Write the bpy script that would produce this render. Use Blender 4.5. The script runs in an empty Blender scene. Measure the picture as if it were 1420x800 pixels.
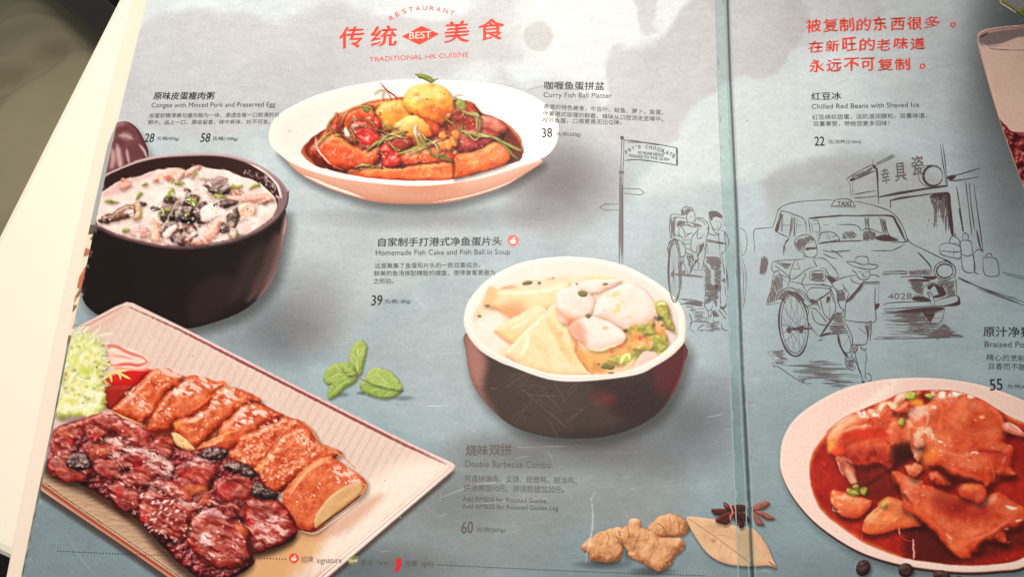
import bpy, math, random
import numpy as np
from mathutils import Matrix, Vector

scene = bpy.context.scene
COL = scene.collection
# ------------------------------------------------------------------ camera
# The open menu lies in the plane z = 0, its page direction along +y.
PW, PH, F = 1420.0, 800.0, 1115.0
up = np.array([105.0, 3273.0, -1115.0]); up /= np.linalg.norm(up)
rt = np.array([8290.0, 63.0, 1115.0]); rt -= up*rt.dot(up); rt /= np.linalg.norm(rt)
nm = np.cross(rt, up)
ROT = np.stack([rt, up, nm])
CAM = -ROT.dot(np.array([0, 0, -1.0]))*0.40
cam_data = bpy.data.cameras.new('camera'); cam = bpy.data.objects.new('camera', cam_data); COL.objects.link(cam)
cam_data.sensor_width = 36; cam_data.lens = 36*F/PW; cam_data.clip_start = .01; cam_data.clip_end = 50
M = Matrix(ROT.tolist()).to_4x4(); M.translation = Vector(CAM.tolist()); cam.matrix_world = M
scene.camera = cam
def P(x, y, z=0.0):     # where the line of sight through (x, y) meets the level z
    x = np.asarray(x, float); y = np.asarray(y, float)
    d = np.stack([x-PW/2, -(y-PH/2), -F*np.ones_like(x)], -1).dot(ROT.T)
    t = (z-CAM[2])/d[..., 2]
    return CAM+d*t[..., None]
# ------------------------------------------------------------- world, lamps
w = bpy.data.worlds.new('World'); scene.world = w; w.use_nodes = True
w.node_tree.nodes['Background'].inputs[0].default_value = (.90, .95, 1.0, 1); w.node_tree.nodes['Background'].inputs[1].default_value = .34
def lamp(name, kind, loc, target, energy, colr, **kw):
    d = bpy.data.lights.new(name, kind); d.energy = energy; d.color = colr
    for k, v in kw.items(): setattr(d, k, v)
    o = bpy.data.objects.new(name, d); COL.objects.link(o); o.location = loc
    o.rotation_euler = (Vector(target)-Vector(loc)).to_track_quat('-Z', 'Y').to_euler(); return o
LP = P(792, -241); LT = P(262, 580)
lamp('pendant_lamp', 'SPOT', (float(LP[0]), float(LP[1]), .73), tuple(float(v) for v in LT), 28.5, (1.0, .93, .86), spot_size=1.34, spot_blend=.86, shadow_soft_size=.06)
lamp('chair_fill_light', 'SPOT', (-.10, .24, .90), (-.50, .27, -.26), 20.0, (1.0, .97, .86), spot_size=.30, spot_blend=.8, shadow_soft_size=.10)  # unseen spot, added only to brighten the chair
scene.view_settings.view_transform = 'Standard'; scene.view_settings.look = 'None'; scene.view_settings.exposure = 0; scene.view_settings.gamma = 1
# ---------------------------------------------------------------- print raster
# The menu's printed pictures are flat ink: they are worked out as one sheet of ink
# values over the paper (coordinates u, v run over the open menu) and become the
# vertex colours of flat meshes, one mesh per printed item.
STEP = 1.12
def axis(lo, a, b, hi, fine, coarse):
    return np.concatenate([np.arange(lo, a, coarse), np.arange(a, b, fine), np.arange(b, hi, coarse)])
xs = axis(20, 26, 1424, 1640, STEP, 6.0).astype(np.float32)
ys = axis(-150, -4, 804, 960, STEP, 6.0).astype(np.float32)
NX, NY = len(xs), len(ys)
XX, YY = np.meshgrid(xs, ys)
INK = np.zeros((NY, NX, 3), np.float32)
OWN = np.zeros((NY, NX), np.int32)
OWNERS = [('left_page', None, None)]
def owner(part, sub=None, label=None):
    OWNERS.append((part, sub, label)); return len(OWNERS)-1
def col(c): return np.array(c, np.float32)/255.0

_rt = np.random.RandomState(7).rand(256, 256).astype(np.float32)
def vnoise(x, y, seed=0):
    x = x + seed*37.31; y = y + seed*91.7
    xi = np.floor(x).astype(np.int32); yi = np.floor(y).astype(np.int32)
    fx = (x-xi).astype(np.float32); fy = (y-yi).astype(np.float32)
    fx = fx*fx*(3-2*fx); fy = fy*fy*(3-2*fy)
    a = _rt[yi & 255, xi & 255]; b = _rt[yi & 255, (xi+1) & 255]
    c = _rt[(yi+1) & 255, xi & 255]; d = _rt[(yi+1) & 255, (xi+1) & 255]
    return (a+(b-a)*fx)+((c+(d-c)*fx)-(a+(b-a)*fx))*fy
def fbm(x, y, s, seed=0, o=3, ax=1.0, ay=1.0, ang=0.0):
    if ang:
        ca, sa = math.cos(ang), math.sin(ang); x, y = x*ca+y*sa, -x*sa+y*ca
    t = 0; a = 1; n = 0; f = 1.0/s
    for k in range(o):
        ca, sa = math.cos(.6+1.9*k), math.sin(.6+1.9*k); u, v = x*ax, y*ay
        t = t+a*vnoise((u*ca+v*sa)*f, (v*ca-u*sa)*f, seed+k*11); n += a; a *= .5; f *= 2.03
    return t/n-0.5
def sstep(a, b, x):
    t = np.clip((x-a)/(b-a), 0, 1); return t*t*(3-2*t)
def spl(pts, n=4, closed=True):
    p = np.array(pts, float); N = len(p); out = []
    for i in range(N if closed else N-1):
        if closed: a, b, c, d = p[(i-1) % N], p[i], p[(i+1) % N], p[(i+2) % N]
        else: a, b, c, d = p[max(i-1, 0)], p[i], p[i+1], p[min(i+2, N-1)]
        for k in range(n):
            t = k/n
            out.append(.5*((2*b)+(c-a)*t+(2*a-5*b+4*c-d)*t*t+(3*b-3*c+d-a)*t**3))
    if not closed: out.append(p[-1])
    return np.array(out)
def win(pts, pad):
    p = np.asarray(pts)
    i0 = max(np.searchsorted(xs, p[:, 0].min()-pad)-1, 0); i1 = min(np.searchsorted(xs, p[:, 0].max()+pad)+1, NX)
    j0 = max(np.searchsorted(ys, p[:, 1].min()-pad)-1, 0); j1 = min(np.searchsorted(ys, p[:, 1].max()+pad)+1, NY)
    return slice(j0, j1), slice(i0, i1)
def sdf(p, X, Y):
    q = np.roll(p, -1, 0); best = np.full(X.shape, 1e9, np.float32); ins = np.zeros(X.shape, bool)
    for (ax, ay), (bx, by) in zip(p, q):
        ex, ey = bx-ax, by-ay; L = ex*ex+ey*ey+1e-9
        wx = X-ax; wy = Y-ay
        t = np.clip((wx*ex+wy*ey)/L, 0, 1)
        d = (wx-ex*t)**2+(wy-ey*t)**2
        np.minimum(best, d, out=best)
        if ay != by:
            c = ((ay > Y) != (by > Y)) & (X < ex*(Y-ay)/(by-ay)+ax)
            ins ^= c
    d = np.sqrt(best)
    return np.where(ins, d, -d)
def ramp(s, cols):
    s = np.clip(s, 0, 1)*(len(cols)-1); out = np.zeros(s.shape+(3,), np.float32)
    i = np.minimum(s.astype(int), len(cols)-2); f = (s-i)[..., None]
    c = np.array([col(k) for k in cols])
    return c[i]*(1-f)+c[i+1]*f
CLIP = [None]
def clipm(X, Y):
    if CLIP[0] is None: return 1.0
    return np.clip(sdf(CLIP[0], X, Y)/1.2+.5, 0, 1)
LD = np.array([-.35, -.62, .70]); LD = LD/np.linalg.norm(LD)
def blob(pts, cols, bev=6, hgt=1.0, bump=0, bs=5, rough=0, rs=4, spec=0, gl=18, hl=(255, 228, 214), k=.8, mot=0,
         ms=8, own=None, sh=None, aa=1.3, n=4, grad=(0, 0), op=1.0, seed=None, ax=1, ay=1, ang=0, off=0, soft=0, light=None, smap=None):
    p = spl(pts, n) if n > 1 else np.array(pts, float)
    if seed is None: seed = int(abs(p[0, 0]*13+p[0, 1]*7)) % 97
    L = LD if light is None else np.array(light)/np.linalg.norm(light)
    if sh:
        dx, dy, r, st = sh
        w = win(p, r+max(abs(dx), abs(dy))+2); X, Y = XX[w], YY[w]
        m = sstep(-r, r*.6, sdf(p, X-dx, Y-dy))*st*clipm(X, Y)
        tint = np.array([1.0, 1.06, 1.08], np.float32)
        INK[w] *= np.clip(1-m[..., None]*tint, 0.02, 1)
    w = win(p, 4+rough+soft); X, Y = XX[w], YY[w]
    d = sdf(p, X, Y)
    if rough: d = d+rough*2*fbm(X, Y, rs, seed+3, 2)
    al = np.clip(d/aa+.5, 0, 1) if not soft else sstep(-soft, soft, d)
    t = np.clip(d/bev, 0, 1); h = bev*hgt*np.sqrt(np.clip(1-(1-t)**2, 0, 1))
    if bump: h = h+bump*2*fbm(X, Y, bs, seed, 3, ax, ay, ang)
    if h.shape[0] < 2 or h.shape[1] < 2: return
    gy, gx = np.gradient(h, ys[w[0]], xs[w[1]])
    nz = 1/np.sqrt(1+gx*gx+gy*gy); nx, ny = -gx*nz, -gy*nz
    s = .5+off+k*(nx*L[0]+ny*L[1]+nz*L[2]-L[2])
    if mot: s = s+mot*2*fbm(X, Y, ms, seed+20, 3, ax, ay, ang)
    x0, y0 = p.min(0); x1, y1 = p.max(0)
    u = (X-x0)/(x1-x0+1e-6)-.5; v = (Y-y0)/(y1-y0+1e-6)-.5
    s = s+grad[0]*u+grad[1]*v
    c = ramp(s, cols)
    if spec:
        H = L+np.array([0, 0, 1.]); H = H/np.linalg.norm(H)
        q = np.clip(nx*H[0]+ny*H[1]+nz*H[2], 0, 1)**gl*spec
        if smap is not None: q = q*smap(u, v, X, Y)
        q = np.clip(q, 0, .95)[..., None]
        c = c*(1-q)+col(hl)*q
    a = al*op*clipm(X, Y)
    INK[w] = INK[w]*(1-a[..., None])+c*a[..., None]
    if own:
        o = OWN[w]; o[a > .5] = own
def pline(p, X, Y):
    best = np.full(X.shape, 1e9, np.float32); tt = np.zeros(X.shape, np.float32)
    seg = np.hypot(*np.diff(p, axis=0).T); cum = np.concatenate([[0], np.cumsum(seg)]); T = cum[-1]+1e-9
    for i in range(len(p)-1):
        ex, ey = p[i+1]-p[i]; L = ex*ex+ey*ey+1e-9
        t = np.clip(((X-p[i, 0])*ex+(Y-p[i, 1])*ey)/L, 0, 1)
        d = (X-p[i, 0]-ex*t)**2+(Y-p[i, 1]-ey*t)**2
        m = d < best; best = np.where(m, d, best); tt = np.where(m, (cum[i]+t*seg[i])/T, tt)
    return np.sqrt(best), tt
def stroke(pts, w, c, op=1.0, taper=(.4, .4), own=None, n=4, shade=.25, soft=.7, sh=0, c2=None, rough=0, rs=3):
    p = spl(pts, n, False) if len(pts) > 2 else np.array(pts, float)
    ww = win(p, w+4+soft); X, Y = XX[ww], YY[ww]
    if X.size == 0: return
    d, t = pline(p, X, Y)
    r = w*.5*(taper[0]+(1-taper[0])*np.clip(t/.25, 0, 1))*(taper[1]+(1-taper[1])*np.clip((1-t)/.25, 0, 1))
    if rough: r = r+rough*2*fbm(X, Y, rs, int(p[0, 0]) % 50, 2)
    if sh:
        d2, _ = pline(p, X-1.5, Y-2.0)
        m = (1-sstep(r*.6, r+2.5, d2))*sh*clipm(X, Y); INK[ww] *= 1-m[..., None]
    a = np.clip((r-d)/soft+.5, 0, 1)*op*clipm(X, Y)
    cc = col(c)*np.ones(X.shape+(1,), np.float32)
    if c2 is not None: cc = cc*(1-t[..., None])+col(c2)*t[..., None]
    cc = cc*(1+shade*(.5-np.clip(d/(r+.01), 0, 1)))[..., None]
    INK[ww] = INK[ww]*(1-a[..., None])+np.clip(cc, 0, 1)*a[..., None]
    if own:
        o = OWN[ww]; o[a > .5] = own
def wash(pts, c, op, soft, warp=0, ws=30, seed=1, n=4, mul=False):
    p = spl(pts, n); w = win(p, soft+warp+3); X, Y = XX[w], YY[w]
    if X.size == 0: return
    d = sdf(p, X, Y)
    if warp: d = d+warp*2*fbm(X, Y, ws, seed, 4)
    a = (sstep(-soft, soft, d)*op*clipm(X, Y))[..., None]
    INK[w] = INK[w]*(1-a*(1-col(c))) if mul else INK[w]*(1-a)+col(c)*a
def glow(cx, cy, rx, ry, c, op, mul=False, ang=0, pw=1.0):
    r = max(rx, ry); w = win(np.array([[cx-r, cy-r], [cx+r, cy+r]]), 1); X, Y = XX[w], YY[w]
    if X.size == 0: return
    ca, sa = math.cos(ang), math.sin(ang); dx, dy = X-cx, Y-cy
    q = ((dx*ca+dy*sa)/rx)**2+((-dx*sa+dy*ca)/ry)**2
    a = (np.clip(1-q, 0, 1)**(1.5*pw)*op*clipm(X, Y))[..., None]
    INK[w] = INK[w]*(1-a*(1-col(c))) if mul else INK[w]*(1-a)+col(c)*a
def ell(cx, cy, rx, ry, ang=0, n=10):
    t = np.arange(n)*2*math.pi/n; ca, sa = math.cos(ang), math.sin(ang)
    return [(cx+rx*math.cos(a)*ca-ry*math.sin(a)*sa, cy+rx*math.cos(a)*sa+ry*math.sin(a)*ca) for a in t]
def specks(pts, num, size, cols, seed, op=.8, asp=2.0, ang=None, soft=.6):
    p = spl(pts, 3); r = random.Random(seed); x0, y0 = p.min(0); x1, y1 = p.max(0); k = 0
    for _ in range(num*6):
        if k >= num: break
        x, y = r.uniform(x0, x1), r.uniform(y0, y1)
        if sdf(p, np.array([[x]]), np.array([[y]]))[0, 0] < size*.4: continue
        k += 1; a = r.uniform(0, 6.28) if ang is None else ang+r.uniform(-.4, .4); l = size*r.uniform(.5, 1.5)*asp*.5
        stroke([(x-l*math.cos(a), y-l*math.sin(a)), (x+l*math.cos(a), y+l*math.sin(a))], size*r.uniform(.6, 1.2), r.choice(cols), op*r.uniform(.5, 1), soft=soft, shade=0)
def fr(x0, y0, s):
    return lambda *v: [(x0+v[i]/s, y0+v[i+1]/s) for i in range(0, len(v), 2)]
def veil(pts, c, op, s, lo=.05, hi=.2, seed=1, soft=4, ax=1, ay=1, ang=0, mul=False):
    p = spl(pts, 4); w = win(p, soft+2); X, Y = XX[w], YY[w]
    a = (sstep(-soft, soft, sdf(p, X, Y))*sstep(lo, hi, fbm(X, Y, s, seed, 4, ax, ay, ang))*op*clipm(X, Y))[..., None]
    INK[w] = INK[w]*(1-a*(1-col(c))) if mul else INK[w]*(1-a)+col(c)*a
def ripple(pts, amp, s, seed=1, soft=4, blur=0.0):
    # uneven edges: shift the ink (and what it belongs to) by a small noise, then soften a little
    p = spl(pts, 4); w = win(p, soft+4); X, Y = XX[w], YY[w]
    m = sstep(-soft, soft, sdf(p, X, Y))*amp*2
    dx = m*fbm(X, Y, s, seed, 3); dy = m*fbm(X, Y, s, seed+50, 3)
    ii, jj = np.meshgrid(np.arange(X.shape[1]), np.arange(X.shape[0]))
    fx = np.clip(ii+dx/STEP, 0, X.shape[1]-1.001); fy = np.clip(jj+dy/STEP, 0, X.shape[0]-1.001)
    x0 = fx.astype(int); y0 = fy.astype(int); tx = (fx-x0)[..., None]; ty = (fy-y0)[..., None]
    I = INK[w].copy(); O = OWN[w].copy()
    INK[w] = (I[y0, x0]*(1-tx)+I[y0, x0+1]*tx)*(1-ty)+(I[y0+1, x0]*(1-tx)+I[y0+1, x0+1]*tx)*ty
    OWN[w] = O[np.round(fy).astype(int), np.round(fx).astype(int)]
    if blur: soften(w, (m/amp/2)[..., None]*blur)
def soften(w, a=1.0):
    I = INK[w]; P = np.pad(I, ((1, 1), (1, 1), (0, 0)), mode='edge')
    B = (P[:-2, 1:-1]+P[2:, 1:-1]+P[1:-1, :-2]+P[1:-1, 2:])*.125+P[1:-1, 1:-1]*.25+(P[:-2, :-2]+P[2:, 2:]+P[:-2, 2:]+P[2:, :-2])*.0625
    INK[w] = I*(1-a)+B*a
def grain(pts, amp, s, seed=3, soft=4, tint=(1, 1, 1)):
    p = spl(pts, 4); w = win(p, soft+2); X, Y = XX[w], YY[w]
    m = sstep(-soft, soft, sdf(p, X, Y))*2*amp*fbm(X, Y, s, seed, 3)
    INK[w] *= 1+m[..., None]*np.array(tint, np.float32)
# ------------------------------------------------------------ printed ground
def page_edge(y):   # left edge of the printed sheet
    return np.interp(y, [-150, 0, 100, 200, 300, 400, 500, 600, 700, 800, 960], [237, 204, 179.5, 155.5, 134.5, 113, 91.5, 72.5, 52, 32, 0])
def spine_a(y): return np.interp(y, [-150, 0, 100, 300, 500, 700, 960], [986, 992.5, 995.3, 1003, 1012, 1020.5, 1031])
def spine_b(y): return np.interp(y, [-150, 0, 100, 300, 500, 700, 960], [1006, 1011.5, 1014.8, 1024.5, 1031.5, 1042, 1054])
def paint_ground():
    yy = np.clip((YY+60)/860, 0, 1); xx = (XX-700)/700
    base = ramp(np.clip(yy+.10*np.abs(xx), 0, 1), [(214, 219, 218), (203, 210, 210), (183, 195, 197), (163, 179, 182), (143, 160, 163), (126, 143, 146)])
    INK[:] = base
    n = fbm(XX, YY, 190, 3, 4)+.5*fbm(XX, YY, 60, 9, 3)
    INK[:] *= (1+.20*n)[..., None]
    m = sstep(-.05, .18, fbm(XX, YY, 150, 31, 4))*.30
    INK[:] = INK*(1-m[..., None])+INK*np.array([1.03, .99, .975], np.float32)*m[..., None]
    mauve = (184, 178, 178)
    wash([(190, 40), (330, 20), (380, 30), (470, 5), (560, 30), (640, 22), (700, -20), (730, 70), (660, 95), (560, 110), (470, 120), (420, 150), (330, 190), (200, 180), (160, 190)], mauve, .58, 9, 16, 50, 4)
    wash([(640, -20), (700, -30), (745, 10), (740, 60), (700, 78), (660, 60), (655, 20)], (196, 196, 194), .6, 8, 8, 30, 5)
    wash([(700, 10), (900, -30), (1000, 20), (900, 70), (850, 170), (760, 100)], (226, 228, 224), .6, 25, 12, 40, 61)
    wash([(1010, 120), (1100, 100), (1180, 110), (1160, 200), (1080, 240), (960, 260), (880, 260)], (205, 214, 208), .6, 10, 8, 40, 62)
    wash([(850, 65), (880, 68), (895, 60), (906, 58), (930, 40), (945, 20), (1000, -40), (1080, -40), (1120, 30), (1095, 75), (1070, 105), (1020, 110), (990, 125), (960, 150), (935, 190), (900, 205), (850, 190), (840, 110)], mauve, .66, 6, 9, 28, 6)
    wash([(880, -20), (920, -30), (912, 5), (905, 30), (910, 45), (895, 48), (885, 25)], mauve, .5, 4, 6, 16, 7)
    wash(ell(747, 51, 20, 21), (176, 170, 168), .5, 4, 2, 12, 8)
    wash([(690, 95), (720, 115), (760, 112), (820, 128), (850, 160), (870, 230), (840, 300), (760, 330), (700, 290)], (170, 163, 163), .45, 18, 14, 50, 9)
    wash([(1100, -40), (1200, -40), (1220, 20), (1160, 60), (1090, 60)], mauve, .5, 14, 10, 40, 12)
    wash([(1060, 250), (1100, 225), (1190, 215), (1240, 215), (1300, 240), (1310, 300), (1220, 300), (1120, 262), (1070, 290)], (158, 155, 155), .6, 12, 8, 36, 14)
    wash([(1080, 280), (1300, 260), (1370, 330), (1360, 430), (1200, 480), (1090, 420)], (158, 164, 163), .4, 24, 14, 60, 15)
    wash([(1000, 500), (1050, 560), (1060, 680), (1010, 700), (960, 640)], (140, 146, 150), .4, 20, 20, 60, 16)
    wash([(560, 440), (680, 420), (690, 520), (640, 620), (560, 600), (500, 520)], (172, 178, 178), .35, 22, 22, 60, 17)
    wash([(620, 620), (800, 610), (940, 640), (940, 720), (800, 740), (760, 800), (560, 800), (520, 740)], (138, 134, 130), .42, 30, 24, 70, 18)
    wash([(420, 270), (520, 300), (640, 300), (640, 350), (520, 420), (470, 480), (400, 480), (410, 350)], (186, 188, 186), .55, 20, 16, 60, 19)
    # printed soft shades beneath the printed dishes
    for a in [(780, 258, 110, 80, .46), (770, 235, 80, 70, .25), (600, 300, 210, 26, .34), (415, 430, 100, 90, .36), (370, 465, 120, 60, .34),
              (905, 610, 150, 70, .5), (960, 560, 90, 60, .35), (740, 625, 160, 40, .4), (1010, 440, 50, 70, .0), (500, 790, 160, 50, .4), (640, 690, 90, 60, .25), (1180, 790, 260, 40, .15)]:
        glow(a[0], a[1], a[2], a[3], (120, 100, 102), a[4], True)
    INK[:] *= (1+.035*fbm(XX, YY, 3.0, 40, 2, .45, 1.2)+.05*fbm(XX, YY, 9, 44, 2, .5, 1.3))[..., None]
    # creases in the printed paper
    r = random.Random(5)
    for _ in range(46):
        x, y = r.uniform(220, 1400), r.uniform(10, 780); l = r.uniform(6, 26); a = r.uniform(-.5, .3)
        stroke([(x, y), (x+l*.5, y+l*.5*math.sin(a)+r.uniform(-1, 1)), (x+l*math.cos(a), y+l*math.sin(a))], 1.4, r.choice([(120, 118, 118), (205, 208, 206)]), r.uniform(.12, .4), soft=1.0, shade=0)
def paint_spine():
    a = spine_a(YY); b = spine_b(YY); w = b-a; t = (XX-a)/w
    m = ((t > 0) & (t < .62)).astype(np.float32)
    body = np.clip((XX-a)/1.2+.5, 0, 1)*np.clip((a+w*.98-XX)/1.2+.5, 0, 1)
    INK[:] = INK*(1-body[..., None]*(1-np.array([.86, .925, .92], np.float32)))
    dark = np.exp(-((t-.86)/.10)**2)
    INK[:] *= (1-.52*dark)[..., None]  # shade in the groove of the fold, painted as a dark line
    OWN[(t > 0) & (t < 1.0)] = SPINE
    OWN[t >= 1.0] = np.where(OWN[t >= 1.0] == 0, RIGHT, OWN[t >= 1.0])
SPINE = owner('spine', None, None); RIGHT = owner('right_page', None, None)
# ---------------------------------------------------------- curry platter
HERB = [(150, 152, 62), (176, 170, 96), (120, 128, 52), (196, 186, 120), (140, 120, 52)]
def paint_curry():
    A = fr(400, 95, 7.08); B = fr(580, 95, 7.08); C = fr(400, 180, 7.08); D = fr(580, 180, 7.08)
    PL = owner('curry_platter', None, 'printed white oval plate of orange curry under the red heading')
    body = [(385, 205), (400, 226), (415, 240), (440, 255), (480, 270), (520, 280), (570, 283), (620, 281), (660, 272), (700, 258), (730, 240), (752, 222), (700, 225), (560, 240), (430, 215)]
    blob(body, [(184, 118, 92), (212, 156, 132), (240, 204, 184)], bev=18, hgt=.7, own=PL, sh=(3, 7, 10, .4), grad=(.1, -.5), k=.4, off=.1)
    stroke([(422, 244), (438, 250), (456, 258), (485, 268), (505, 275)], 4, (255, 228, 210), .75, (.2, .1), soft=1.5)
    stroke([(600, 281), (650, 272), (700, 256), (720, 243)], 2.2, (250, 222, 205), .7, (.1, .1), soft=1.5)
    glow(590, 262, 70, 14, (196, 122, 88), .6)
    rim = [(373, 186), (379, 168), (396, 153), (440, 132), (500, 117), (560, 110.5), (620, 112), (672, 115), (722, 126), (754, 143), (771, 163), (774.5, 184), (769, 204), (753, 219),
           (722, 230), (690, 241), (650, 251), (600, 257), (560, 257.5), (500, 252), (450, 243), (410, 229), (386, 213), (375, 200)]
    blob(rim, [(246, 208, 190), (254, 234, 222), (255, 246, 238)], bev=4, hgt=.5, own=PL, grad=(.5, .25), k=.5, off=.05, aa=1.8)
    CLIP[0] = spl(rim)
    wash([(385, 190), (400, 165), (450, 142), (520, 128), (590, 130), (500, 150), (440, 180), (420, 215), (400, 212)], (247, 212, 200), .75, 9)
    wash([(600, 126), (690, 130), (750, 160), (758, 190), (735, 200), (715, 165), (660, 145)], (255, 244, 236), .8, 8)
    CLIP[0] = None
    SA = owner('curry_platter', 'curry_sauce')
    sauce = C(130, 230, 175, 130, 300, 30, 400, -30) + [(475, 158), (505, 145), (550, 136), (600, 134), (645, 143), (668, 157)] + B(720, 470, 830, 520, 930, 590, 1000, 680, 1030, 780) + D(1030, 220, 1000, 300, 850, 350, 700, 400, 500, 450, 300, 485) + [(600, 250), (560, 250)] + C(1000, 490, 800, 470, 600, 435, 420, 400, 260, 350)
    blob(sauce, [(60, 12, 8), (118, 34, 20), (176, 66, 30)], bev=5, hgt=.3, mot=.18, ms=18, own=SA, off=-.1, soft=1.2)
    CLIP[0] = spl(sauce)
    for q in [C(150, 190, 160, 250, 260, 340), B(700, 480, 900, 580, 1010, 720, 1020, 790)]:
        stroke(q, 5, (214, 120, 66), .7, (.6, .6), soft=3)
    CLIP[0] = None
    heap = A(200, 800, 330, 660, 430, 500, 560, 420, 760, 350, 1100, 300) + B(330, 330, 520, 330, 620, 460, 760, 490, 860, 620, 830, 720) + D(900, 180, 880, 320, 500, 440, 300, 490, 0, 495) + C(1100, 490, 700, 450, 560, 400, 300, 300)
    blob(heap, [(58, 8, 8), (140, 34, 20), (206, 84, 40), (240, 150, 90)], bev=14, hgt=.5, bump=2.2, bs=7, mot=.55, ms=9, spec=.7, gl=20, own=SA, soft=3, off=-.05, k=.7)
    def piece(name, pts, cols, **kw):
        o = owner('curry_platter', name) if name else None
        d = dict(bev=10, hgt=.75, bump=.6, bs=10, spec=.45, gl=26, mot=.3, ms=16, own=o, sh=(2, 3, 6, .5), hl=(255, 232, 205), k=.62, aa=2.2, rough=1.2, rs=7); d.update(kw)
        blob(pts, cols, **d)
    OR = [(128, 26, 12), (222, 78, 36), (244, 142, 74)]; RD = [(98, 10, 12), (206, 42, 34), (240, 110, 84)]; BR = [(70, 18, 10), (150, 40, 26), (200, 92, 60)]
    piece('bean_curd', A(720, 360, 830, 315, 1000, 298, 1120, 300, 1150, 350, 1000, 400, 850, 415), [(90, 30, 10), (176, 84, 36), (214, 130, 70)])
    piece('aubergine', B(310, 400, 420, 330, 500, 330, 590, 400, 615, 470, 640, 560, 620, 680, 640, 800, 400, 800, 330, 640, 240, 540), BR, bump=1.5)
    piece('onion', B(600, 500, 640, 465, 740, 480, 830, 535, 865, 600, 800, 640, 680, 640, 610, 600), [(120, 40, 30), (196, 92, 74), (236, 168, 150)], ang=.6, ax=.4, ay=1.6)
    piece('aubergine', D(400, 40, 560, -20, 700, 0, 800, 60, 740, 130, 620, 190, 480, 220, 390, 210), [(64, 10, 12), (146, 36, 38), (206, 100, 84)])
    piece('chilli_piece', A(440, 500, 470, 430, 520, 520, 500, 620, 440, 700, 380, 640), [(100, 24, 14), (184, 60, 38), (232, 140, 100)])
    piece('bean_curd', A(540, 490, 580, 420, 680, 372, 790, 395, 840, 450, 850, 560, 780, 600, 640, 560, 560, 600), OR, bump=1.6)
    piece('egg', A(850, 425, 900, 358, 980, 322, 1080, 312, 1145, 345, 1215, 430, 1190, 500, 1100, 560, 1010, 610, 920, 600, 885, 520), [(150, 66, 16), (236, 148, 52), (252, 206, 122)], bev=16, hgt=.6, bump=.5, mot=.16, ms=11, off=.06)
    piece('chilli_piece', A(835, 440, 875, 470, 915, 560, 880, 640, 830, 560), RD)
    piece('chilli_piece', A(580, 610, 640, 520, 720, 496, 800, 530, 860, 600, 905, 680, 880, 740, 780, 770, 690, 720, 630, 670), [(140, 12, 16), (222, 46, 42), (246, 120, 90)], bump=1.4, spec=.8)
    egg = A(1130, 340, 1140, 265, 1200, 190, 1300, 155, 1416, 148) + B(150, 158, 205, 165, 280, 212, 332, 280, 348, 370, 328, 440, 275, 500, 190, 545, 90, 520, 0, 480) + A(1230, 460, 1160, 410)
    piece('egg', egg, [(176, 78, 20), (244, 172, 70), (253, 214, 132)], bev=24, hgt=.75, bump=.6, bs=4, mot=.2, ms=11, grad=(-.1, -.35), spec=.25, off=.06)
    for (x, y, rx, ry, c, o) in [(600, 154, 18, 11, (206, 84, 36), .75), (612, 158, 12, 10, (222, 96, 44), .6), (577, 132, 5, 5, (214, 120, 44), .6), (616, 143, 7, 7, (222, 118, 44), .6), (599, 119, 9, 4, (206, 120, 40), .5), (593, 150, 9, 6, (214, 104, 36), .5)]: glow(x, y, rx, ry, c, o)
    glow(577, 136, 4, 3.5, (255, 232, 196), .9); glow(608, 134, 6, 7, (252, 216, 150), .8)
    specks(egg, 26, 1.2, [(140, 100, 34), (196, 92, 40), (120, 96, 40)], 3, .7)
    specks(A(1160, 200, 1250, 180, 1300, 420, 1180, 420), 6, 1.6, [(255, 230, 190)], 4, .5)
    piece('bean_curd', B(0, 480, 120, 505, 200, 560, 215, 620, 150, 660, 60, 680, -60, 660, -120, 560), OR, bump=1.3)
    piece('egg', A(1025, 580, 1090, 510, 1170, 470, 1262, 465, 1330, 505, 1400, 600, 1380, 680, 1280, 690, 1240, 750, 1140, 790, 1050, 730, 1000, 650), [(166, 48, 16), (238, 142, 54), (252, 214, 128)], bev=16, hgt=.6, grad=(-.1, -.6), mot=.12, spec=.25, bump=.4, off=.08)
    piece('aubergine', C(870, 170, 900, 80, 1000, 40, 1180, 60, 1230, 150, 1100, 220, 960, 200), BR)
    piece('bean_curd', C(270, 180, 330, 100, 400, 50, 470, 38, 560, 100, 640, 160, 740, 202, 830, 195, 885, 170, 905, 250, 870, 310, 830, 360, 700, 385, 580, 400, 480, 385, 380, 330, 310, 255), OR, bump=1.0, bs=9, mot=.2, grad=(.1, -.1), bev=9)
    stroke(C(275, 60, 275, 150, 310, 230, 370, 300, 420, 330), 2.4, (255, 226, 200), .85, (.3, .2))
    stroke(C(430, 345, 500, 385, 560, 400), 1.6, (240, 170, 140), .7, (.2, .2))
    piece('chilli_piece', C(880, 180, 960, 138, 1050, 195, 1110, 250, 1120, 340, 1060, 372, 940, 376, 915, 300, 890, 240), RD, bump=1.8, spec=.8)
    piece('bean_curd', C(1110, 270, 1200, 190, 1350, 175, 1450, 170) + D(170, 150, 330, 235, 340, 320, 150, 345, 0, 350) + C(1250, 365, 1120, 340), [(150, 30, 16), (222, 84, 40), (248, 160, 90)], bump=1.5)
    piece('bean_curd', C(590, 432, 595, 398, 640, 385, 760, 398, 900, 384, 1050, 380, 1180, 362, 1300, 350, 1416, 345) + D(150, 335, 325, 318, 352, 390, 330, 480, 180, 495, 0, 496) + C(1350, 497, 1150, 490, 950, 484, 780, 472), [(190, 60, 24), (228, 104, 46), (250, 168, 96)], bev=5, bump=.9, mot=.2, sh=(0, -2, 4, .5))
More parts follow.
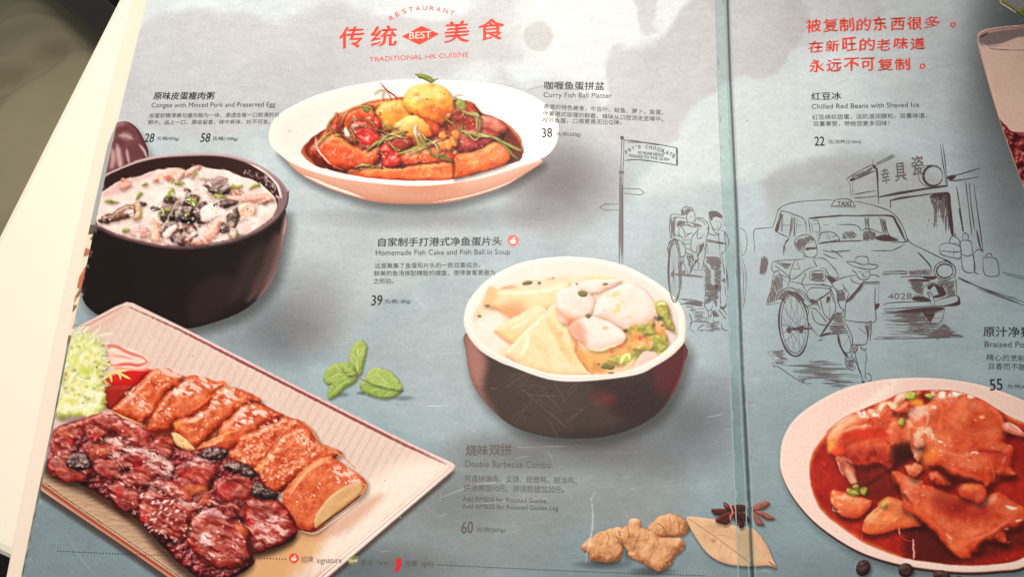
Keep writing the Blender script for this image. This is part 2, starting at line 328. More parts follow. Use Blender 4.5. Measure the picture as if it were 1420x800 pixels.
    piece('bean_curd', D(352, 262, 400, 236, 520, 222, 640, 180, 720, 130, 790, 116, 850, 160, 903, 225, 890, 300, 830, 345, 700, 388, 560, 430, 430, 462, 345, 472, 356, 380), [(180, 60, 24), (232, 108, 44), (252, 176, 100)], bump=1.1, mot=.22)
    glow(694, 207, 10, 16, (226, 160, 128), .6)
    for q in [B(195, 640, 240, 615, 275, 640, 265, 685, 215, 690), B(190, 740, 250, 720, 290, 770, 250, 800, 190, 800), D(245, 120, 300, 95, 340, 150, 300, 205, 255, 180), B(310, 690, 360, 660, 395, 720, 360, 770, 320, 740), B(330, 640, 400, 610, 410, 680, 360, 700)]:
        piece('carrot_cube', q, [(190, 78, 24), (244, 142, 58), (254, 190, 110)], bev=3, n=2, bump=.4)
    specks(C(450, 60, 900, 200, 1150, 330, 900, 380, 600, 330, 300, 150), 40, 1.6, [(255, 222, 196), (255, 190, 150)], 8, .75)
    specks(B(350, 350, 560, 360, 640, 560, 800, 760, 500, 780, 380, 560), 30, 1.5, [(255, 214, 196), (230, 120, 100)], 9, .6)
    specks(A(560, 400, 800, 400, 900, 700, 700, 720), 26, 2.0, [(255, 238, 222)], 10, .8)
    specks(C(1150, 230, 1400, 240, 1400, 470, 700, 460, 900, 400), 26, 1.6, [(255, 214, 180)], 11, .7)
    specks(D(40, 200, 300, 260, 800, 180, 860, 300, 500, 420, 40, 460), 26, 1.4, [(255, 206, 160), (190, 50, 20)], 12, .6)
    HB = owner('curry_platter', 'green_herbs')
    stroke(A(900, 140, 960, 210, 1030, 260, 1078, 302), 2.4, (176, 40, 50), .95, (.3, .8), own=HB)
    H = [(A(920, 310, 925, 250, 945, 215, 900, 210, 840, 240), 1.1), (A(960, 215, 990, 260, 1000, 300), 1), (A(390, 640, 375, 580, 410, 510, 470, 455), 1.6), (A(420, 585, 470, 640, 560, 720, 650, 790), 1.6),
         (A(510, 560, 540, 480, 590, 410, 700, 370, 790, 380, 835, 440, 820, 500), 1.3), (A(600, 620, 590, 560, 640, 500, 720, 500, 790, 520, 880, 600, 960, 650), 1.5), (A(600, 620, 640, 700, 670, 760), 1.3),
         (A(930, 550, 1000, 590, 1080, 610, 1150, 615), 3.0), (A(1150, 615, 1080, 660, 980, 690, 880, 730, 780, 790), 3.2), (A(880, 700, 960, 655, 1060, 650), 1.6), (C(770, 200, 820, 160, 890, 120, 960, 90), 2.2), (C(990, 130, 1050, 180, 1110, 205), 1.6),
         (C(1065, 240, 1180, 205, 1300, 165, 1416, 130), 2.6), (A(1245, 560, 1280, 640, 1320, 720, 1350, 800), 3.2), (A(1225, 600, 1260, 680, 1290, 760), 2.0), (B(230, 470, 300, 520, 350, 560, 385, 600), 1.5), (B(385, 610, 420, 580, 440, 540), 1.3),
         (B(410, 605, 480, 660, 560, 690, 630, 675), 1.7), (B(420, 600, 520, 635, 640, 655, 740, 680, 820, 720, 900, 760), 2.6), (B(820, 715, 920, 755, 1020, 800), 2.0), (D(740, 90, 830, 140, 900, 210, 985, 300), 3.0), (D(830, 110, 920, 155, 1030, 215), 1.8),
         (D(90, 170, 130, 240, 230, 275, 350, 315), 2.8), (D(190, 250, 210, 190, 180, 150, 90, 130), 1.3), (D(0, 190, 100, 145, 215, 95), 2.4), (C(650, 375, 720, 350, 800, 345, 860, 375), 2.4), (C(680, 380, 760, 390, 840, 370), 1.8),
         (B(345, 270, 380, 255, 430, 250), .9), (B(350, 290, 400, 300, 450, 320), 1), (B(560, 450, 600, 520, 590, 600, 570, 640), 2.2), (B(600, 470, 620, 540, 600, 620), 1.4), (C(280, 150, 340, 100, 400, 60), 1.8), (C(0, 0, 0, 0), .1), (C(870, 140, 890, 190, 880, 230), 1.2)]
    r = random.Random(2)
    for q, w in H: stroke(q, w*1.15, r.choice(HERB), .92, (.35, .3), own=HB, sh=.25)
    r2 = random.Random(8)
    for q, w in [(C(300, 130, 360, 60, 430, 20), 1.5), (C(560, 60, 640, -20, 760, -40, 860, 20), 1.5), (C(600, -20, 640, 40, 660, 110), 1.4), (C(780, 190, 860, 130, 980, 90, 1100, 60), 2.4), (C(880, 150, 960, 60, 1080, 20, 1170, 10), 2.2), (C(900, 0, 1000, 40, 1100, 70, 1180, 80), 1.8), (C(1280, 40, 1300, 120, 1290, 200, 1250, 260), 1.6), (C(1300, 80, 1350, 160, 1400, 230), 1.5), (C(1180, 240, 1300, 190, 1416, 150), 1.5), (D(20, 20, 60, 80, 80, 140), 2.0), (D(60, 90, 150, 130, 190, 190, 170, 250), 1.3), (D(120, 230, 220, 245, 300, 280, 345, 310), 2.2), (D(420, 10, 560, 60, 700, 75, 800, 120), 1.6), (B(440, 410, 500, 450, 560, 440, 620, 490), 1.6), (B(570, 470, 580, 540, 560, 620), 1.5), (B(360, 290, 420, 340, 470, 400), 1.3), (A(440, 660, 520, 650, 600, 680), 1.3), (C(650, 365, 720, 345, 790, 350), 1.8)]:
        stroke(q, w*1.1, r2.choice(HERB+[(200, 190, 130), (214, 204, 150)]), .9, (.3, .15), own=HB, sh=.3)
    for q in [C(310, 150, 360, 110, 430, 80, 520, 110, 640, 190, 760, 225), D(370, 255, 420, 250, 540, 235, 650, 195, 730, 150, 790, 135), D(0, 372, 160, 352, 320, 335), C(620, 400, 760, 412, 900, 398, 1100, 394)]: stroke(q, 4.5, (252, 166, 90), .55, (.2, .2), soft=3.5)
    for q in [C(330, 330, 480, 392, 640, 412, 780, 380), C(840, 350, 890, 290, 900, 220), D(345, 330, 348, 400, 335, 480), D(380, 210, 480, 215, 620, 180), C(1000, 370, 1110, 350, 1120, 280), A(900, 620, 1000, 620, 1100, 570), A(500, 620, 560, 690, 680, 760, 790, 790)]: stroke(q, 4, (70, 10, 8), .5, (.2, .2), soft=3)
    for q, c in [(A(1240, 60, 1300, 52, 1370, 75, 1410, 105, 1380, 130, 1330, 110, 1280, 85), (122, 128, 56)), (B(0, 55, 60, 60, 120, 80, 150, 105, 200, 98, 160, 130, 125, 148, 90, 130, 40, 105, 0, 95), (126, 132, 56)),
                 (B(370, 330, 420, 310, 460, 330, 470, 380, 430, 420, 390, 390), (140, 140, 68)), (A(720, 400, 760, 375, 800, 420, 760, 440), (110, 126, 60)), (B(430, 410, 480, 430, 560, 440, 600, 500, 540, 470, 450, 450), (146, 148, 84)), (D(100, 220, 160, 235, 260, 250, 200, 280, 130, 260), (110, 118, 48))]:
        blob(q, [tuple(int(k*.65) for k in c), c, tuple(min(255, int(k*1.4)) for k in c)], bev=3, bump=.7, bs=3, own=HB, n=3)
    for q in [A(1230, 590, 1250, 550, 1275, 600, 1300, 660, 1260, 680, 1230, 640), A(540, 590, 570, 580, 610, 640, 600, 690, 560, 650)]:
        blob(q, [(180, 130, 110), (236, 210, 190), (255, 246, 236)], bev=3, bump=1.2, bs=3, n=3)
    for x, y in B(565, 725, 380, 510, 90, 300) + A(905, 430, 900, 455): glow(x, y, 2, 2, (40, 20, 12), .9)
    ripple(sauce, 1.8, 9, 4, 5, .4); grain(sauce, .09, 5, 8); grain(sauce, .12, 18, 9, tint=(.5, 1.1, 1.2))
    veil(heap, (120, 20, 12), .2, 18, .12, .25, 3); veil(heap, (250, 150, 80), .25, 16, .1, .25, 7); veil(heap, (255, 230, 210), .6, 3.6, .27, .36, 9)
    r = random.Random(12)
    for q, w in H[10:20]: stroke([(x+r.uniform(-3, 3), y+r.uniform(-3, 3)) for x, y in q], w*.7, r.choice(HERB), .8, (.3, .2), own=HB)
# ----------------------------------------------------------- congee bowl
def paint_congee():
    E = fr(120, 195, 9.413); F = fr(255, 195, 9.413); G = fr(120, 265, 9.413); H = fr(255, 265, 9.413)
    PO = owner('pot_handle', None, 'printed dark pot lid at the left edge behind the black bowl')
    blob([(150, 178), (163, 170), (177, 169), (190, 178), (199, 193), (206, 216), (190, 240), (140, 250), (135, 215)], [(58, 22, 26), (104, 56, 58), (190, 150, 150)], bev=8, own=PO, hgt=1.0, mot=.1, sh=(4, 6, 8, .25))
    stroke(E(400, 60, 420, 180, 440, 320), 9, (196, 158, 154), .8, (.3, .9), soft=5); stroke(E(520, 100, 540, 220, 560, 300), 5, (178, 140, 142), .8, (.1, .5), soft=3)
    stroke(E(330, 120, 350, 220, 330, 340), 9, (212, 176, 168), .6, (.6, .8), soft=6); stroke(E(690, 60, 750, 130, 790, 230), 4, (192, 158, 160), .8, (.5, .5), soft=3)
    stroke(E(430, -60, 520, -60, 600, -20), 9, (205, 175, 170), .6, (.3, .3), soft=6)
    BW = owner('congee_bowl', None, 'printed black bowl of congee at the left edge of the menu')
    body = [(120, 300), (112, 350), (111, 385), (114, 412), (124, 428), (145, 441), (185, 453), (225, 457), (265, 455), (300, 446), (335, 432), (360, 412), (378, 388), (388, 358), (395, 325), (397, 300), (380, 290), (260, 320), (135, 300)]
    blob(body, [(13, 8, 6), (24, 14, 10), (92, 76, 73)], bev=10, hgt=.5, own=BW, sh=(6, 8, 14, .4), mot=.05, ms=24, k=.3, off=-.02, aa=2)
    CLIP[0] = spl(body)
    stroke([(399, 300), (394, 330), (386, 362), (374, 392), (358, 414)], 13, (188, 146, 148), .8, (.7, .2), soft=6)
    stroke([(385, 330), (378, 362), (364, 392), (345, 415)], 22, (88, 62, 58), .7, (.7, .4), soft=9)
    wash([(345, 350), (378, 335), (376, 370), (350, 400), (320, 420), (330, 380)], (80, 62, 56), .4, 10)
    wash([(270, 400), (310, 380), (330, 400), (300, 440), (262, 445)], (56, 38, 33), .45, 10)
    glow(180, 380, 60, 55, (20, 13, 8), .7)
    CLIP[0] = None
    rim = E(100, 520, 270, 428, 500, 328, 700, 248, 1000, 190, 1412, 163) + F(400, 168, 650, 198, 900, 278, 1100, 388, 1250, 508, 1350, 640) + H(1372, 0, 1360, 150, 1310, 270, 1200, 400, 1000, 540, 800, 625, 600, 692, 300, 742, 0, 767) + G(1000, 747, 700, 694, 400, 612, 200, 520, 60, 410)
    blob(rim, [(64, 44, 44), (128, 100, 101), (208, 180, 178)], bev=4, hgt=1.1, own=BW, light=(-.1, -.8, .5), k=.9, aa=1.8)
    stroke(F(820, 300, 950, 360, 1100, 470, 1220, 600, 1270, 740), 6.5, (240, 206, 198), .85, (.2, .4), soft=2.5)
    inner = E(150, 610, 265, 465, 400, 395, 560, 330, 760, 270, 1000, 225, 1412, 205) + F(400, 205, 620, 235, 830, 300, 960, 370, 1080, 450, 1200, 580, 1240, 700) + H(1230, 100, 1215, 230, 1150, 345, 1000, 465, 850, 556, 600, 636, 300, 690, 0, 716) + G(1000, 716, 700, 655, 400, 565, 200, 470, 100, 380)
    blob(inner, [(28, 10, 8), (48, 24, 20), (110, 78, 74)], bev=3, hgt=.3, own=BW, grad=(.22, .1), k=.3)
    stroke(G(110, 400, 200, 478, 400, 580, 700, 668, 1000, 728, 1400, 742), 1.4, (120, 76, 82), .8, (.5, 1))
    CG = owner('congee_bowl', 'congee')
    cong = E(160, 720, 220, 660, 430, 530, 560, 490, 700, 460, 900, 390, 1010, 370, 1060, 362, 1230, 362) + F(70, 400, 190, 325, 350, 370, 550, 390, 700, 450, 850, 500, 950, 545, 1050, 622, 1180, 740) + H(1205, 130, 1212, 225, 1150, 340, 1000, 460, 850, 550, 600, 631, 300, 684, 0, 711) + G(1000, 710, 700, 650, 400, 560, 200, 465, 120, 400)
    blob(cong, [(196, 148, 140), (238, 210, 198), (254, 240, 228)], bev=5, hgt=.3, own=CG, bump=1.3, bs=16, mot=.2, ms=22, k=.7, off=.08)
    CLIP[0] = spl(cong)
    wash(E(220, 660, 430, 530, 700, 460, 900, 400, 820, 480, 600, 560, 430, 680, 240, 740), (206, 158, 152), .6, 5, 3, 8)
    wash(H(600, 630, 850, 540, 1100, 360, 1050, 330, 800, 470, 640, 520), (226, 190, 182), .6, 5)
    CLIP[0] = None
    K = [(22, 10, 8), (58, 38, 32), (150, 122, 112)]; PK = [(176, 102, 84), (228, 172, 148), (252, 222, 200)]; GR = [(84, 88, 26), (136, 140, 48), (196, 196, 110)]
    def it(name, q, cols, **kw):
        o = owner('congee_bowl', name) if name else None
        d = dict(bev=6, hgt=.8, bump=.9, bs=5, spec=.45, gl=24, own=o, sh=(1, 2, 4, .28), n=3, mot=.26, k=.65, aa=1.9, rough=1.2, rs=5, hl=(255, 232, 220)); d.update(kw); blob(q, cols, **d)
    it('pork_strip', E(850, 540, 930, 460, 1050, 375, 1150, 362, 1230, 372, 1290, 420, 1250, 500, 1100, 520, 960, 540), PK, grad=(0, -.3))
    glow(120+1060/9.413, 195+480/9.413, 7, 3, (196, 96, 70), .8)
    it('pork_strip', F(10, 420, 90, 350, 180, 315, 215, 340, 130, 420, 40, 480), PK)
    it('pork_strip', E(440, 520, 490, 495, 560, 540, 600, 590, 520, 640, 440, 640), PK, grad=(.2, 0)); glow(120+465/9.413, 195+525/9.413, 2.5, 3, (150, 60, 50), .7)
    it('pork_strip', F(560, 620, 700, 620, 770, 680, 700, 720, 600, 700), [(150, 76, 44), (206, 138, 100), (236, 190, 160)])
    it('pork_strip', F(590, 640, 620, 640, 680, 740, 650, 760), PK)
    it('pork_strip', F(540, 745, 700, 720, 900, 705, 1080, 700, 1150, 720, 1180, 770, 1000, 800, 800, 810, 620, 800), PK, ax=.3, ay=2)
    it('pork_strip', H(950, 150, 1100, 90, 1170, 120, 1060, 160), PK)
    it('pork_strip', H(690, 220, 800, 150, 920, 180, 950, 260, 880, 330, 780, 380, 710, 360), [(196, 120, 96), (244, 206, 176), (255, 238, 216)], bump=1.8); specks(H(720, 220, 990, 230, 900, 340, 740, 340), 9, 2.4, [(176, 84, 56), (206, 120, 84)], 4, .85)
    it('preserved_egg', F(230, 590, 290, 530, 400, 500, 500, 465, 555, 465, 575, 560, 590, 680, 500, 700, 400, 700, 300, 640), [(50, 28, 28), (120, 92, 86), (190, 166, 156)], ang=-.4, ax=.5, ay=1.6)
    it(None, F(300, 640, 440, 610, 570, 560, 585, 690, 480, 720, 360, 690), K)
    it('preserved_egg', H(500, 130, 600, 110, 720, 150, 620, 200, 520, 235, 450, 190), [(40, 22, 18), (88, 62, 54), (160, 130, 116)])
    it('preserved_egg', G(1000, 90, 1100, 40, 1250, 20) + E(1270, 630, 1380, 650) + H(60, 30, 190, 60, 200, 120, 120, 210, 0, 200) + G(1300, 190, 1150, 190, 1020, 160), K, bump=1.4)
    it('pork_strip', E(1150, 690, 1200, 645, 1270, 670, 1290, 740, 1230, 780, 1170, 740), [(206, 170, 156), (244, 220, 206), (255, 246, 236)])
    it('preserved_egg', G(140, 385, 250, 320, 370, 270, 480, 200, 600, 165, 650, 200, 640, 290, 560, 340, 440, 380, 300, 415, 190, 415), [(40, 22, 16), (104, 58, 40), (176, 130, 106)], grad=(.5, 0), spec=.7)
    it(None, G(620, 150, 690, 150, 720, 220, 710, 340, 650, 390, 600, 360, 640, 270), [(150, 116, 70), (206, 176, 130), (240, 222, 186)])
    stroke(G(540, 290, 590, 260, 600, 310, 550, 330), 2.4, (255, 240, 228), .9)
    it(None, G(690, 150, 760, 150, 790, 180, 730, 190), K)
    it('preserved_egg', G(830, 220, 900, 195, 950, 250, 880, 260), K)
    it('preserved_egg', G(960, 210, 1100, 180, 1250, 200, 1400, 210, 1400, 410, 1250, 415, 1100, 400, 1010, 430, 960, 330), [(20, 8, 6), (72, 48, 42), (150, 124, 116)], grad=(0, -.4), bump=1.3)
    it(None, G(1130, 300, 1300, 320, 1400, 320, 1400, 405, 1200, 410, 1110, 390), [(14, 5, 4), (26, 12, 9), (70, 50, 44)])
    it('preserved_egg', G(980, 440, 1100, 430, 1250, 440) + H(50, 430, 130, 440, 180, 560, 100, 690, 0, 700) + G(1250, 705, 1140, 670, 1060, 600, 980, 600), [(24, 8, 6), (96, 54, 42), (180, 140, 126)], bump=1.6, spec=.8)
    it(None, G(1060, 600, 1130, 540, 1250, 580, 1300, 700, 1180, 695), K); glow(120+1180/9.413, 265+585/9.413, 3, 3, (250, 226, 210), .9); glow(120+1300/9.413, 265+640/9.413, 3, 4, (255, 236, 220), .95); glow(120+1330/9.413, 265+640/9.413, 11, 9, (150, 70, 40), .5)
    it('pork_strip', G(1000, 560, 1060, 480, 1150, 430, 1190, 470, 1110, 560, 1060, 640, 1120, 690, 1020, 680), [(200, 160, 148), (240, 212, 200), (255, 242, 232)])
    it('preserved_egg', H(180, 220, 230, 140, 300, 150, 340, 280, 330, 420, 200, 430, 130, 330), [(26, 10, 8), (66, 42, 38), (170, 140, 130)])
    it('congee_lump', H(210, 320, 260, 200, 380, 170, 480, 220, 580, 280, 560, 360, 440, 350, 360, 390, 280, 425), [(196, 160, 150), (242, 218, 208), (255, 246, 238)], bump=1.5, bs=7)
    it('preserved_egg', H(490, 440, 560, 330, 690, 220, 715, 380, 640, 500, 520, 545, 460, 520), [(34, 20, 12), (66, 50, 36), (120, 104, 86)])
    it('pork_strip', H(260, 560, 350, 440, 430, 350, 500, 350, 550, 320, 560, 400, 490, 440, 440, 560, 330, 660, 270, 620), PK, ang=-1.0, ax=.4, ay=2)
    it('pork_strip', G(830, 620, 840, 430, 870, 360, 910, 390, 970, 460, 960, 560, 970, 650, 880, 660), [(190, 116, 96), (232, 178, 150), (250, 220, 196)], ang=1.4, ax=.4, ay=2)
    it('pork_strip', G(570, 560, 660, 520, 780, 470, 830, 520, 800, 600, 700, 610), [(176, 100, 96), (214, 156, 144), (244, 212, 198)], ang=.3, ax=.5, ay=2)
    it('pork_strip', H(110, 650, 170, 600, 330, 680, 200, 700, 100, 700), PK); it('pork_strip', H(590, 570, 630, 480, 700, 540, 680, 600, 600, 606), [(150, 130, 110), (206, 180, 160), (236, 214, 196)])
    for q in [G(235, 125, 300, 110, 405, 140, 320, 165), G(640, 95, 690, 20, 725, 20, 690, 100, 650, 115), G(470, 510, 520, 480, 570, 500, 530, 545, 480, 540), E(1045, 700, 1100, 620, 1140, 640, 1130, 720, 1060, 745), H(60, 110, 110, 75, 190, 160, 150, 220, 90, 190), F(590, 590, 750, 575, 750, 620, 600, 630),
              F(840, 640, 870, 600, 990, 545, 995, 580, 900, 630), H(390, 60, 430, 30, 520, 60, 540, 100, 420, 85), G(950, 250, 1000, 230, 1110, 240, 1060, 275, 980, 275), G(1270, 310, 1310, 285, 1370, 300, 1330, 335), F(90, 480, 150, 420, 180, 430, 130, 490), H(680, 560, 750, 540, 750, 560, 700, 585), F(190, 490, 280, 490, 250, 520), E(730, 570, 770, 545, 800, 580, 750, 600), E(1100, 525, 1180, 510, 1280, 570, 1190, 580), H(0, 300, 70, 290, 90, 320, 20, 335), G(930, 320, 960, 280, 980, 320, 960, 350)]:
        it('spring_onion', q, GR, bev=3, spec=.15)
    stroke(G(1040, 410, 1090, 310, 1130, 220, 1190, 150, 1270, 115), 2.0, (206, 172, 150), .95, (.8, .5)); stroke(F(1000, 570, 1080, 650, 1150, 720, 1185, 790), 2.2, (255, 232, 214), .95, (.6, .3))
    stroke(G(290, 428, 400, 432, 480, 400), 1.4, (190, 150, 140), .8); stroke(F(240, 600, 310, 665), 2.2, (255, 240, 230), .8); stroke(F(320, 540, 345, 600), 3.4, (240, 220, 210), .85)
    heap = G(780, 150, 900, 40) + F(0, 300, 200, 330, 420, 420, 620, 480, 760, 640) + H(760, 60, 1180, 80, 980, 260, 760, 480, 700, 600, 300, 690) + G(1300, 700, 900, 660, 600, 600, 700, 460, 900, 380)
    veil(heap, (250, 234, 224), .55, 13, .12, .25, 3, 6); veil(heap, (150, 96, 80), .4, 11, .14, .26, 5, 6); veil(heap, (60, 36, 28), .5, 10, .22, .3, 8, 4)
    veil(cong, (214, 172, 164), .4, 14, .08, .3, 12, 4); veil(cong, (255, 246, 238), .6, 9, .12, .28, 16, 4); veil(heap, (255, 248, 242), .9, 3.4, .24, .33, 19, 4)
    ripple(cong, 2.0, 7, 9, 3, .5)
    specks(F(780, 400, 1000, 400, 1200, 600, 1250, 780, 1180, 720, 1000, 540, 850, 470), 34, 2.6, [(200, 168, 164), (110, 76, 78), (150, 116, 118)], 6, .7)
    specks(cong, 46, 1.7, [(255, 246, 238), (214, 160, 146), (255, 240, 230)], 5, .7); specks(H(0, 60, 200, 240, 100, 420, 0, 400), 14, 1.8, [(255, 240, 230)], 2, .8); specks(G(850, 220, 1000, 230, 1000, 380, 880, 360), 12, 2.0, [(250, 232, 224)], 3, .8); specks(H(330, 130, 500, 120, 480, 230, 360, 200), 12, 2.2, [(50, 34, 30), (150, 130, 120)], 8, .8)
# ------------------------------------------------------ roast meat plate
def paint_roast():
    R0 = fr(0, 400, 3.9417); R0b = fr(0, 597, 3.9417); R6z = fr(355, 597, 3.9417)
    R1 = fr(70, 490, 7.889); R2 = fr(230, 500, 7.889); R3 = fr(340, 560, 7.889); R4 = fr(60, 560, 7.889); R5 = fr(220, 590, 7.889); R6 = fr(120, 650, 7.889); R7 = fr(270, 680, 7.889)
    PT = owner('roast_plate', None, 'printed ribbed pink rectangular plate of roast meats')
    plate = [(176, 419), (184, 420), (250, 452), (330, 493), (430, 544), (540, 600), (600, 629), (627, 641), (632, 646), (626, 654), (540, 727), (470, 787), (359, 882), (300, 846), (180, 762), (58, 680), (40, 640), (60, 480), (110, 452), (160, 425)]
    blob([(x-2, y+9) for x, y in plate], [(40, 24, 20), (60, 40, 34), (80, 60, 54)], bev=3, own=None, op=.75, soft=5, n=1)
    blob(plate, [(182, 136, 120), (222, 196, 180), (243, 223, 210)], bev=4, hgt=.6, own=PT, n=1, mot=.04, ms=40, aa=1.8, k=.5)
    P = np.array(plate); CLIP[0] = P
    # ribs of the plate run parallel to its short side
    w = win(P, 2); X, Y = XX[w], YY[w]; m = clipm(X, Y)
    q = (X*.47-Y*.88)+.16*(X-300)*(Y-600)/900; u = (X-176)*.47+(Y-420)*0
    tcoord = ((X-180)*.885+(Y-420)*.465)
    s = np.sin(tcoord*2*math.pi/11.5+1.5*fbm(X, Y, 50, 4, 2)); rib = (.5+.5*s)**5*(.03+.05*vnoise(X/28, Y/28, 5))
    INK[w] *= 1-(rib*m)[..., None]*np.array([.6, 1, 1.1], np.float32)
    stroke([(178, 425), (250, 458), (330, 499), (430, 550), (540, 606), (618, 643)], 3.6, (140, 58, 60), .85, (.3, .6), soft=2.0, rough=.8, rs=3)
    stroke([(300, 482), (380, 523), (470, 569), (560, 615), (612, 640)], 5, (120, 60, 58), .45, (.1, .4), soft=4, rough=1.6, rs=3)
    stroke([(172, 421), (182, 422), (250, 454.5), (330, 495.5), (430, 546.5), (540, 602), (626, 643)], 1.8, (240, 186, 184), .9, (1, .8))
    stroke([(172, 424), (140, 441), (105, 459)], 2.2, (190, 120, 116), .9); stroke([(170, 430), (140, 446), (112, 462)], 10, (222, 182, 166), .6, soft=5)
    wash(R0(440, 215, 560, 150, 690, 85, 700, 110, 640, 180, 560, 240), (216, 176, 158), .5, 8)
    for k, (dx, c, o, wd) in enumerate([(0, (255, 224, 214), .9, 3), (-4, (196, 116, 110), .8, 1.6), (-7, (252, 222, 210), .8, 2.4), (-11, (206, 140, 128), .5, 2)]):
        stroke([(630+dx, 647), (540+dx, 723), (470+dx, 782), (380+dx, 860)], wd, c, o, (.2, 1), soft=1.2)
    wash([(624, 646), (560, 640), (470, 700), (400, 790), (480, 775), (560, 705)], (255, 236, 220), .65, 16)
    wash([(20, 650), (110, 660), (220, 735), (300, 790), (330, 850), (180, 760)], (196, 156, 122), .85, 10)
    r = random.Random(3)
    for k in range(34):
        x = 50+k*7.5; y = 665+k*5.0
        stroke([(x, y+r.uniform(-1, 1)), (x+14, y-3+r.uniform(-2, 2)), (x+30, y-1+r.uniform(-2, 2)), (x+46, y-4)], 2.4, (160, 118, 88), .4, (.2, .2), soft=2)
    stroke([(52, 668), (110, 709), (180, 757), (260, 812)], 4, (158, 70, 44), .95, (1, 1), soft=2); stroke([(52, 672), (110, 713), (180, 761), (260, 816)], 1.6, (206, 112, 80), .9, (1, 1))
    stroke([(60, 668), (115, 707), (180, 751), (250, 800)], 1.0, (84, 40, 30), .8, (1, 1), rough=.6, rs=2)
    wash([(330, 745), (400, 735), (450, 740), (420, 790), (330, 830), (280, 800)], (214, 150, 84), .7, 14); wash([(400, 742), (460, 722), (510, 690), (530, 690), (470, 742)], (190, 120, 84), .45, 8)
    CLIP[0] = None
    # tomato and frilly lettuce
    TM = owner('roast_plate', 'tomato_slice')
    blob(R1(560, 300, 700, 230, 900, 180, 1110, 175, 1010, 290, 900, 370, 700, 370, 580, 350), [(120, 12, 10), (206, 26, 24), (236, 70, 56)], bev=10, own=TM, grad=(0, .25), k=.5)
    blob(R1(560, 380, 700, 350, 900, 350, 850, 440, 720, 580, 660, 620, 590, 560, 580, 480), [(110, 20, 14), (164, 34, 26), (206, 80, 60)], bev=8, own=TM, mot=.1)
    blob(R1(520, 60, 560, 0, 700, -60, 860, -60, 1000, 0, 1100, 90, 1020, 180, 850, 180, 680, 140), [(240, 170, 150), (248, 206, 188), (255, 232, 218)], bev=5, own=TM, mot=.1)
    stroke(R1(480, 60, 560, -60, 700, -80, 850, -10, 1000, 40, 1060, 90), 4.2, (214, 84, 62), .75, (.3, .4), soft=2.5); stroke(R1(690, 130, 850, 115, 960, 130, 1050, 100), 4.2, (208, 62, 58), .75, (.2, .5), soft=2.5); stroke(R1(620, 20, 760, 30, 900, 60), 3, (226, 120, 104), .6, (.2, .2), soft=2); stroke(R1(500, 40, 520, 20, 560, 10), 5, (206, 62, 40), .9)
    stroke(R1(700, 160, 850, 175, 1000, 185, 1100, 175), 2.6, (236, 130, 118), .8)
    LT = owner('roast_plate', 'lettuce')
    blob(R1(-40, 200, 40, 60, 160, -160, 260, -230, 420, -200, 560, -100, 600, 60, 560, 200, 590, 420, 600, 600, 480, 680, 300, 690, 120, 710, 60, 640, -60, 640), [(168, 174, 70), (230, 224, 150), (254, 246, 214)], bev=12, bump=3.0, bs=10, mot=.42, ms=14, own=LT, sh=(3, 4, 6, .3), rough=5, rs=6, k=.6, off=.12, aa=2.4)
    for (x, y, rx, ry, c) in [(240, 60, 90, 90, (196, 210, 60)), (380, 190, 110, 90, (190, 206, 66)), (160, 320, 70, 60, (206, 216, 96)), (220, 520, 100, 50, (206, 214, 90)), (460, 380, 26, 60, (176, 190, 66)), (330, -90, 110, 70, (206, 216, 110))]: glow(70+x/7.889, 490+y/7.889, rx/7.889, ry/7.889, c, .75)
    for q in [(300, 560, 400, 440, 520, 380), (120, 400, 240, 250, 320, 120), (200, 660, 360, 560, 560, 580), (100, 560, 240, 600, 420, 520), (420, 660, 500, 560, 560, 460), (80, 300, 140, 160, 250, 60), (330, 640, 330, 500, 300, 380)]:
        stroke(R1(*q), 5, (248, 240, 206), .6, (.2, .3), soft=4)
    r = random.Random(9)
    fr_ = [(R0(390, 420, 420, 330, 500, 260, 540, 220, 556, 175), 2.6), (R0(480, 330, 520, 270, 600, 245, 632, 262), 2.2), (R0(420, 260, 440, 220, 470, 205), 3), (R0(400, 300, 415, 250, 410, 240), 2), (R0(500, 330, 560, 300, 610, 300), 2.6), (R0(460, 240, 480, 210, 490, 215), 3), (R0(380, 380, 400, 320, 440, 290), 3)]
    for q, wd in fr_: stroke(q, wd, (240, 240, 190), .9, (.9, .1), own=LT)
    r = random.Random(14); ctr = R1(300, 200)[0]
    edge = spl(R1(20, 120, 160, -160, 260, -230, 420, -200, 560, -100, 610, 60, 580, 200, 600, 330), 5, False)
    for e in edge[::1]:
        for _ in range(2):
            a = math.atan2(e[1]-ctr[1], e[0]-ctr[0])+r.uniform(-.9, .9); l = r.uniform(3, 9); x, y = e[0]+r.uniform(-3, 3), e[1]+r.uniform(-3, 3)
            stroke([(x-l*.8*math.cos(a), y-l*.8*math.sin(a)), (x+r.uniform(-2, 2), y+r.uniform(-2, 2)), (x+l*math.cos(a+r.uniform(-.6, .6)), y+l*math.sin(a))], r.uniform(1.0, 2.6), r.choice([(240, 240, 194), (226, 230, 156), (212, 218, 126), (250, 246, 220)]), .7, (.9, .1), own=LT, sh=.05)
    for _ in range(46):
        x, y = r.uniform(84, 140), r.uniform(470, 560); a = r.uniform(-2.6, -.4); l = r.uniform(4, 11)
        stroke([(x, y), (x+l*.5*math.cos(a)+r.uniform(-2, 2), y+l*.5*math.sin(a)), (x+l*math.cos(a+r.uniform(-.7, .7)), y+l*math.sin(a))], r.uniform(1.0, 2.4), r.choice([(246, 244, 210), (190, 202, 96), (216, 222, 134), (252, 248, 228)]), .6, (.8, .1), sh=.06)
    lw = win(R1(-60, -260, 680, 720), 2); soften(lw, .9); soften(lw, .6)
    for _ in range(16): glow(r.uniform(86, 138), r.uniform(476, 560), r.uniform(2, 5), r.uniform(2, 4), (128, 142, 40), .5)
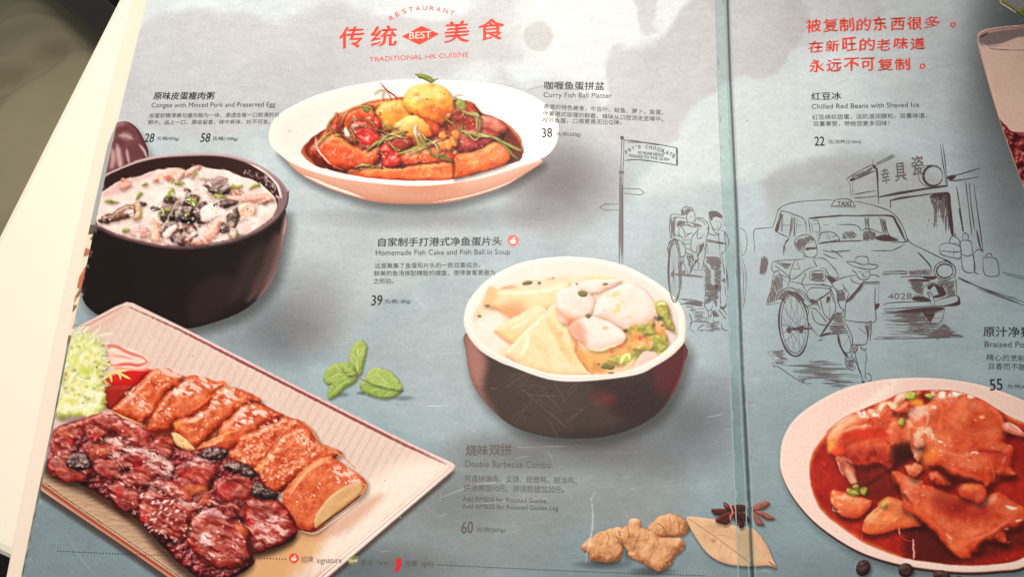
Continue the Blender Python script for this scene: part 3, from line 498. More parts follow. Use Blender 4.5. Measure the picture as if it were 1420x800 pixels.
    for q in [R1(600, 250, 680, 200, 760, 190, 860, 175), R1(640, 210, 660, 260, 670, 315), R1(740, 200, 800, 240, 880, 280), R1(720, 200, 760, 240, 765, 285), R1(560, 100, 640, 120, 700, 170), R1(580, 280, 640, 230, 700, 200)]: stroke(q, 3.0, (246, 206, 120), .95, (.9, .1), own=LT)
    for x, y in R1(615, 180, 670, 130, 505, 150, 160, 85, 650, 90): glow(x, y, 1.5, 2, (80, 60, 20), .9)
    specks(R1(0, 200, 200, -100, 480, -60, 560, 300, 480, 600, 100, 620), 40, 2.4, [(250, 246, 214), (180, 190, 80), (236, 232, 160)], 7, .5, 3)
    glow(84, 578, 10, 8, (120, 110, 40), .6)
    # roast goose, sliced
    def goose(q, **kw):
        d = dict(bev=9, hgt=.8, bump=.55, bs=7, spec=.6, gl=24, hl=(255, 220, 200), mot=.34, ms=9, own=owner('roast_plate', 'goose_slice'), sh=(3, 4, 6, .36), k=.6, aa=2.6, rough=1, rs=5, n=3); d.update(kw)
        blob(q, [(106, 22, 8), (192, 66, 30), (222, 108, 60), (248, 184, 146)], **d)
    def glaze(q, seed, op=.8): veil(q, (247, 204, 188), op, 5.5, -.06, .1, seed, 3, .7, 1.5, .45)
    def bubbles(q, n, seed): specks(q, n, 2.0, [(255, 214, 160), (255, 226, 200), (250, 190, 140)], seed, .85, 1.5)
    base = R2(-100, 250, 300, 170, 640, 300, 1000, 440, 1290, 600) + R3(640, 200, 780, 400, 1000, 600, 600, 800) + R5(1300, 740, 1000, 500, 700, 300, 300, 280, 60, 200, -300, 100)
    blob(base, [(90, 14, 8), (170, 46, 22), (214, 90, 50)], bev=6, bump=1.4, bs=6, mot=.4, ms=9, own=PT, spec=.4, soft=2)
    s1 = R1(665, 620, 740, 540, 820, 470, 920, 380, 1000, 300, 1110, 178, 1240, 160, 1340, 190, 1420, 240, 1416, 330, 1250, 440, 1190, 560, 1110, 680, 1000, 775, 900, 730, 780, 680); goose(s1)
    stroke(R1(665, 625, 780, 685, 900, 735, 1000, 775), 3, (240, 166, 104), .9); glaze(R1(760, 480, 900, 400, 1000, 460, 1110, 590, 1040, 650, 900, 570), 3, .85); glaze(R1(1180, 150, 1416, 190, 1416, 270, 1250, 230), 5); bubbles(R1(1000, 320, 1150, 220, 1380, 280, 1250, 420, 1060, 360), 16, 1)
    s2 = R1(1110, 690, 1150, 600, 1200, 520, 1260, 450, 1416, 340) + R2(100, 310, 200, 230, 280, 160, 440, 190, 560, 230, 640, 235, 640, 285, 560, 330, 490, 430, 430, 540, 300, 605, 200, 640, 100, 650, 20, 760, -60, 790, -190, 760); goose(s2)
    glaze(R2(60, 350, 200, 220, 320, 150, 440, 190, 560, 240, 540, 300, 380, 340, 250, 390, 120, 380), 7, .95); stroke(R2(560, 240, 640, 235, 636, 285, 560, 335, 440, 430, 300, 560), 4, (226, 112, 50), .8, (.8, .3)); stroke(R2(640, 290, 520, 400, 400, 500, 300, 560), 4, (140, 20, 10), .8, (.2, .8)); bubbles(R1(1180, 560, 1330, 520, 1330, 700, 1200, 740), 16, 2); bubbles(R2(-20, 430, 80, 480, 90, 650, 0, 650), 10, 3)
    s3 = R2(88, 720, 130, 640, 300, 612, 420, 540, 490, 460, 520, 380, 600, 300, 720, 283, 860, 330, 960, 375, 1045, 445, 900, 480, 780, 560, 680, 640, 600, 720, 500, 800) + R5(560, 110, 390, 260, 300, 160, 200, 90); goose(s3)
    glaze(R2(480, 470, 540, 360, 640, 300, 800, 310, 860, 380, 780, 440, 640, 490, 520, 560, 380, 640, 200, 680, 160, 640, 320, 600), 9, .95); bubbles(R2(740, 520, 920, 400, 940, 440, 780, 560), 7, 4); bubbles(R5(340, 20, 560, 60, 480, 140, 340, 120), 6, 5); glow(246, 588, 9, 7, (246, 166, 66), .7); bubbles(R2(420, 600, 600, 580, 520, 740, 400, 700), 10, 15)
    blob(R5(138, 90, 190, 78, 300, 140, 360, 200, 392, 262, 340, 268, 240, 232, 180, 190), [(196, 140, 80), (232, 188, 130), (250, 222, 176)], bev=4, n=3, sh=(0, 2, 3, .5))
    s4 = R2(590, 720, 720, 600, 800, 520, 900, 472, 1000, 470, 1180, 545, 1290, 588, 1200, 640, 1060, 690, 1000, 760) + R5(980, 110, 860, 200, 740, 265, 680, 240, 480, 275, 385, 275, 520, 190, 640, 130); goose(s4)
    glaze(R2(720, 660, 800, 560, 900, 480, 1010, 480, 1200, 580, 1050, 640, 900, 690, 740, 760), 12, .95); glaze(R2(1080, 690, 1200, 620, 1330, 640, 1180, 690, 1000, 760), 13, .9); stroke(R5(400, 270, 520, 190, 640, 135, 760, 80, 900, 40), 4, (244, 160, 90), .7, (.6, .2), soft=2); stroke(R5(740, 275, 860, 205, 980, 115), 4, (130, 24, 10), .9, (.8, .2))
    stroke(R2(1290, 590, 1150, 640, 1040, 700, 960, 740), 2.5, (176, 40, 24), .8)
    s5 = R3(-60, 340, 100, 290, 320, 205, 430, 140, 510, 165, 610, 190, 700, 255, 780, 375, 760, 450, 600, 560, 420, 700, 300, 830) + R5(1100, 480, 900, 470, 760, 310, 850, 220); goose(s5, bump=1.5, spec=.75)
    s6 = R3(620, 740, 420, 900, 350, 980) + R5(1340, 740, 1130, 640, 1050, 480, 1160, 340, 1240, 260) + R3(400, 340, 560, 260, 700, 260, 790, 400, 900, 460, 1060, 540, 800, 640); goose(s6, bump=1.5, spec=.75)
    stroke(R3(400, 340, 240, 540, 180, 680, 100, 720), 4.5, (248, 156, 76), .75, (.2, .7), soft=2); stroke(R3(440, 310, 260, 500, 190, 640), 3, (150, 28, 12), .7, (.3, .3), soft=2)
    bubbles(R3(540, 300, 720, 380, 780, 580, 620, 520, 560, 400), 34, 6); veil(R3(560, 260, 720, 370, 720, 490, 590, 460), (250, 206, 190), .85, 4, .02, .14, 4, 3); bubbles(R3(0, 380, 400, 300, 420, 440, 200, 520, 0, 560), 44, 7); bubbles(R3(250, 600, 700, 560, 640, 760, 200, 760), 50, 8); bubbles(R5(800, 300, 1150, 180, 1300, 400, 1100, 440, 900, 400), 34, 9); bubbles(R5(1080, 480, 1400, 440, 1400, 700, 1200, 660), 30, 11)
    stroke(R3(600, 190, 700, 250, 780, 370, 800, 430, 940, 490, 1080, 590, 1200, 700), 3, (206, 130, 84), .8, rough=.8)
    s7 = R6z(145, 365, 205, 262, 320, 160, 400, 138, 490, 190, 590, 262, 602, 300, 580, 350, 450, 445, 330, 545, 250, 545, 182, 505); goose(s7, bev=12, spec=.45)
    glaze(R6z(420, 200, 500, 200, 590, 280, 500, 290, 440, 280), 15, .8); bubbles(R6z(430, 200, 560, 240, 500, 300, 430, 260), 14, 10); bubbles(R6z(190, 370, 420, 240, 380, 330, 240, 420), 16, 12); stroke(R6z(180, 360, 250, 255, 350, 165, 410, 145), 4, (246, 168, 110), .75, (.3, .5), soft=2)
    blob(R6z(322, 528, 326, 460, 400, 362, 490, 300, 565, 282, 582, 340, 460, 440, 355, 520), [(170, 112, 66), (212, 162, 108), (236, 200, 150)], bev=5, n=3, mot=.16, ms=8, ax=.5, ay=2, ang=-.7); stroke(R6z(320, 540, 400, 480, 480, 425, 572, 350), 2.5, (90, 30, 14), .9); stroke(R6z(570, 290, 600, 300, 575, 350), 3, (232, 150, 70), .8)
    stroke(R6z(250, 548, 320, 560, 400, 510, 560, 390), 2, (240, 196, 168), .7)
    # barbecued pork, dark red glaze
    CS = [(38, 5, 3), (122, 20, 14), (176, 44, 32), (230, 144, 124)]
    def cs(q, **kw):
        d = dict(bev=6, hgt=.6, bump=2.3, bs=11, spec=.75, gl=13, hl=(252, 208, 190), mot=.36, ms=16, own=owner('roast_plate', 'barbecue_pork'), sh=(2, 4, 6, .34), k=.62, aa=4, rough=2, rs=9, n=3, ax=.45, ay=1.5, ang=.55, op=.94); d.update(kw)
        blob(q, CS, **d)
    heap = R4(40, 700, 60, 400, 150, 260, 450, 150, 720, 90, 900, 180, 1180, 330, 1420, 480) + R5(300, 260, 560, 260, 750, 330, 1050, 480, 1180, 680, 1300, 790) + R7(1080, 300, 1110, 500, 900, 620, 640, 690, 640, 800, 300, 1000, -40, 900, -400, 560) + R6(560, 560, 240, 340, 0, 200)
    blob(heap, [(20, 2, 4), (84, 8, 14), (140, 26, 30), (190, 84, 80)], bev=8, bump=2.5, bs=6, mot=.5, ms=8, spec=.7, gl=14, hl=(240, 190, 180), own=PT, soft=2, sh=(-4, 7, 9, .6))
    pork = [R4(130, 330, 200, 250, 420, 180, 470, 260, 420, 380, 200, 380), R4(430, 180, 620, 100, 740, 90, 870, 180, 820, 280, 620, 300, 470, 300), R4(740, 220, 900, 170, 1060, 240, 1180, 340, 1100, 400, 900, 380, 780, 320), R4(900, 380, 1050, 350, 1180, 420, 1150, 490, 960, 460),
            R4(90, 520, 110, 380, 280, 340, 340, 440, 300, 560, 160, 580), R4(420, 480, 520, 380, 720, 340, 920, 440, 800, 560, 560, 590), R4(460, 300, 560, 250, 700, 300, 660, 380, 520, 400), R4(1150, 480, 1200, 390, 1340, 400, 1420, 480, 1400, 600, 1260, 580), R4(50, 700, 90, 580, 260, 540, 480, 570, 560, 680, 480, 820, 280, 860, 120, 800),
            R4(760, 620, 900, 540, 1080, 540, 1140, 620, 980, 700, 800, 720), R4(960, 720, 1120, 640, 1320, 600, 1420, 640, 1420, 760, 1240, 800, 1020, 800), R4(540, 640, 720, 600, 860, 700, 820, 800, 620, 820), R5(160, 560, 260, 450, 400, 410, 560, 400, 640, 460, 560, 620, 460, 740, 300, 740, 180, 680),
            R5(640, 640, 720, 560, 860, 540, 1000, 560, 1040, 680, 960, 790, 760, 820, 640, 760), R6(230, 200, 330, 150, 520, 180, 600, 300, 600, 440, 440, 480, 340, 420, 270, 330), R6(380, 60, 640, 40, 720, 130, 560, 200, 420, 190), R6(560, 540, 600, 340, 700, 200, 860, 160, 1040, 260, 1180, 380, 1240, 440, 1120, 640, 1000, 780, 780, 760, 680, 640),
            R6(700, 140, 900, 120, 1060, 200, 1180, 330, 980, 330, 800, 240), R7(-20, 300, 60, 240, 200, 190, 360, 290, 480, 370, 580, 420, 600, 600, 620, 760, 400, 860, 120, 800, -60, 620, -100, 440), R7(280, 160, 420, 130, 540, 200, 560, 320, 420, 310, 320, 260), R7(540, 110, 700, 90, 900, 110, 980, 190, 1040, 260, 1100, 400, 1110, 490, 900, 610, 700, 680, 620, 640, 590, 500, 570, 330)]
    for k, q in enumerate(pork): cs(q, **(dict(bev=12) if k in (16, 18, 20) else {}))
    for q, wd in [(R5(640, 480, 600, 580, 520, 680, 420, 790), 5), (R5(380, 380, 300, 470, 200, 580), 4), (R6(230, 190, 270, 330, 350, 440, 480, 540), 6), (R6(430, 420, 520, 480, 580, 560), 10), (R6(1090, 520, 1130, 640, 1090, 780), 7), (R6(620, 180, 590, 320, 560, 440), 3), (R7(600, 420, 580, 560, 610, 700), 7), (R7(430, 180, 480, 280, 560, 340), 7), (R4(500, 430, 700, 400, 900, 480), 3), (R4(700, 690, 880, 720, 960, 690, 1060, 620), 4), (R4(1150, 500, 1260, 600, 1420, 640), 3), (R4(470, 330, 600, 390, 800, 360), 3)]:
        stroke(q, wd, (44, 8, 6), .6, (.2, .2), soft=3, rough=1)
    for q, sd in [(R4(280, 540, 480, 560, 540, 680, 420, 720, 260, 680), 1), (R5(460, 300, 560, 240, 740, 260, 740, 340, 620, 370, 480, 370), 2), (R5(720, 420, 900, 400, 1040, 480, 1060, 570, 900, 540, 740, 470), 3), (R5(1020, 680, 1080, 620, 1300, 740, 1280, 790, 1160, 790, 1020, 760), 4)]:
        blob(q, [(20, 8, 8), (74, 46, 44), (150, 114, 108)], bev=6, bump=2.0, bs=4, mot=.4, ms=5, spec=.6, gl=14, n=3, rough=1.5, sh=(1, 2, 3, .4), own=owner('roast_plate', 'charred_edge'))
    blob(R7(740, 50, 830, 20, 900, 45, 880, 85, 800, 95), [(14, 8, 6), (34, 24, 20), (80, 66, 60)], bev=4, n=3)
    blob(R7(60, 245, 130, 205, 210, 195, 300, 250, 380, 290, 300, 300, 200, 270, 110, 275), [(190, 110, 110), (226, 164, 160), (246, 206, 200)], bev=4, n=3, op=.85, soft=2)
    for q, sd, o in [(R4(620, 360, 920, 380, 900, 460, 620, 440), 2, .8), (R4(640, 90, 760, 90, 880, 190, 760, 200), 4, .85), (R4(900, 170, 1120, 260, 1060, 320, 900, 240), 5, .75), (R4(780, 480, 1200, 480, 1300, 600, 1060, 560, 860, 540, 780, 640), 6, .85), (R4(1080, 640, 1320, 580, 1420, 720, 1200, 720), 7, .8), (R6(600, 120, 900, 140, 1040, 240, 900, 240), 8, .95), (R6(960, 330, 1180, 340, 1240, 420, 1060, 420), 9, .7),
                     (R7(680, 260, 1010, 280, 1010, 480, 720, 600, 640, 480), 10, .75), (R7(60, 470, 180, 480, 190, 600, 70, 600), 11, .95), (R6(280, 20, 440, 20, 440, 80, 280, 80), 12, .9), (R5(-100, 300, 100, 360, 160, 520, 0, 520), 13, .8), (R5(-60, 600, 220, 690, 200, 740, -60, 660), 14, .8), (R5(400, 340, 560, 380, 440, 440, 300, 420), 15, .7)]:
        veil(q, (250, 208, 196), o, 6, -.03, .12, sd, 4, .5, 1.7, .35)
    for q, o in [(R6(1060, 200, 1300, 180, 1300, 280, 1100, 270), .8), (R4(560, 480, 720, 480, 640, 560, 520, 560), .6), (R7(450, 350, 580, 400, 560, 480, 460, 460), .7), (R6(1220, 340, 1360, 330, 1340, 380, 1240, 380), .6), (R7(80, 60, 180, 80, 170, 140, 90, 130), .6), (R4(120, 290, 320, 260, 300, 350, 120, 350), .5)]:
        wash(q, (226, 120, 62), o*.7, 5, 3, 8)
    for (x, y, rx, ry) in [(314, 676, 16, 12), (165, 685, 8, 14), (200, 720, 8, 12), (190, 645, 12, 8), (345, 722, 10, 10), (130, 605, 10, 6), (255, 655, 10, 8), (95, 612, 8, 8)]: glow(x, y, rx, ry, (196, 24, 34), .6)
    bx = R4(100, 560, 300, 300, 800, 160, 1300, 500, 1420, 700) + R7(400, 200, 1050, 400, 600, 640, 100, 760) + R6(600, 600, 250, 300, 60, 120)
    specks(bx, 190, 2.0, [(255, 222, 206), (246, 190, 176), (230, 150, 130)], 31, .85, 1.9); specks(bx, 60, 3.2, [(255, 226, 210), (240, 180, 168)], 32, .7, 2.4, .4); specks(R6(560, 220, 1100, 300, 1100, 700, 700, 700), 40, 2.6, [(255, 226, 210)], 33, .9, 2, -.5)
    ripple(heap, 2.6, 8, 3, 4, .3); grain(heap, .28, 5, 3, tint=(.7, 1.1, 1.1)); ripple(base, 2.2, 8, 5, 4, .3); grain(base, .2, 5, 4, tint=(.5, 1.1, 1.3))
    wash(R7(580, 540, 660, 580, 640, 690, 600, 660), (70, 24, 16), .7, 4); wash(R6(0, 180, 120, 240, 230, 330, 320, 430, 560, 560, 680, 720, 600, 640, 400, 520, 200, 390, 0, 260), (70, 30, 16), .55, 5)
# ------------------------------------------------------- fish ball soup bowl
def paint_soup():
    Q1 = fr(640, 350, 8.875); Q2 = fr(790, 350, 8.875); Q3 = fr(640, 430, 8.875); Q4 = fr(790, 430, 8.875); Z = fr(710, 400, 3.9417)
    BW = owner('soup_bowl', None, 'printed dark bowl with pale inside holding fish ball soup')
    body = [(646, 462), (646, 485), (650, 512), (660, 540), (685, 570), (712, 591), (748, 603), (790, 608), (840, 605), (882, 592), (915, 570), (937, 538), (948, 506), (950, 478), (900, 440), (780, 470), (690, 450)]
    blob(body, [(26, 17, 12), (58, 42, 33), (140, 92, 78)], bev=16, hgt=.4, own=BW, sh=(6, 9, 14, .4), mot=.06, ms=30, k=.25, off=-.02, aa=2)
    CLIP[0] = spl(body)
    wash([(643, 455), (660, 480), (676, 500), (672, 540), (690, 575), (660, 560), (640, 520)], (158, 104, 92), .8, 7); wash([(650, 470), (668, 490), (664, 530), (652, 510)], (176, 120, 106), .5, 6)
    wash([(700, 515), (780, 530), (800, 560), (770, 600), (700, 590), (672, 550)], (66, 49, 38), .6, 16)
    wash([(825, 528), (880, 522), (920, 500), (955, 470), (955, 520), (925, 570), (890, 585), (850, 570)], (36, 4, 5), .95, 14)
    wash([(905, 508), (940, 488), (952, 470), (950, 500), (935, 545), (915, 550)], (84, 4, 9), .8, 8); glow(838, 553, 26, 18, (100, 30, 30), .7)
    stroke([(951, 476), (947, 508), (935, 540), (915, 568)], 3.5, (150, 40, 46), .55, (.4, .1), soft=2.5)
    wash([(780, 600), (850, 590), (900, 560), (930, 540), (915, 575), (870, 600), (820, 610)], (30, 18, 14), .6, 8)
    r = random.Random(4)
    for _ in range(30):   # scuffs in the laminate across the dark bowl
        x, y = r.uniform(690, 800), r.uniform(515, 595); a = r.choice([-.75, -.7, .8, .2, 1.2]) + r.uniform(-.15, .15); l = r.uniform(8, 50)
        stroke([(x, y), (x+l*math.cos(a), y+l*math.sin(a))], .9, (186, 160, 136), r.uniform(.06, .26), (.2, .2), soft=.9, shade=0)
    for x, y in Z(45, 600, 215, 560, 75, 680) + [(760, 566), (700, 540), (735, 575)]: glow(x, y, 3, 2.4, (40, 28, 22), .8)
    CLIP[0] = None
    rim = Q1(30, 799, 88, 600, 250, 400, 420, 268, 700, 138, 1000, 74, 1300, 50) + Q2(0, 53, 300, 75, 620, 145, 900, 268, 1150, 428, 1330, 600, 1420, 790) + Q4(1422, 330, 1390, 420, 1250, 560, 1050, 682, 800, 792) + Z(400, 502, 200, 492) + Q3(500, 640, 250, 500, 100, 335, 36, 180)
    blob(rim, [(232, 178, 160), (250, 226, 212), (255, 244, 234)], bev=5, hgt=.8, own=BW, k=.6, aa=1.9, light=(-.2, -.6, .7))
    inner = Q1(110, 780, 170, 610, 320, 430, 480, 300, 740, 180, 1000, 115, 1300, 90) + Q2(0, 92, 300, 112, 600, 190, 870, 310, 1080, 450, 1250, 620, 1330, 780) + Q4(1335, 300, 1270, 400, 1130, 530, 930, 650, 700, 745, 500, 790) + Z(400, 470, 200, 460) + Q3(560, 600, 330, 470, 190, 320, 100, 170)
    IN = owner('soup_bowl', 'bowl_inside')
    blob(inner, [(222, 172, 156), (248, 216, 202), (254, 234, 222)], bev=5, hgt=.3, own=IN, k=.4, aa=2, soft=1.5, grad=(-.12, .08))
    CLIP[0] = spl(inner)
    SO = owner('soup_bowl', 'soup')
    soup = Q1(150, 760, 280, 560, 420, 450, 640, 390, 900, 330, 1200, 290) + Q2(0, 290, 200, 290, 500, 330, 800, 420, 1000, 560, 1180, 690) + Q4(1290, 200, 1270, 350, 1100, 520, 900, 640, 650, 740) + Z(420, 466, 200, 460, 0, 390) + Q3(500, 560, 300, 420, 170, 240)
    blob(soup, [(214, 150, 110), (246, 206, 176), (252, 226, 206)], bev=5, hgt=.2, own=SO, mot=.12, ms=20, soft=3, k=.3)
    wash(Q3(120, 200, 300, 60, 520, 60, 600, 200, 560, 420, 400, 520, 260, 420), (250, 220, 206), .9, 8); wash(Q2(230, 300, 400, 290, 560, 330, 450, 400, 280, 390), (244, 204, 136), .8, 5)
    wash(Q4(0, 420, 300, 500, 700, 260, 1000, 160, 1240, 200, 1240, 340, 1150, 560, 700, 700, 300, 780, 0, 700), (222, 160, 78), .85, 7); veil(Q4(0, 420, 700, 260, 1200, 200, 1150, 560, 300, 780), (190, 110, 46), .5, 12, .0, .2, 4)
    FC = [(226, 156, 102), (242, 206, 158), (250, 228, 196)]; FB = [(224, 172, 154), (240, 212, 199), (250, 232, 222)]; GN = [(98, 92, 22), (164, 158, 56), (216, 206, 122)]
    def it(name, q, cols, **kw):
        d = dict(bev=10, hgt=.6, bump=.35, bs=9, mot=.14, ms=14, own=owner('soup_bowl', name) if name else None, sh=(2, 3, 5, .3), k=.55, aa=2, n=3, spec=.08); d.update(kw); blob(q, cols, **d)
    stroke(Q1(480, 460, 560, 430, 660, 420), 4, (222, 130, 96), .7, soft=3)
    it('fish_cake', Q1(260, 600, 320, 500, 345, 420, 450, 460, 640, 460, 900, 440, 1100, 410, 1300, 360, 1330, 500, 1250, 640, 1000, 720, 760, 790, 640, 800, 480, 700, 350, 670, 270, 650), FC, grad=(.1, -.1))
    CL = CLIP[0]
    wash(Q1(340, 420, 440, 470, 440, 560, 340, 650, 265, 620, 290, 540), (244, 176, 120), .8, 4); wash(Q1(520, 640, 700, 620, 800, 700, 700, 800, 560, 770), (242, 152, 106), .8, 8); wash(Q3(480, 0, 700, 0, 760, 60, 660, 100, 580, 70), (240, 150, 104), .8, 5)
    it('fish_cake', Q3(395, 240, 480, 190, 620, 100, 800, 0, 960, -60, 1060, 40, 900, 180, 740, 320, 640, 400, 560, 370, 470, 300), FC, off=.05)
    wash(Q3(430, 250, 560, 230, 680, 300, 640, 390, 540, 350), (250, 198, 126), .6, 6)
    it('fish_cake', Q3(550, 530, 640, 430, 760, 290, 900, 150, 1010, 40, 1110, -60, 1230, -160, 1290, -60, 1300, 100, 1330, 280, 1400, 420) + Q4(60, 520, 200, 720, 260, 800, 0, 810) + Q3(1200, 800, 950, 770, 760, 700), FC, bev=14, grad=(.1, .05), off=.04)
    stroke(Q3(570, 510, 720, 350, 880, 190, 1010, 60), 7, (255, 236, 196), .75, (.4, .5), soft=4); wash(Q3(1050, 120, 1160, 200, 1280, 380, 1420, 560, 1420, 700, 1300, 600, 1180, 400), (246, 190, 124), .5, 6); wash(Q3(740, 330, 900, 300, 980, 360, 820, 440), (250, 202, 150), .55, 9)
    stroke(Q3(1110, -160, 1260, -60, 1290, 120, 1370, 320), 7, (255, 214, 150), .5, soft=4); stroke(Q4(0, 240, 60, 400, 140, 560, 230, 720), 6, (226, 128, 64), .6, soft=5)
    glow(640+1220/8.875, 430+290/8.875, 5, 4, (222, 150, 84), .7); glow(640+1240/8.875, 430+480/8.875, 4, 3, (226, 160, 100), .7); specks(Q3(700, 700, 800, 300, 1100, 100, 1300, 500, 1200, 750), 30, 1.6, [(232, 176, 110), (255, 236, 206)], 5, .4, 3)
    it('fish_ball', Q1(1290, 440, 1420, 380) + Q2(100, 380, 300, 330, 560, 330, 620, 360, 420, 460, 260, 500, 60, 480, -80, 540), FB)
    it('fish_ball', Q2(-170, 560, -150, 470, -40, 430, 120, 450, 240, 500, 305, 590, 290, 690, 240, 770, 120, 830, 0, 870, -110, 860, -150, 720), FB, bev=16)
    wash(Q4(-160, -20, 0, 60, 120, 90, 30, 170, -100, 100), (232, 140, 100), .8, 6); glow(640+1350/8.875, 430+150/8.875, 8, 8, (206, 96, 60), .6)
    it('fish_ball', Q2(290, 760, 320, 620, 430, 500, 600, 410, 780, 380, 920, 470, 1020, 590, 1080, 720, 1070, 830) + Q4(1050, 60, 980, 150, 800, 210, 690, 235, 560, 170, 430, 100, 310, 80), FB, bev=22, hgt=.6, off=.02)
    it('fish_ball', Q4(0, 210, 90, 120, 250, 75, 400, 110, 540, 170, 640, 250, 690, 330, 640, 400, 500, 460, 380, 490, 240, 480, 180, 400, 60, 340), FB, bev=16, off=.03, grad=(.25, 0))
    wash(Q4(0, 220, 90, 130, 170, 200, 190, 320, 200, 430, 80, 340), (232, 140, 106), .75, 6); stroke(Q4(230, 478, 380, 488, 520, 450, 660, 390), 3, (255, 226, 180), .8, soft=2)
    it('fish_ball', Q4(1170, 260, 1250, 240, 1330, 280, 1310, 420, 1210, 520, 1190, 420, 1215, 330), [(206, 160, 150), (234, 204, 194), (246, 224, 214)], sh=None)
    for q in [Q2(1060, 640, 1100, 590, 1190, 620, 1230, 740, 1230, 810) + Q4(1260, 160, 1250, 240, 1180, 200, 1130, 90, 1080, 60), Q4(1080, 0, 1180, -60, 1250, 120, 1290, 260, 1200, 210, 1130, 110), Q4(700, 240, 800, 180, 960, 180, 1040, 240, 1040, 300, 900, 320, 760, 300), Q4(950, 340, 1100, 300, 1200, 330, 1210, 420, 1100, 470, 980, 420), Q4(1060, 420, 1190, 440, 1200, 560, 1110, 590, 1040, 500), Q4(460, 600, 600, 560, 760, 520, 880, 520, 800, 640, 700, 690, 560, 660), Q4(760, 470, 900, 420, 1050, 440, 1000, 500, 860, 500)]:
        it('greens', q, GN, bump=1.5, bs=5, mot=.4, ms=6, bev=4, spec=.2)
    stroke(Q4(620, 660, 660, 580, 720, 540, 740, 600), 6, (240, 226, 150), .8, soft=3); stroke(Q4(660, 740, 720, 690, 780, 620), 5, (246, 220, 160), .7, soft=3); stroke(Q2(1080, 650, 1120, 620, 1180, 640), 4, (240, 226, 160), .8, soft=3)
    it('fish_ball', Q4(860, 560, 930, 505, 1010, 500, 1080, 540, 1110, 620, 960, 720, 820, 780, 760, 740, 800, 650), [(200, 156, 144), (226, 192, 180), (240, 214, 202)], sh=None, k=.3)
    wash(Q4(600, 720, 800, 600, 830, 700, 760, 780, 640, 790), (236, 200, 168), .6, 5)
    veil(Q4(720, 200, 900, 240, 1020, 420, 880, 450, 740, 380), (236, 132, 60), .9, 6, .0, .12, 4, 3)
    for x, y, rx, ry, c in [(865, 345, 3, 3.4, (206, 60, 24)), (635, 445, 4.5, 3.6, (220, 80, 40)), (880, 405, 4.5, 4.5, (250, 180, 140)), (1000, 400, 4, 4, (248, 184, 140)), (800, 300, 5, 4, (244, 150, 90)), (690, 255, 4, 3, (70, 44, 30)), (1100, 100, 7, 4, (50, 50, 20)), (1030, 180, 3, 5, (90, 70, 20)), (440, 220, 4.5, 3.2, (236, 168, 110)), (740, 75, 3.4, 2, (236, 184, 130)), (560, 20, 3.5, 4, (240, 196, 130)), (520, 510, 5, 3, (190, 100, 50)), (1140, 190, 3, 2, (80, 76, 20)), (990, 150, 5, 4, (206, 166, 90)), (280, 670, 0.1, .1, (0, 0, 0))]:
        glow(790+x/8.875, 430+y/8.875, rx*1.3, ry*1.3, c, .95)
    for q in [Q4(380, 690, 430, 640, 500, 660, 550, 690, 520, 730, 420, 725), Q4(470, 770, 510, 755, 550, 770, 500, 785), Q1(740, 380, 800, 345, 870, 355, 860, 390, 780, 400), Q1(930, 370, 960, 350, 980, 370, 960, 395), Q2(95, 490, 150, 465, 215, 490, 210, 540, 130, 545), Q2(400, 380, 440, 370, 475, 385, 440, 405), Q4(180, 60, 230, 40, 265, 70, 230, 100), Q1(285, 650, 320, 640, 360, 650, 320, 672), Q3(195, 65, 220, 55, 240, 80, 215, 95), Q2(70, 385, 90, 380, 100, 400, 80, 405), Q4(340, 655, 360, 645, 380, 660, 350, 670)]:
        blob(q, [(60, 56, 24), (112, 106, 50), (180, 170, 100)], bev=2.5, n=3, aa=1.6, own=owner('soup_bowl', 'spring_onion'))
    glow(640+1090/8.875, 350+330/8.875, 10, 3, (240, 170, 110), .8); glow(640+1130/8.875, 350+315/8.875, 3, 2, (150, 90, 60), .8)
    veil(Q2(520, 500, 660, 500, 620, 740, 520, 740), (240, 190, 116), .7, 7, .0, .15, 5, 3); specks(Q2(330, 700, 600, 430, 1000, 620, 1040, 800, 700, 900), 14, 1.5, [(222, 160, 110), (206, 150, 90)], 6, .6)
    for q, wd, c, o in [(Q3(900, 330, 1000, 480, 1060, 640, 1080, 760), 9, (240, 186, 124), .4), (Q3(1060, 100, 1120, 220, 1230, 420, 1350, 640), 5, (232, 166, 100), .5), (Q3(820, 260, 800, 420, 720, 560), 10, (255, 238, 206), .5), (Q1(420, 500, 700, 500, 1000, 470, 1250, 420), 7, (255, 236, 200), .55), (Q1(360, 640, 520, 690, 700, 770), 5, (232, 150, 98), .5), (Q3(600, 230, 720, 180, 860, 90), 5, (255, 238, 206), .5), (Q3(420, 260, 520, 340, 640, 400), 4, (228, 158, 92), .6)]: stroke(q, wd, c, o, (.2, .2), soft=5)
    veil(soup, (232, 180, 130), .25, 16, .1, .3, 14)
    ripple(soup, 1.3, 9, 7, 4, .4)
    CLIP[0] = None
    stroke(Q3(36, 180, 100, 335, 250, 500, 500, 640) + Z(0, 420, 200, 490, 400, 500) + Q4(800, 785, 1050, 675, 1250, 552, 1390, 412), 3.6, (255, 238, 228), .7, (.3, .3), soft=3)
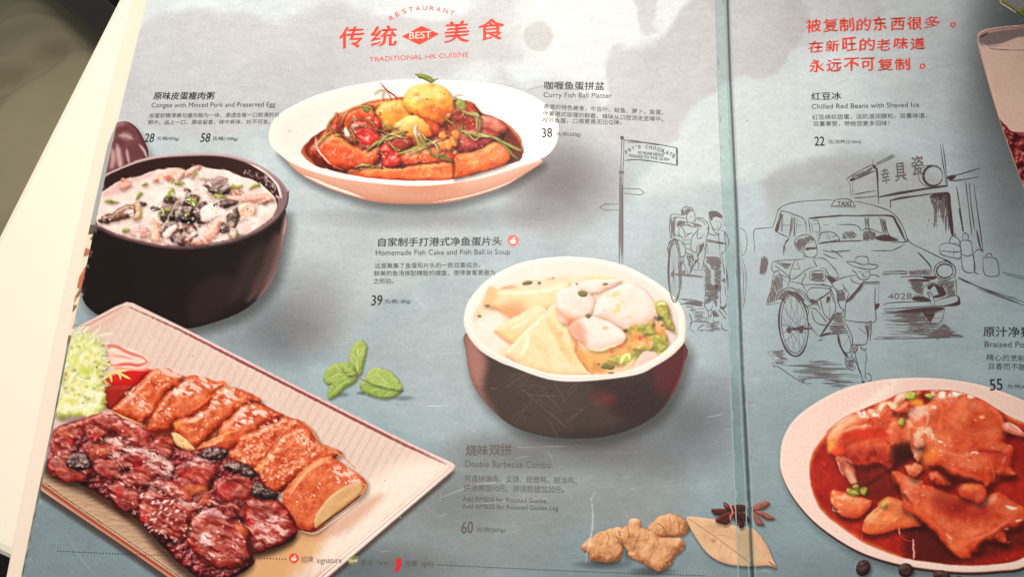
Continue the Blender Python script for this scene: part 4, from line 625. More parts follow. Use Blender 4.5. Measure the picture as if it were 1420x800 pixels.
# ------------------------------------------------------ braised pork plate
def paint_braised():
    N1 = fr(1120, 520, 8.875); N2 = fr(1260, 520, 8.875); N3 = fr(1120, 610, 8.875); N4 = fr(1260, 610, 8.875); N5 = fr(1120, 700, 8.875); N6 = fr(1260, 700, 8.875); Z = fr(1060, 597, 3.9417); Y0 = fr(1060, 400, 3.9417)
    PT = owner('braised_plate', None, 'printed white plate of red braised pork at the lower right')
    rim = Y0(110, 800, 200, 680, 400, 560, 600, 505, 800, 487, 1000, 495, 1200, 530, 1419, 610) + [(1460, 578), (1505, 620), (1522, 665), (1510, 715), (1475, 757)] + Z(1419, 742, 1300, 762, 1100, 772, 900, 755, 700, 720, 500, 650, 300, 520, 170, 380, 100, 250, 86, 150)
    blob([(x+1, y+4) for x, y in rim], [(70, 44, 36), (90, 60, 50), (110, 80, 70)], bev=3, own=PT, aa=2)
    blob(rim, [(222, 160, 142), (238, 206, 190), (252, 226, 214)], bev=5, hgt=.5, own=PT, k=.5, grad=(-.1, .15), aa=1.9, sh=(5, 8, 12, .3))
    CLIP[0] = spl(rim)
    wash(N1(400, 560, 700, 330, 1000, 100, 1100, 90, 900, 300, 640, 480), (252, 228, 212), .7, 8); wash(N1(100, 800, 200, 500, 500, 250, 900, 80, 600, 300, 300, 560, 160, 760), (240, 202, 184), .7, 14)
    SA = owner('braised_plate', 'red_sauce')
    sauce = Z(246, 200, 262, 130, 290, 80, 350, 0) + N1(240, 690, 420, 540, 640, 430, 900, 330) + N2(0, 200, 500, 190, 850, 280, 1170, 470, 1300, 535, 1420, 590) + [(1452, 612), (1475, 650), (1470, 700), (1450, 745)] + Z(1419, 690, 1300, 724, 1100, 736, 900, 716, 750, 690, 560, 618, 400, 510, 310, 430, 258, 310)
    blob(sauce, [(84, 8, 4), (164, 24, 14), (214, 72, 34)], bev=8, hgt=.3, own=SA, mot=.2, ms=16, soft=1.6, off=.06, k=.5)
    CLIP[0] = spl(sauce)
    for q in [Z(246, 200, 262, 130, 290, 80, 350, 0), Z(258, 310, 310, 430, 400, 510, 560, 618, 750, 690), N2(1170, 475, 1300, 540, 1420, 595)]: stroke(q, 7, (222, 116, 50), .75, (.6, .6), soft=5)
    wash(N6(0, 280, 200, 250, 420, 460, 620, 680, 400, 720, 100, 690, -60, 560), (66, 14, 8), .8, 9); wash(N6(900, 450, 1200, 360, 1420, 330, 1420, 500, 1000, 640, 800, 660), (78, 16, 8), .75, 9); wash(N5(1150, 300, 1420, 280, 1420, 640, 1300, 560), (90, 14, 10), .5, 9)
    wash(N3(700, 350, 1050, 380, 1100, 700, 800, 760, 600, 560), (104, 22, 12), .8, 9)
    M = [(100, 12, 5), (204, 64, 28), (234, 114, 68), (252, 194, 156)]
    def it(name, q, cols=M, **kw):
        d = dict(bev=12, hgt=.6, bump=1.0, bs=10, mot=.32, ms=16, own=owner('braised_plate', name) if name else None, sh=(2, 5, 7, .5), k=.55, aa=2.2, n=3, spec=.42, gl=26, rough=.7, rs=9, hl=(255, 220, 196)); d.update(kw); blob(q, cols, **d)
    it('pork_piece', N1(230, 800, 260, 690, 400, 570, 540, 500, 700, 440, 820, 400, 900, 320, 960, 240, 1060, 90, 1110, 85, 1130, 140, 1240, 150, 1300, 200, 1420, 200, 1420, 800) + N3(1300, 100, 1100, 180, 1090, 300, 980, 350, 880, 280, 700, 330, 520, 300, 480, 240, 360, 200, 280, 140), bev=14, bump=1.3)
    wash(N1(240, 780, 300, 680, 480, 560, 620, 470, 560, 600, 420, 700, 380, 790), (248, 176, 120), .75, 5); veil(N1(560, 440, 800, 420, 900, 500, 700, 520), (255, 228, 212), .9, 5, -.06, .1, 3, 3); stroke(N1(440, 700, 560, 650, 660, 625, 780, 625), 4, (252, 196, 156), .9, rough=1); stroke(N1(290, 640, 420, 560, 560, 480), 5, (255, 220, 196), .6, soft=3)
    wash(N1(430, 740, 600, 660, 900, 640, 1000, 740, 900, 800, 450, 800), (196, 36, 16), .8, 7); wash(N1(960, 330, 1050, 120, 1110, 130, 1130, 220, 1060, 330, 1040, 380), (210, 62, 30), .8, 4); stroke(N1(940, 260, 860, 340, 820, 430), 4, (206, 110, 70), .7, rough=1.5)
    it(None, N1(1060, 300, 1140, 210, 1240, 160, 1290, 200, 1200, 290, 1120, 380, 1080, 420, 1040, 380), [(190, 90, 60), (242, 180, 140), (255, 226, 200)], bump=1.2, bs=5); veil(N1(900, 360, 1040, 330, 1160, 480, 1000, 470, 880, 430), (252, 222, 190), .9, 6, -.08, .08, 6, 3)
    it(None, N1(1060, 420, 1180, 320, 1260, 300, 1330, 380, 1260, 440, 1180, 490, 1060, 450), M, bump=1)
    wash(N3(460, 100, 800, 60, 1090, 180, 1080, 300, 980, 340, 860, 270, 600, 330, 500, 250), (172, 36, 24), .7, 9); veil(N3(500, 0, 1100, 0, 1050, 300, 520, 250), (120, 14, 8), .6, 12, .03, .2, 4, 6)
    wash(N3(1050, 100, 1250, 20, 1300, 220, 1120, 330, 1040, 330), (46, 10, 6), .85, 7)
    it(None, N3(340, 230, 400, 190, 560, 270, 600, 480, 560, 540, 480, 480, 420, 380), [(150, 50, 30), (206, 104, 76), (236, 176, 150)]); wash(N3(470, 350, 540, 380, 610, 510, 560, 540, 510, 500), (232, 176, 140), .8, 3); stroke(N3(365, 250, 400, 350, 445, 460), 2.4, (250, 190, 170), .7, rough=.8)
    wash(N3(230, 20, 350, 0, 320, 100, 270, 160), (250, 166, 70), .85, 4); wash(N3(300, 150, 400, 60, 460, 130, 370, 200), (230, 60, 30), .7, 4)
    it('pork_piece', N2(60, 440, 140, 390, 250, 330, 260, 240, 480, 200, 760, 245, 900, 300, 1060, 380, 1160, 500, 1200, 600, 1300, 680) + N4(1180, 20, 1300, 80, 1295, 200, 1250, 330, 1330, 420, 1250, 460, 1100, 440, 1060, 380, 1050, 540, 950, 590, 900, 520, 700, 500, 520, 430, 400, 330, 260, 320, 160, 200, 60, 180, 20, 60), M, bev=20, hgt=.7, bump=.9, bs=18, mot=.26, ms=26, off=0)
    veil(N2(280, 190, 540, 190, 800, 250, 780, 290, 560, 260, 300, 290), (255, 228, 210), .95, 6, -.12, .05, 3, 2); stroke(N2(260, 210, 500, 190, 760, 240, 980, 330), 1.6, (150, 50, 30), .6)
    wash(N2(0, 460, 160, 380, 230, 420, 160, 520, 60, 560), (244, 186, 164), .75, 4, 3, 6); veil(N2(-20, 440, 240, 380, 290, 560, 160, 740, 40, 740), (246, 176, 146), .8, 8, -.04, .12, 8, 3); stroke(N2(180, 400, 240, 520, 200, 640), 4, (240, 190, 160), .6, soft=3)
    veil(N2(80, 700, 250, 620, 340, 800, 100, 820) + N4(200, 60, 60, 160), (250, 214, 170), .85, 8, -.1, .08, 10, 3); it(None, N4(60, 180, 90, 120, 140, 110, 180, 160, 150, 220, 120, 270, 80, 240), [(150, 70, 40), (214, 130, 90), (244, 190, 150)], bev=4); it(None, N4(60, 20, 110, -10, 180, 20, 200, 70, 120, 100, 70, 70), [(170, 90, 60), (236, 178, 140), (252, 214, 184)], bev=4)
    wash(N4(150, 200, 260, 100, 380, 90, 400, 200, 300, 260, 220, 320), (244, 132, 54), .8, 8)
    stroke(N4(900, 110, 1000, 260, 1050, 400, 1040, 520), 4, (236, 110, 76), .6, soft=3); wash(N4(880, 110, 1180, 130, 1260, 200, 1230, 340, 1070, 330, 1000, 220), (176, 36, 18), .7, 8); stroke(N4(880, 120, 1000, 140, 1160, 150), 3, (150, 26, 14), .7, soft=2); stroke(N4(760, 170, 800, 145, 880, 155), 2.4, (255, 214, 190), .9, rough=.8); stroke(N4(1150, 280, 1180, 220, 1200, 200), 5, (222, 110, 90), .7, soft=3)
    glow(1260+900/8.875, 520+515/8.875, 5, 4, (250, 190, 120), .95); glow(1260+310/8.875, 520+400/8.875, 5, 3, (252, 220, 196), .9); stroke(N4(360, 10, 410, 25), 3, (255, 226, 210), .9); glow(1260+1245/8.875, 610+65/8.875, 3.4, 2, (255, 226, 210), .9)
    it(None, N2(1150, 620, 1230, 580, 1330, 640, 1420, 730, 1420, 760, 1250, 720, 1180, 690), [(180, 70, 50), (222, 120, 96), (250, 200, 180)]); stroke(N2(1250, 590, 1340, 650, 1420, 720), 3, (255, 214, 196), .8)
    wash(N4(1170, 0, 1420, 20, 1500, 250, 1420, 430, 1300, 300, 1290, 90), (148, 22, 12), .85, 8)
    it('potato', N3(280, 690, 320, 620, 460, 650, 640, 690, 760, 740, 790, 760, 740, 860, 660, 930, 560, 960, 450, 940, 360, 880, 300, 790), [(186, 44, 16), (230, 106, 56), (248, 166, 110)], mot=.2)
    veil(N3(280, 690, 330, 630, 480, 680, 440, 790, 320, 780), (252, 206, 176), .8, 5, -.02, .12, 3, 3); stroke(N5(310, 20, 325, 70, 420, 80), 2.2, (255, 200, 180), .8)
    it('potato', N3(860, 790, 940, 710, 1000, 690, 1100, 720, 1280, 800, 1420, 860) + N5(1420, 240, 1250, 280, 1090, 300, 900, 350, 760, 360, 680, 320, 690, 210, 760, 110, 860, 10), [(190, 60, 26), (222, 108, 56), (240, 158, 90)], mot=.2, bev=14); stroke(N5(700, 200, 790, 90, 870, 10), 2.2, (255, 190, 140), .8); wash(N3(880, 790, 960, 720, 1000, 760, 940, 800), (236, 190, 90), .7, 4)
    it('pork_piece', N3(1020, 420, 1060, 380, 1130, 390, 1250, 450, 1420, 500) + N4(200, 540, 400, 620, 640, 700, 800, 760, 950, 700, 1080, 640, 1200, 680, 1300, 760, 1420, 830, 1460, 1000) + N6(1420, 230, 1330, 280, 1200, 330, 1210, 470, 1080, 450, 930, 450, 860, 570, 780, 600, 760, 660, 640, 650, 560, 600, 430, 480, 330, 360, 200, 240, 60, 120, -60, 40) + N3(1150, 640, 1060, 540), M, bev=16, hgt=.75, bump=.9, bs=15, mot=.28, ms=22)
    wash(N6(380, 40, 700, -60, 1000, 20, 1000, 170, 800, 220, 560, 170), (166, 26, 14), .7, 12); wash(N4(380, 640, 700, 720, 760, 800, 560, 900, 300, 760), (136, 18, 10), .65, 10); stroke(N6(680, 470, 800, 420, 1000, 350, 1160, 220, 1300, 120), 4, (234, 110, 84), .6, soft=3); wash(N6(480, 380, 560, 420, 600, 540, 520, 520), (222, 136, 70), .7, 4)
    stroke(N6(460, 345, 500, 390, 540, 420), 3, (246, 190, 150), .85, rough=1); stroke(N6(1200, 10, 1260, 30, 1330, 35), 4, (255, 220, 190), .95, rough=1); stroke(N6(1320, 190, 1400, 185), 3, (255, 190, 170), .9); stroke(N6(1180, 300, 1230, 290), 3, (240, 150, 130), .8); wash(N6(1200, 300, 1420, 270, 1420, 340, 1220, 340), (60, 12, 6), .6, 3)
    it(None, N4(620, 600, 700, 520, 860, 520, 960, 620, 940, 740, 860, 790, 780, 740, 640, 690), [(140, 22, 12), (206, 66, 34), (236, 120, 80)]); glow(1260+770/8.875, 610+570/8.875, 12, 9, (234, 124, 50), .85); glow(1260+880/8.875, 610+700/8.875, 10, 9, (214, 96, 70), .7); it(None, N4(250, 430, 290, 390, 380, 390, 500, 480, 540, 570, 440, 570, 300, 520), M); glow(1260+280/8.875, 610+450/8.875, 4, 7, (240, 130, 100), .8)
    it(None, N3(1190, 310, 1280, 300, 1330, 270, 1420, 340) + N4(140, 400, 60, 470, 0, 430) + N3(1320, 470, 1240, 420), [(150, 50, 30), (226, 116, 70), (248, 176, 120)], bev=6, bump=1.3, bs=5)
    wash(N4(380, 380, 540, 460, 640, 520, 560, 580, 440, 480), (58, 8, 4), .8, 5)
    for q in [N3(550, 590, 590, 550, 640, 570, 650, 620, 600, 640), N3(650, 590, 700, 565, 740, 600, 720, 670, 660, 660), N1(1110, 580, 1150, 530, 1195, 560, 1180, 620, 1130, 620), N2(200, 250, 240, 230, 300, 240, 290, 280, 230, 280), N1(1200, 250, 1260, 200, 1330, 230, 1300, 290, 1220, 290), N3(480, 610, 500, 592, 600, 630, 645, 660, 560, 680, 490, 650), N5(900, 0, 960, -20, 970, 30, 920, 40)]:
        blob(q, [(110, 110, 24), (180, 180, 70), (230, 224, 140)], bev=3, n=3, bump=.6, bs=3, own=owner('braised_plate', 'spring_onion'), sh=(1, 2, 3, .4))
    wash(N1(1260, 310, 1340, 290, 1420, 320, 1400, 380, 1300, 360), (250, 160, 50), .8, 4)
    # deep folds and lit edges of the meat
    for q, wd in [(N4(250, 330, 420, 350, 560, 440, 760, 500, 900, 540), 7), (N4(1060, 560, 1200, 480, 1330, 440), 6), (N3(480, 260, 600, 330, 860, 300, 980, 350), 6), (N3(1040, 420, 1100, 560, 1160, 660, 1280, 780), 6), (N6(60, 130, 220, 270, 400, 460, 560, 620), 7), (N6(800, 590, 900, 470, 1060, 470, 1220, 480), 6), (N3(300, 800, 420, 950, 620, 960), 4), (N3(520, 620, 700, 560, 1000, 380), 5)]: stroke(q, wd, (60, 8, 4), .55, (.2, .2), soft=4)
    for q, wd, c in [(N4(300, 60, 500, 160, 700, 190, 860, 170), 5, (240, 132, 96)), (N4(420, 300, 600, 380, 800, 450, 960, 480), 6, (232, 96, 62)), (N2(300, 300, 420, 420, 380, 600, 420, 760), 8, (232, 104, 62)), (N2(900, 330, 1060, 430, 1150, 560, 1180, 680), 6, (236, 120, 82)), (N6(100, 60, 300, 220, 480, 400, 640, 600), 5, (238, 104, 64)), (N6(700, 440, 900, 380, 1100, 280, 1300, 130), 6, (236, 108, 72)), (N3(1080, 420, 1160, 520, 1300, 640), 6, (238, 120, 84)), (N1(260, 760, 320, 680, 460, 590, 640, 500), 6, (252, 196, 156)), (N1(460, 690, 600, 650, 760, 640), 5, (246, 150, 104)), (N3(300, 720, 420, 690, 600, 720), 5, (252, 176, 126)), (N5(740, 190, 860, 80, 960, 40), 6, (240, 150, 84))]: stroke(q, wd, c, .5, (.15, .15), soft=5)
    specks(N4(200, 0, 1000, 0, 1000, 400, 600, 360), 18, 1.8, [(255, 216, 190)], 41, .7, 2.4, .5); specks(N2(300, 260, 1000, 320, 1100, 700, 400, 780), 16, 1.7, [(255, 196, 160), (160, 30, 14)], 42, .6, 2.2, .4)
    specks(N3(1020, 420, 1420, 500, 1420, 800, 1200, 700), 12, 1.8, [(250, 180, 150)], 3, .7); specks(sauce, 40, 1.5, [(246, 150, 120), (110, 14, 8), (255, 210, 190)], 5, .5); specks(N3(60, 300, 300, 400, 200, 760, 80, 560), 10, 3, [(120, 12, 8)], 6, .5, 1.5)
    ripple(sauce, 1.6, 9, 11, 5, .45); grain(sauce, .10, 6, 4); grain(sauce, .14, 22, 5, tint=(.4, 1.2, 1.2))
    CLIP[0] = None
    stroke(N5(1130, 270, 1125, 320, 1140, 370), 2, (230, 130, 120), .8, rough=.6); stroke(N5(1300, 430, 1300, 520, 1310, 600, 1300, 680), 2.6, (226, 140, 130), .85, rough=1); stroke(N5(1140, 370, 1210, 430, 1290, 440), 1.5, (190, 60, 50), .6); stroke(N5(665, 330, 668, 460), 1.2, (214, 90, 70), .6)
    for x, y, rx, ry in [(1197, 787, 10, 11.5), (1256, 790, 10.5, 10), (1306, 798, 12, 8), (1330, 806, 9, 8), (1222, 830, 9, 9), (1290, 840, 10, 9)]:
        blob(ell(x, y, rx, ry, .3), [(28, 14, 12), (66, 42, 38), (120, 92, 84)], bev=8, bump=1.5, bs=5, mot=.3, ms=4, own=owner('peppercorn', None, None), sh=(2, 3, 4, .35))
# --------------------------------------------- printed small things and drink
def paint_small():
    G1 = fr(710, 597, 3.9417); M1 = fr(355, 400, 3.9417); T1 = fr(1060, 0, 3.9417); T2 = fr(1340, 0, 17.75); T3 = fr(1340, 150, 5.33)
    # mint
    MT = owner('mint_sprig', None, 'printed sprig of green mint leaves above the roast plate')
    MC = [(92, 112, 44), (152, 170, 84), (200, 212, 134)]
    glow(560, 552, 20, 5, (110, 110, 110), .5, True); glow(475, 547, 14, 5, (110, 110, 110), .5, True); glow(501, 545, 9, 4, (110, 110, 110), .6, True)
    lv = [M1(575, 280, 605, 310, 603, 350, 590, 410, 575, 465, 550, 475, 520, 430, 508, 390, 520, 330, 545, 295), M1(367, 485, 385, 440, 430, 410, 470, 402, 520, 410, 550, 460, 500, 510, 440, 520, 400, 528, 375, 510), M1(400, 605, 392, 570, 410, 525, 470, 480, 540, 465, 555, 490, 530, 520, 480, 550, 440, 590), M1(470, 425, 490, 415, 530, 440, 548, 470, 510, 480, 480, 455), M1(570, 515, 600, 500, 650, 520, 730, 535, 790, 545, 797, 560, 760, 590, 710, 605, 650, 595, 590, 570, 570, 540), M1(600, 490, 610, 455, 650, 433, 710, 440, 760, 475, 790, 520, 797, 555, 730, 550, 650, 530, 605, 505)]
    for k, q in enumerate(lv): blob(q, MC, bev=5, bump=.55, bs=7, rough=1.4, rs=2.4, mot=.12, ms=7, own=owner('mint_sprig', 'leaf'), n=4, k=.6, off=(.06, 0, -.08, .04, -.06, .1)[k], sh=(1, 1.5, 3, .3))
    stroke(M1(552, 475, 570, 490, 590, 503), 1.6, (150, 96, 84), .95, (1, 1), own=MT)
    for q in [M1(560, 300, 555, 380, 552, 465), M1(385, 500, 450, 470, 540, 470), M1(405, 590, 460, 530, 545, 480), M1(610, 505, 680, 525, 790, 550), M1(430, 415, 460, 450), M1(640, 460, 690, 490, 720, 530), M1(620, 560, 680, 545), M1(700, 590, 740, 560), M1(590, 330, 560, 370), M1(525, 350, 553, 400)]: stroke(q, 1.1, (202, 212, 146), .6, (.4, .3))
    # ginger
    GG = owner('ginger_root', None, 'printed knobbly tan ginger root beside the bay leaf')
    GC = [(132, 74, 38), (212, 152, 104), (246, 206, 160)]
    glow(835, 782, 45, 9, (96, 90, 90), .6, True); glow(905, 792, 40, 9, (96, 90, 90), .65, True); glow(872, 765, 12, 20, (96, 90, 90), .5, True)
    kn = [G1(640, 500, 655, 482, 690, 482, 705, 510, 705, 560, 640, 560), G1(740, 530, 770, 500, 800, 470, 850, 453, 900, 460, 945, 480, 968, 520, 965, 550, 930, 575, 880, 580, 820, 585, 770, 570), G1(380, 630, 410, 600, 470, 560, 540, 535, 600, 525, 620, 570, 605, 640, 590, 700, 540, 718, 480, 715, 430, 705, 415, 670, 390, 650), G1(575, 560, 620, 520, 700, 520, 760, 545, 820, 580, 880, 585, 925, 590, 945, 625, 925, 660, 885, 690, 870, 730, 820, 765, 790, 765, 740, 740, 700, 715, 650, 690, 620, 640, 590, 610)]
    for q in kn: blob(q, GC, bev=15, hgt=.75, bump=1.5, bs=10, rough=1.8, rs=6, mot=.28, ms=10, own=GG, aa=1.8, k=.6, sh=(1, 2, 3, .3))
    for q, o in [(G1(630, 520, 640, 570, 620, 620), .6), (G1(700, 560, 680, 610, 660, 660), .6), (G1(750, 560, 740, 600, 710, 650), .5), (G1(580, 540, 600, 600, 610, 630), .7), (G1(510, 550, 530, 580, 520, 620), .4), (G1(790, 500, 830, 530, 825, 560), .7), (G1(900, 470, 915, 520, 905, 575), .45), (G1(860, 460, 870, 520, 850, 570), .35), (G1(780, 600, 770, 660, 740, 720), .35), (G1(840, 610, 850, 670, 820, 740), .4)]: stroke(q, 1.3, (126, 66, 36), o, (.4, .4), rough=.5)
    glow(710+670/3.94, 597+485/3.94, 6, 2.5, (240, 208, 164), .9); glow(710+950/3.94, 597+520/3.94, 5, 8, (112, 80, 40), .8); glow(710+925/3.94, 597+620/3.94, 6, 7, (120, 72, 44), .6); glow(710+480/3.94, 597+690/3.94, 4, 3, (150, 60, 40), .7); glow(710+540/3.94, 597+700/3.94, 4, 3, (140, 90, 50), .7); glow(710+395/3.94, 597+635/3.94, 4, 4, (206, 130, 96), .6)
    specks(kn[3], 20, 1.4, [(140, 84, 50), (240, 190, 150)], 3, .5); specks(kn[2], 16, 1.6, [(170, 80, 50), (130, 84, 50)], 4, .5); specks(G1(800, 740, 880, 690, 890, 720, 830, 765), 12, 1.5, [(70, 40, 24)], 5, .6)
    # bay leaf and star anise across the fold
    BL = owner('bay_leaf', None, 'printed dry bay leaf lying across the fold')
    leaf = G1(955, 470, 1050, 475, 1130, 490, 1190, 520, 1250, 560, 1310, 520, 1390, 590) + [(1072, 765), (1077, 780), (1068, 782), (1050, 784), (1030, 784)] + G1(1190, 730, 1120, 705, 1060, 660, 1010, 590, 980, 540)
    leaf = G1(955, 470, 1050, 475, 1130, 490, 1200, 515, 1270, 520, 1320, 535, 1370, 590, 1400, 640, 1420, 690) + [(1076, 786)] + G1(1400, 735, 1300, 740, 1190, 730, 1120, 705, 1060, 660, 1010, 590, 980, 540)
    blob(leaf, [(166, 118, 84), (218, 174, 134), (240, 208, 168)], bev=6, hgt=.3, mot=.16, ms=20, own=BL, sh=(1, 3, 4, .35), n=3, k=.5)
    stroke(G1(965, 480, 1100, 570, 1220, 660, 1330, 740), 1.4, (168, 122, 84), .8, (.5, 1)); stroke(G1(1345, 545, 1390, 640, 1410, 720), 1.2, (190, 146, 104), .6); stroke([(1066, 778), (1072, 783), (1080, 789)], 2.5, (150, 100, 70), .9)
    for q in [G1(1040, 530, 1090, 520, 1150, 530), G1(1100, 575, 1150, 570, 1210, 590), G1(1060, 550, 1050, 600), G1(1150, 610, 1130, 670), G1(1200, 650, 1190, 700)]: stroke(q, 1, (176, 132, 92), .5)
    glow(710+1100/3.94, 597+600/3.94, 6, 5, (166, 110, 70), .6)
    SA = owner('star_anise', None, 'printed dark red star anise on the fold above the bay leaf')
    petals = [G1(1088, 430, 1130, 425, 1190, 430, 1200, 445, 1150, 460, 1110, 460), G1(1155, 390, 1180, 400, 1200, 430, 1185, 440, 1165, 420), G1(1110, 490, 1150, 455, 1195, 440, 1205, 470, 1180, 510, 1150, 510), G1(1200, 445, 1225, 460, 1270, 500, 1262, 530, 1240, 525, 1215, 490), G1(1200, 410, 1240, 402, 1280, 410, 1270, 440, 1215, 445), G1(1225, 440, 1270, 450, 1300, 490, 1270, 495, 1235, 470)]
    for k, q in enumerate(petals): blob(q, [(36, 8, 6), (80, 26, 20), (156, 84, 62)], bev=4, hgt=.9, own=SA, sh=(1, 3, 3, .35), k=.8, off=-.05, n=3)
    stroke(G1(1185, 400, 1205, 440, 1190, 480), 2.2, (206, 116, 90), .85); stroke(G1(1190, 450, 1195, 495), 1.5, (214, 130, 106), .7); stroke(G1(1160, 395, 1180, 415), 1.5, (196, 96, 80), .8)
    for q in [G1(1310, 410, 1350, 395, 1405, 390, 1385, 420, 1345, 440, 1315, 440), G1(1330, 440, 1370, 440, 1420, 470, 1416, 482, 1370, 475), G1(1318, 440, 1350, 470, 1380, 515, 1340, 515, 1322, 480)] + [[(1055, 697), (1062, 694), (1067, 699), (1058, 705)], [(1056, 710), (1066, 713), (1075, 719), (1063, 720)]]:
        blob(q, [(92, 44, 36), (146, 86, 70), (190, 126, 104)], bev=4, own=SA, n=3, sh=(1, 2, 3, .25))
    # iced drink at the right margin
    DR = owner('iced_drink', None, 'printed tall glass of iced red bean drink at the right margin')
    glow(1425, 130, 120, 330, (92, 92, 90), .78, True); glow(1400, 60, 70, 150, (120, 120, 118), .4, True)
    gl_ = [(1355, 52), (1360, 44), (1378, 39), (1420, 35), (1500, 33), (1560, 44), (1562, 70), (1530, 260), (1505, 400), (1470, 410), (1440, 330), (1420, 262), (1390, 178), (1372, 120), (1358, 70)]
    blob(gl_, [(176, 130, 112), (226, 188, 166), (246, 216, 196)], bev=7, hgt=.5, own=DR, mot=.05, ms=30, k=.5)
    CLIP[0] = spl(gl_)
    ICE = owner('iced_drink', 'red_beans')
    blob([(1380, 178), (1392, 172), (1402, 182), (1420, 184), (1480, 186), (1560, 190), (1540, 420), (1460, 420)], [(52, 4, 6), (120, 16, 18), (176, 50, 46)], bev=4, bump=3.5, bs=11, mot=.5, ms=10, spec=.5, own=ICE, soft=2, k=.8)
    for x, y in [(1408, 190), (1418, 205), (1404, 205), (1416, 230), (1412, 246), (1425, 215), (1440, 220), (1436, 250), (1450, 200), (1460, 260)]: glow(x, y, 6, 8, (60, 2, 4), .7)
    wash([(1357, 55), (1368, 46), (1420, 38), (1500, 36), (1540, 50), (1470, 64), (1420, 52), (1400, 58), (1380, 64), (1362, 62)], (122, 104, 100), .9, 3); stroke([(1420, 52), (1405, 56), (1388, 62), (1374, 63)], 3, (236, 200, 176), .6, soft=2)
    CLIP[0] = None
    stroke([(1356, 53), (1362, 46), (1380, 41), (1420, 37), (1500, 34)], 2.2, (176, 100, 96), .9, (.6, 1)); stroke([(1359, 52), (1370, 46)], 3, (60, 30, 30), .7, soft=2); stroke([(1358, 60), (1366, 66), (1385, 69), (1420, 70), (1500, 68)], 1.4, (120, 76, 66), .8); stroke([(1364, 64), (1372, 68)], 2, (250, 220, 206), .7)
    stroke([(1357, 60), (1372, 120), (1390, 178), (1420, 262)], 1.2, (196, 150, 130), .7)
    ML = owner('iced_drink', 'mint_garnish')
    for q in [T2(810, -30, 830, 70, 960, 150, 1100, 210, 1240, 310, 1420, 430, 1600, 300, 1500, 60, 1420, 100, 1380, 240, 1200, 200, 1000, 60), [(1418, 4), (1445, -6), (1480, 6), (1470, 24), (1440, 28), (1420, 20)]]:
        blob(q, [(60, 70, 10), (124, 128, 40), (186, 180, 90)], bev=3, own=ML, bump=1, bs=5, n=3)
    stroke(T2(830, 0, 850, 80, 1000, 170, 1230, 320), 2.0, (214, 196, 150), .9)
    wash(T2(900, 0, 1420, 0, 1400, 200, 1250, 230), (150, 140, 140), .85, 3)
def paint_wear():
    r = random.Random(21)
    # scuffs and dust of the worn laminate
    for _ in range(80):
        x, y = r.uniform(540, 900), r.uniform(440, 800); a = r.choice([.05, -.1, .7, -.6, 1.4])+r.uniform(-.2, .2); l = r.uniform(5, 40)
        stroke([(x, y), (x+l*.5*math.cos(a)+r.uniform(-1, 1), y+l*.5*math.sin(a)), (x+l*math.cos(a), y+l*math.sin(a))], r.choice([.8, .8, 1.3]), (226, 216, 208), r.uniform(.05, .24), (.2, .2), soft=1, shade=0)
    stroke([(820, 691), (822, 710), (821, 735), (815, 760), (812, 780)], 2.2, (222, 218, 214), .55, (.3, .2), soft=1.4, rough=.7); stroke([(826, 680), (819, 692)], 1.2, (220, 216, 212), .4)
    stroke([(90, 735), (110, 770), (135, 800)], 1.2, (190, 190, 188), .4); stroke([(715, 620), (800, 618)], .9, (220, 212, 206), .35); stroke([(610, 690), (660, 672), (700, 668)], 1.6, (226, 216, 208), .4); stroke([(640, 700), (760, 690)], 1.2, (226, 216, 208), .3); stroke([(585, 563), (640, 562)], 1.0, (224, 220, 216), .5); stroke([(571, 405), (590, 428)], 1.0, (224, 220, 216), .5)
    # whitened wear, dirt and creases along the fold
    for _ in range(150):
        y = r.uniform(-20, 830); x = float(spine_a(y)) + r.choice([0, 0, .62, 1.0])*float(spine_b(y)-spine_a(y))+r.gauss(0, 1.2); l = r.uniform(2, 14)
        stroke([(x, y), (x+l*.06+r.uniform(-.5, .5), y+l)], r.uniform(.7, 1.6), r.choice([(222, 226, 222), (206, 212, 208), (92, 98, 96), (120, 110, 100)]), r.uniform(.15, .55), (.2, .2), soft=1, shade=0)
    for _ in range(26):
        y = r.uniform(-20, 830); x = float(spine_b(y))+r.uniform(0, 8); l = r.uniform(5, 18)*r.choice([-1, 1])
        stroke([(x, y), (x+l*.5, y+r.uniform(-2, 2)), (x+l, y+r.uniform(-4, 4))], 1.3, r.choice([(214, 218, 214), (110, 114, 112)]), r.uniform(.1, .35), (.5, .1), soft=1.2, shade=0)
    for _ in range(60):
        y = r.uniform(190, 830); x = float(page_edge(y))+abs(r.gauss(0, 2.0)); glow(x, y, r.uniform(1, 3), r.uniform(1, 5), r.choice([(226, 222, 212), (196, 196, 190), (110, 108, 104)]), r.uniform(.2, .7))
    for _ in range(70):
        x, y = r.uniform(200, 1400), r.uniform(10, 790); glow(x, y, r.uniform(.9, 2.0), r.uniform(.8, 1.6), r.choice([(80, 76, 74), (90, 84, 80), (230, 228, 224)]), r.uniform(.3, .9))
def print_screen():
    # crispness and grain of the press
    A = INK.copy()
    soften((slice(0, NY), slice(0, NX)), 1.0); soften((slice(0, NY), slice(0, NX)), 1.0); soften((slice(0, NY), slice(0, NX)), 1.0)
    B = INK.copy(); INK[:] = np.clip(A+.5*(A-B), 0.012, 1)
    g = np.random.RandomState(5).randn(NY, NX).astype(np.float32)
    INK[:] *= (1+.016*g+.05*fbm(XX, YY, 2.6, 77, 2))[..., None]
    np.clip(INK, 0.012, 1, out=INK)
def paint_all():
    paint_ground(); paint_curry(); paint_congee(); paint_roast(); paint_soup(); paint_braised(); paint_small(); print_screen(); paint_spine(); paint_wear()
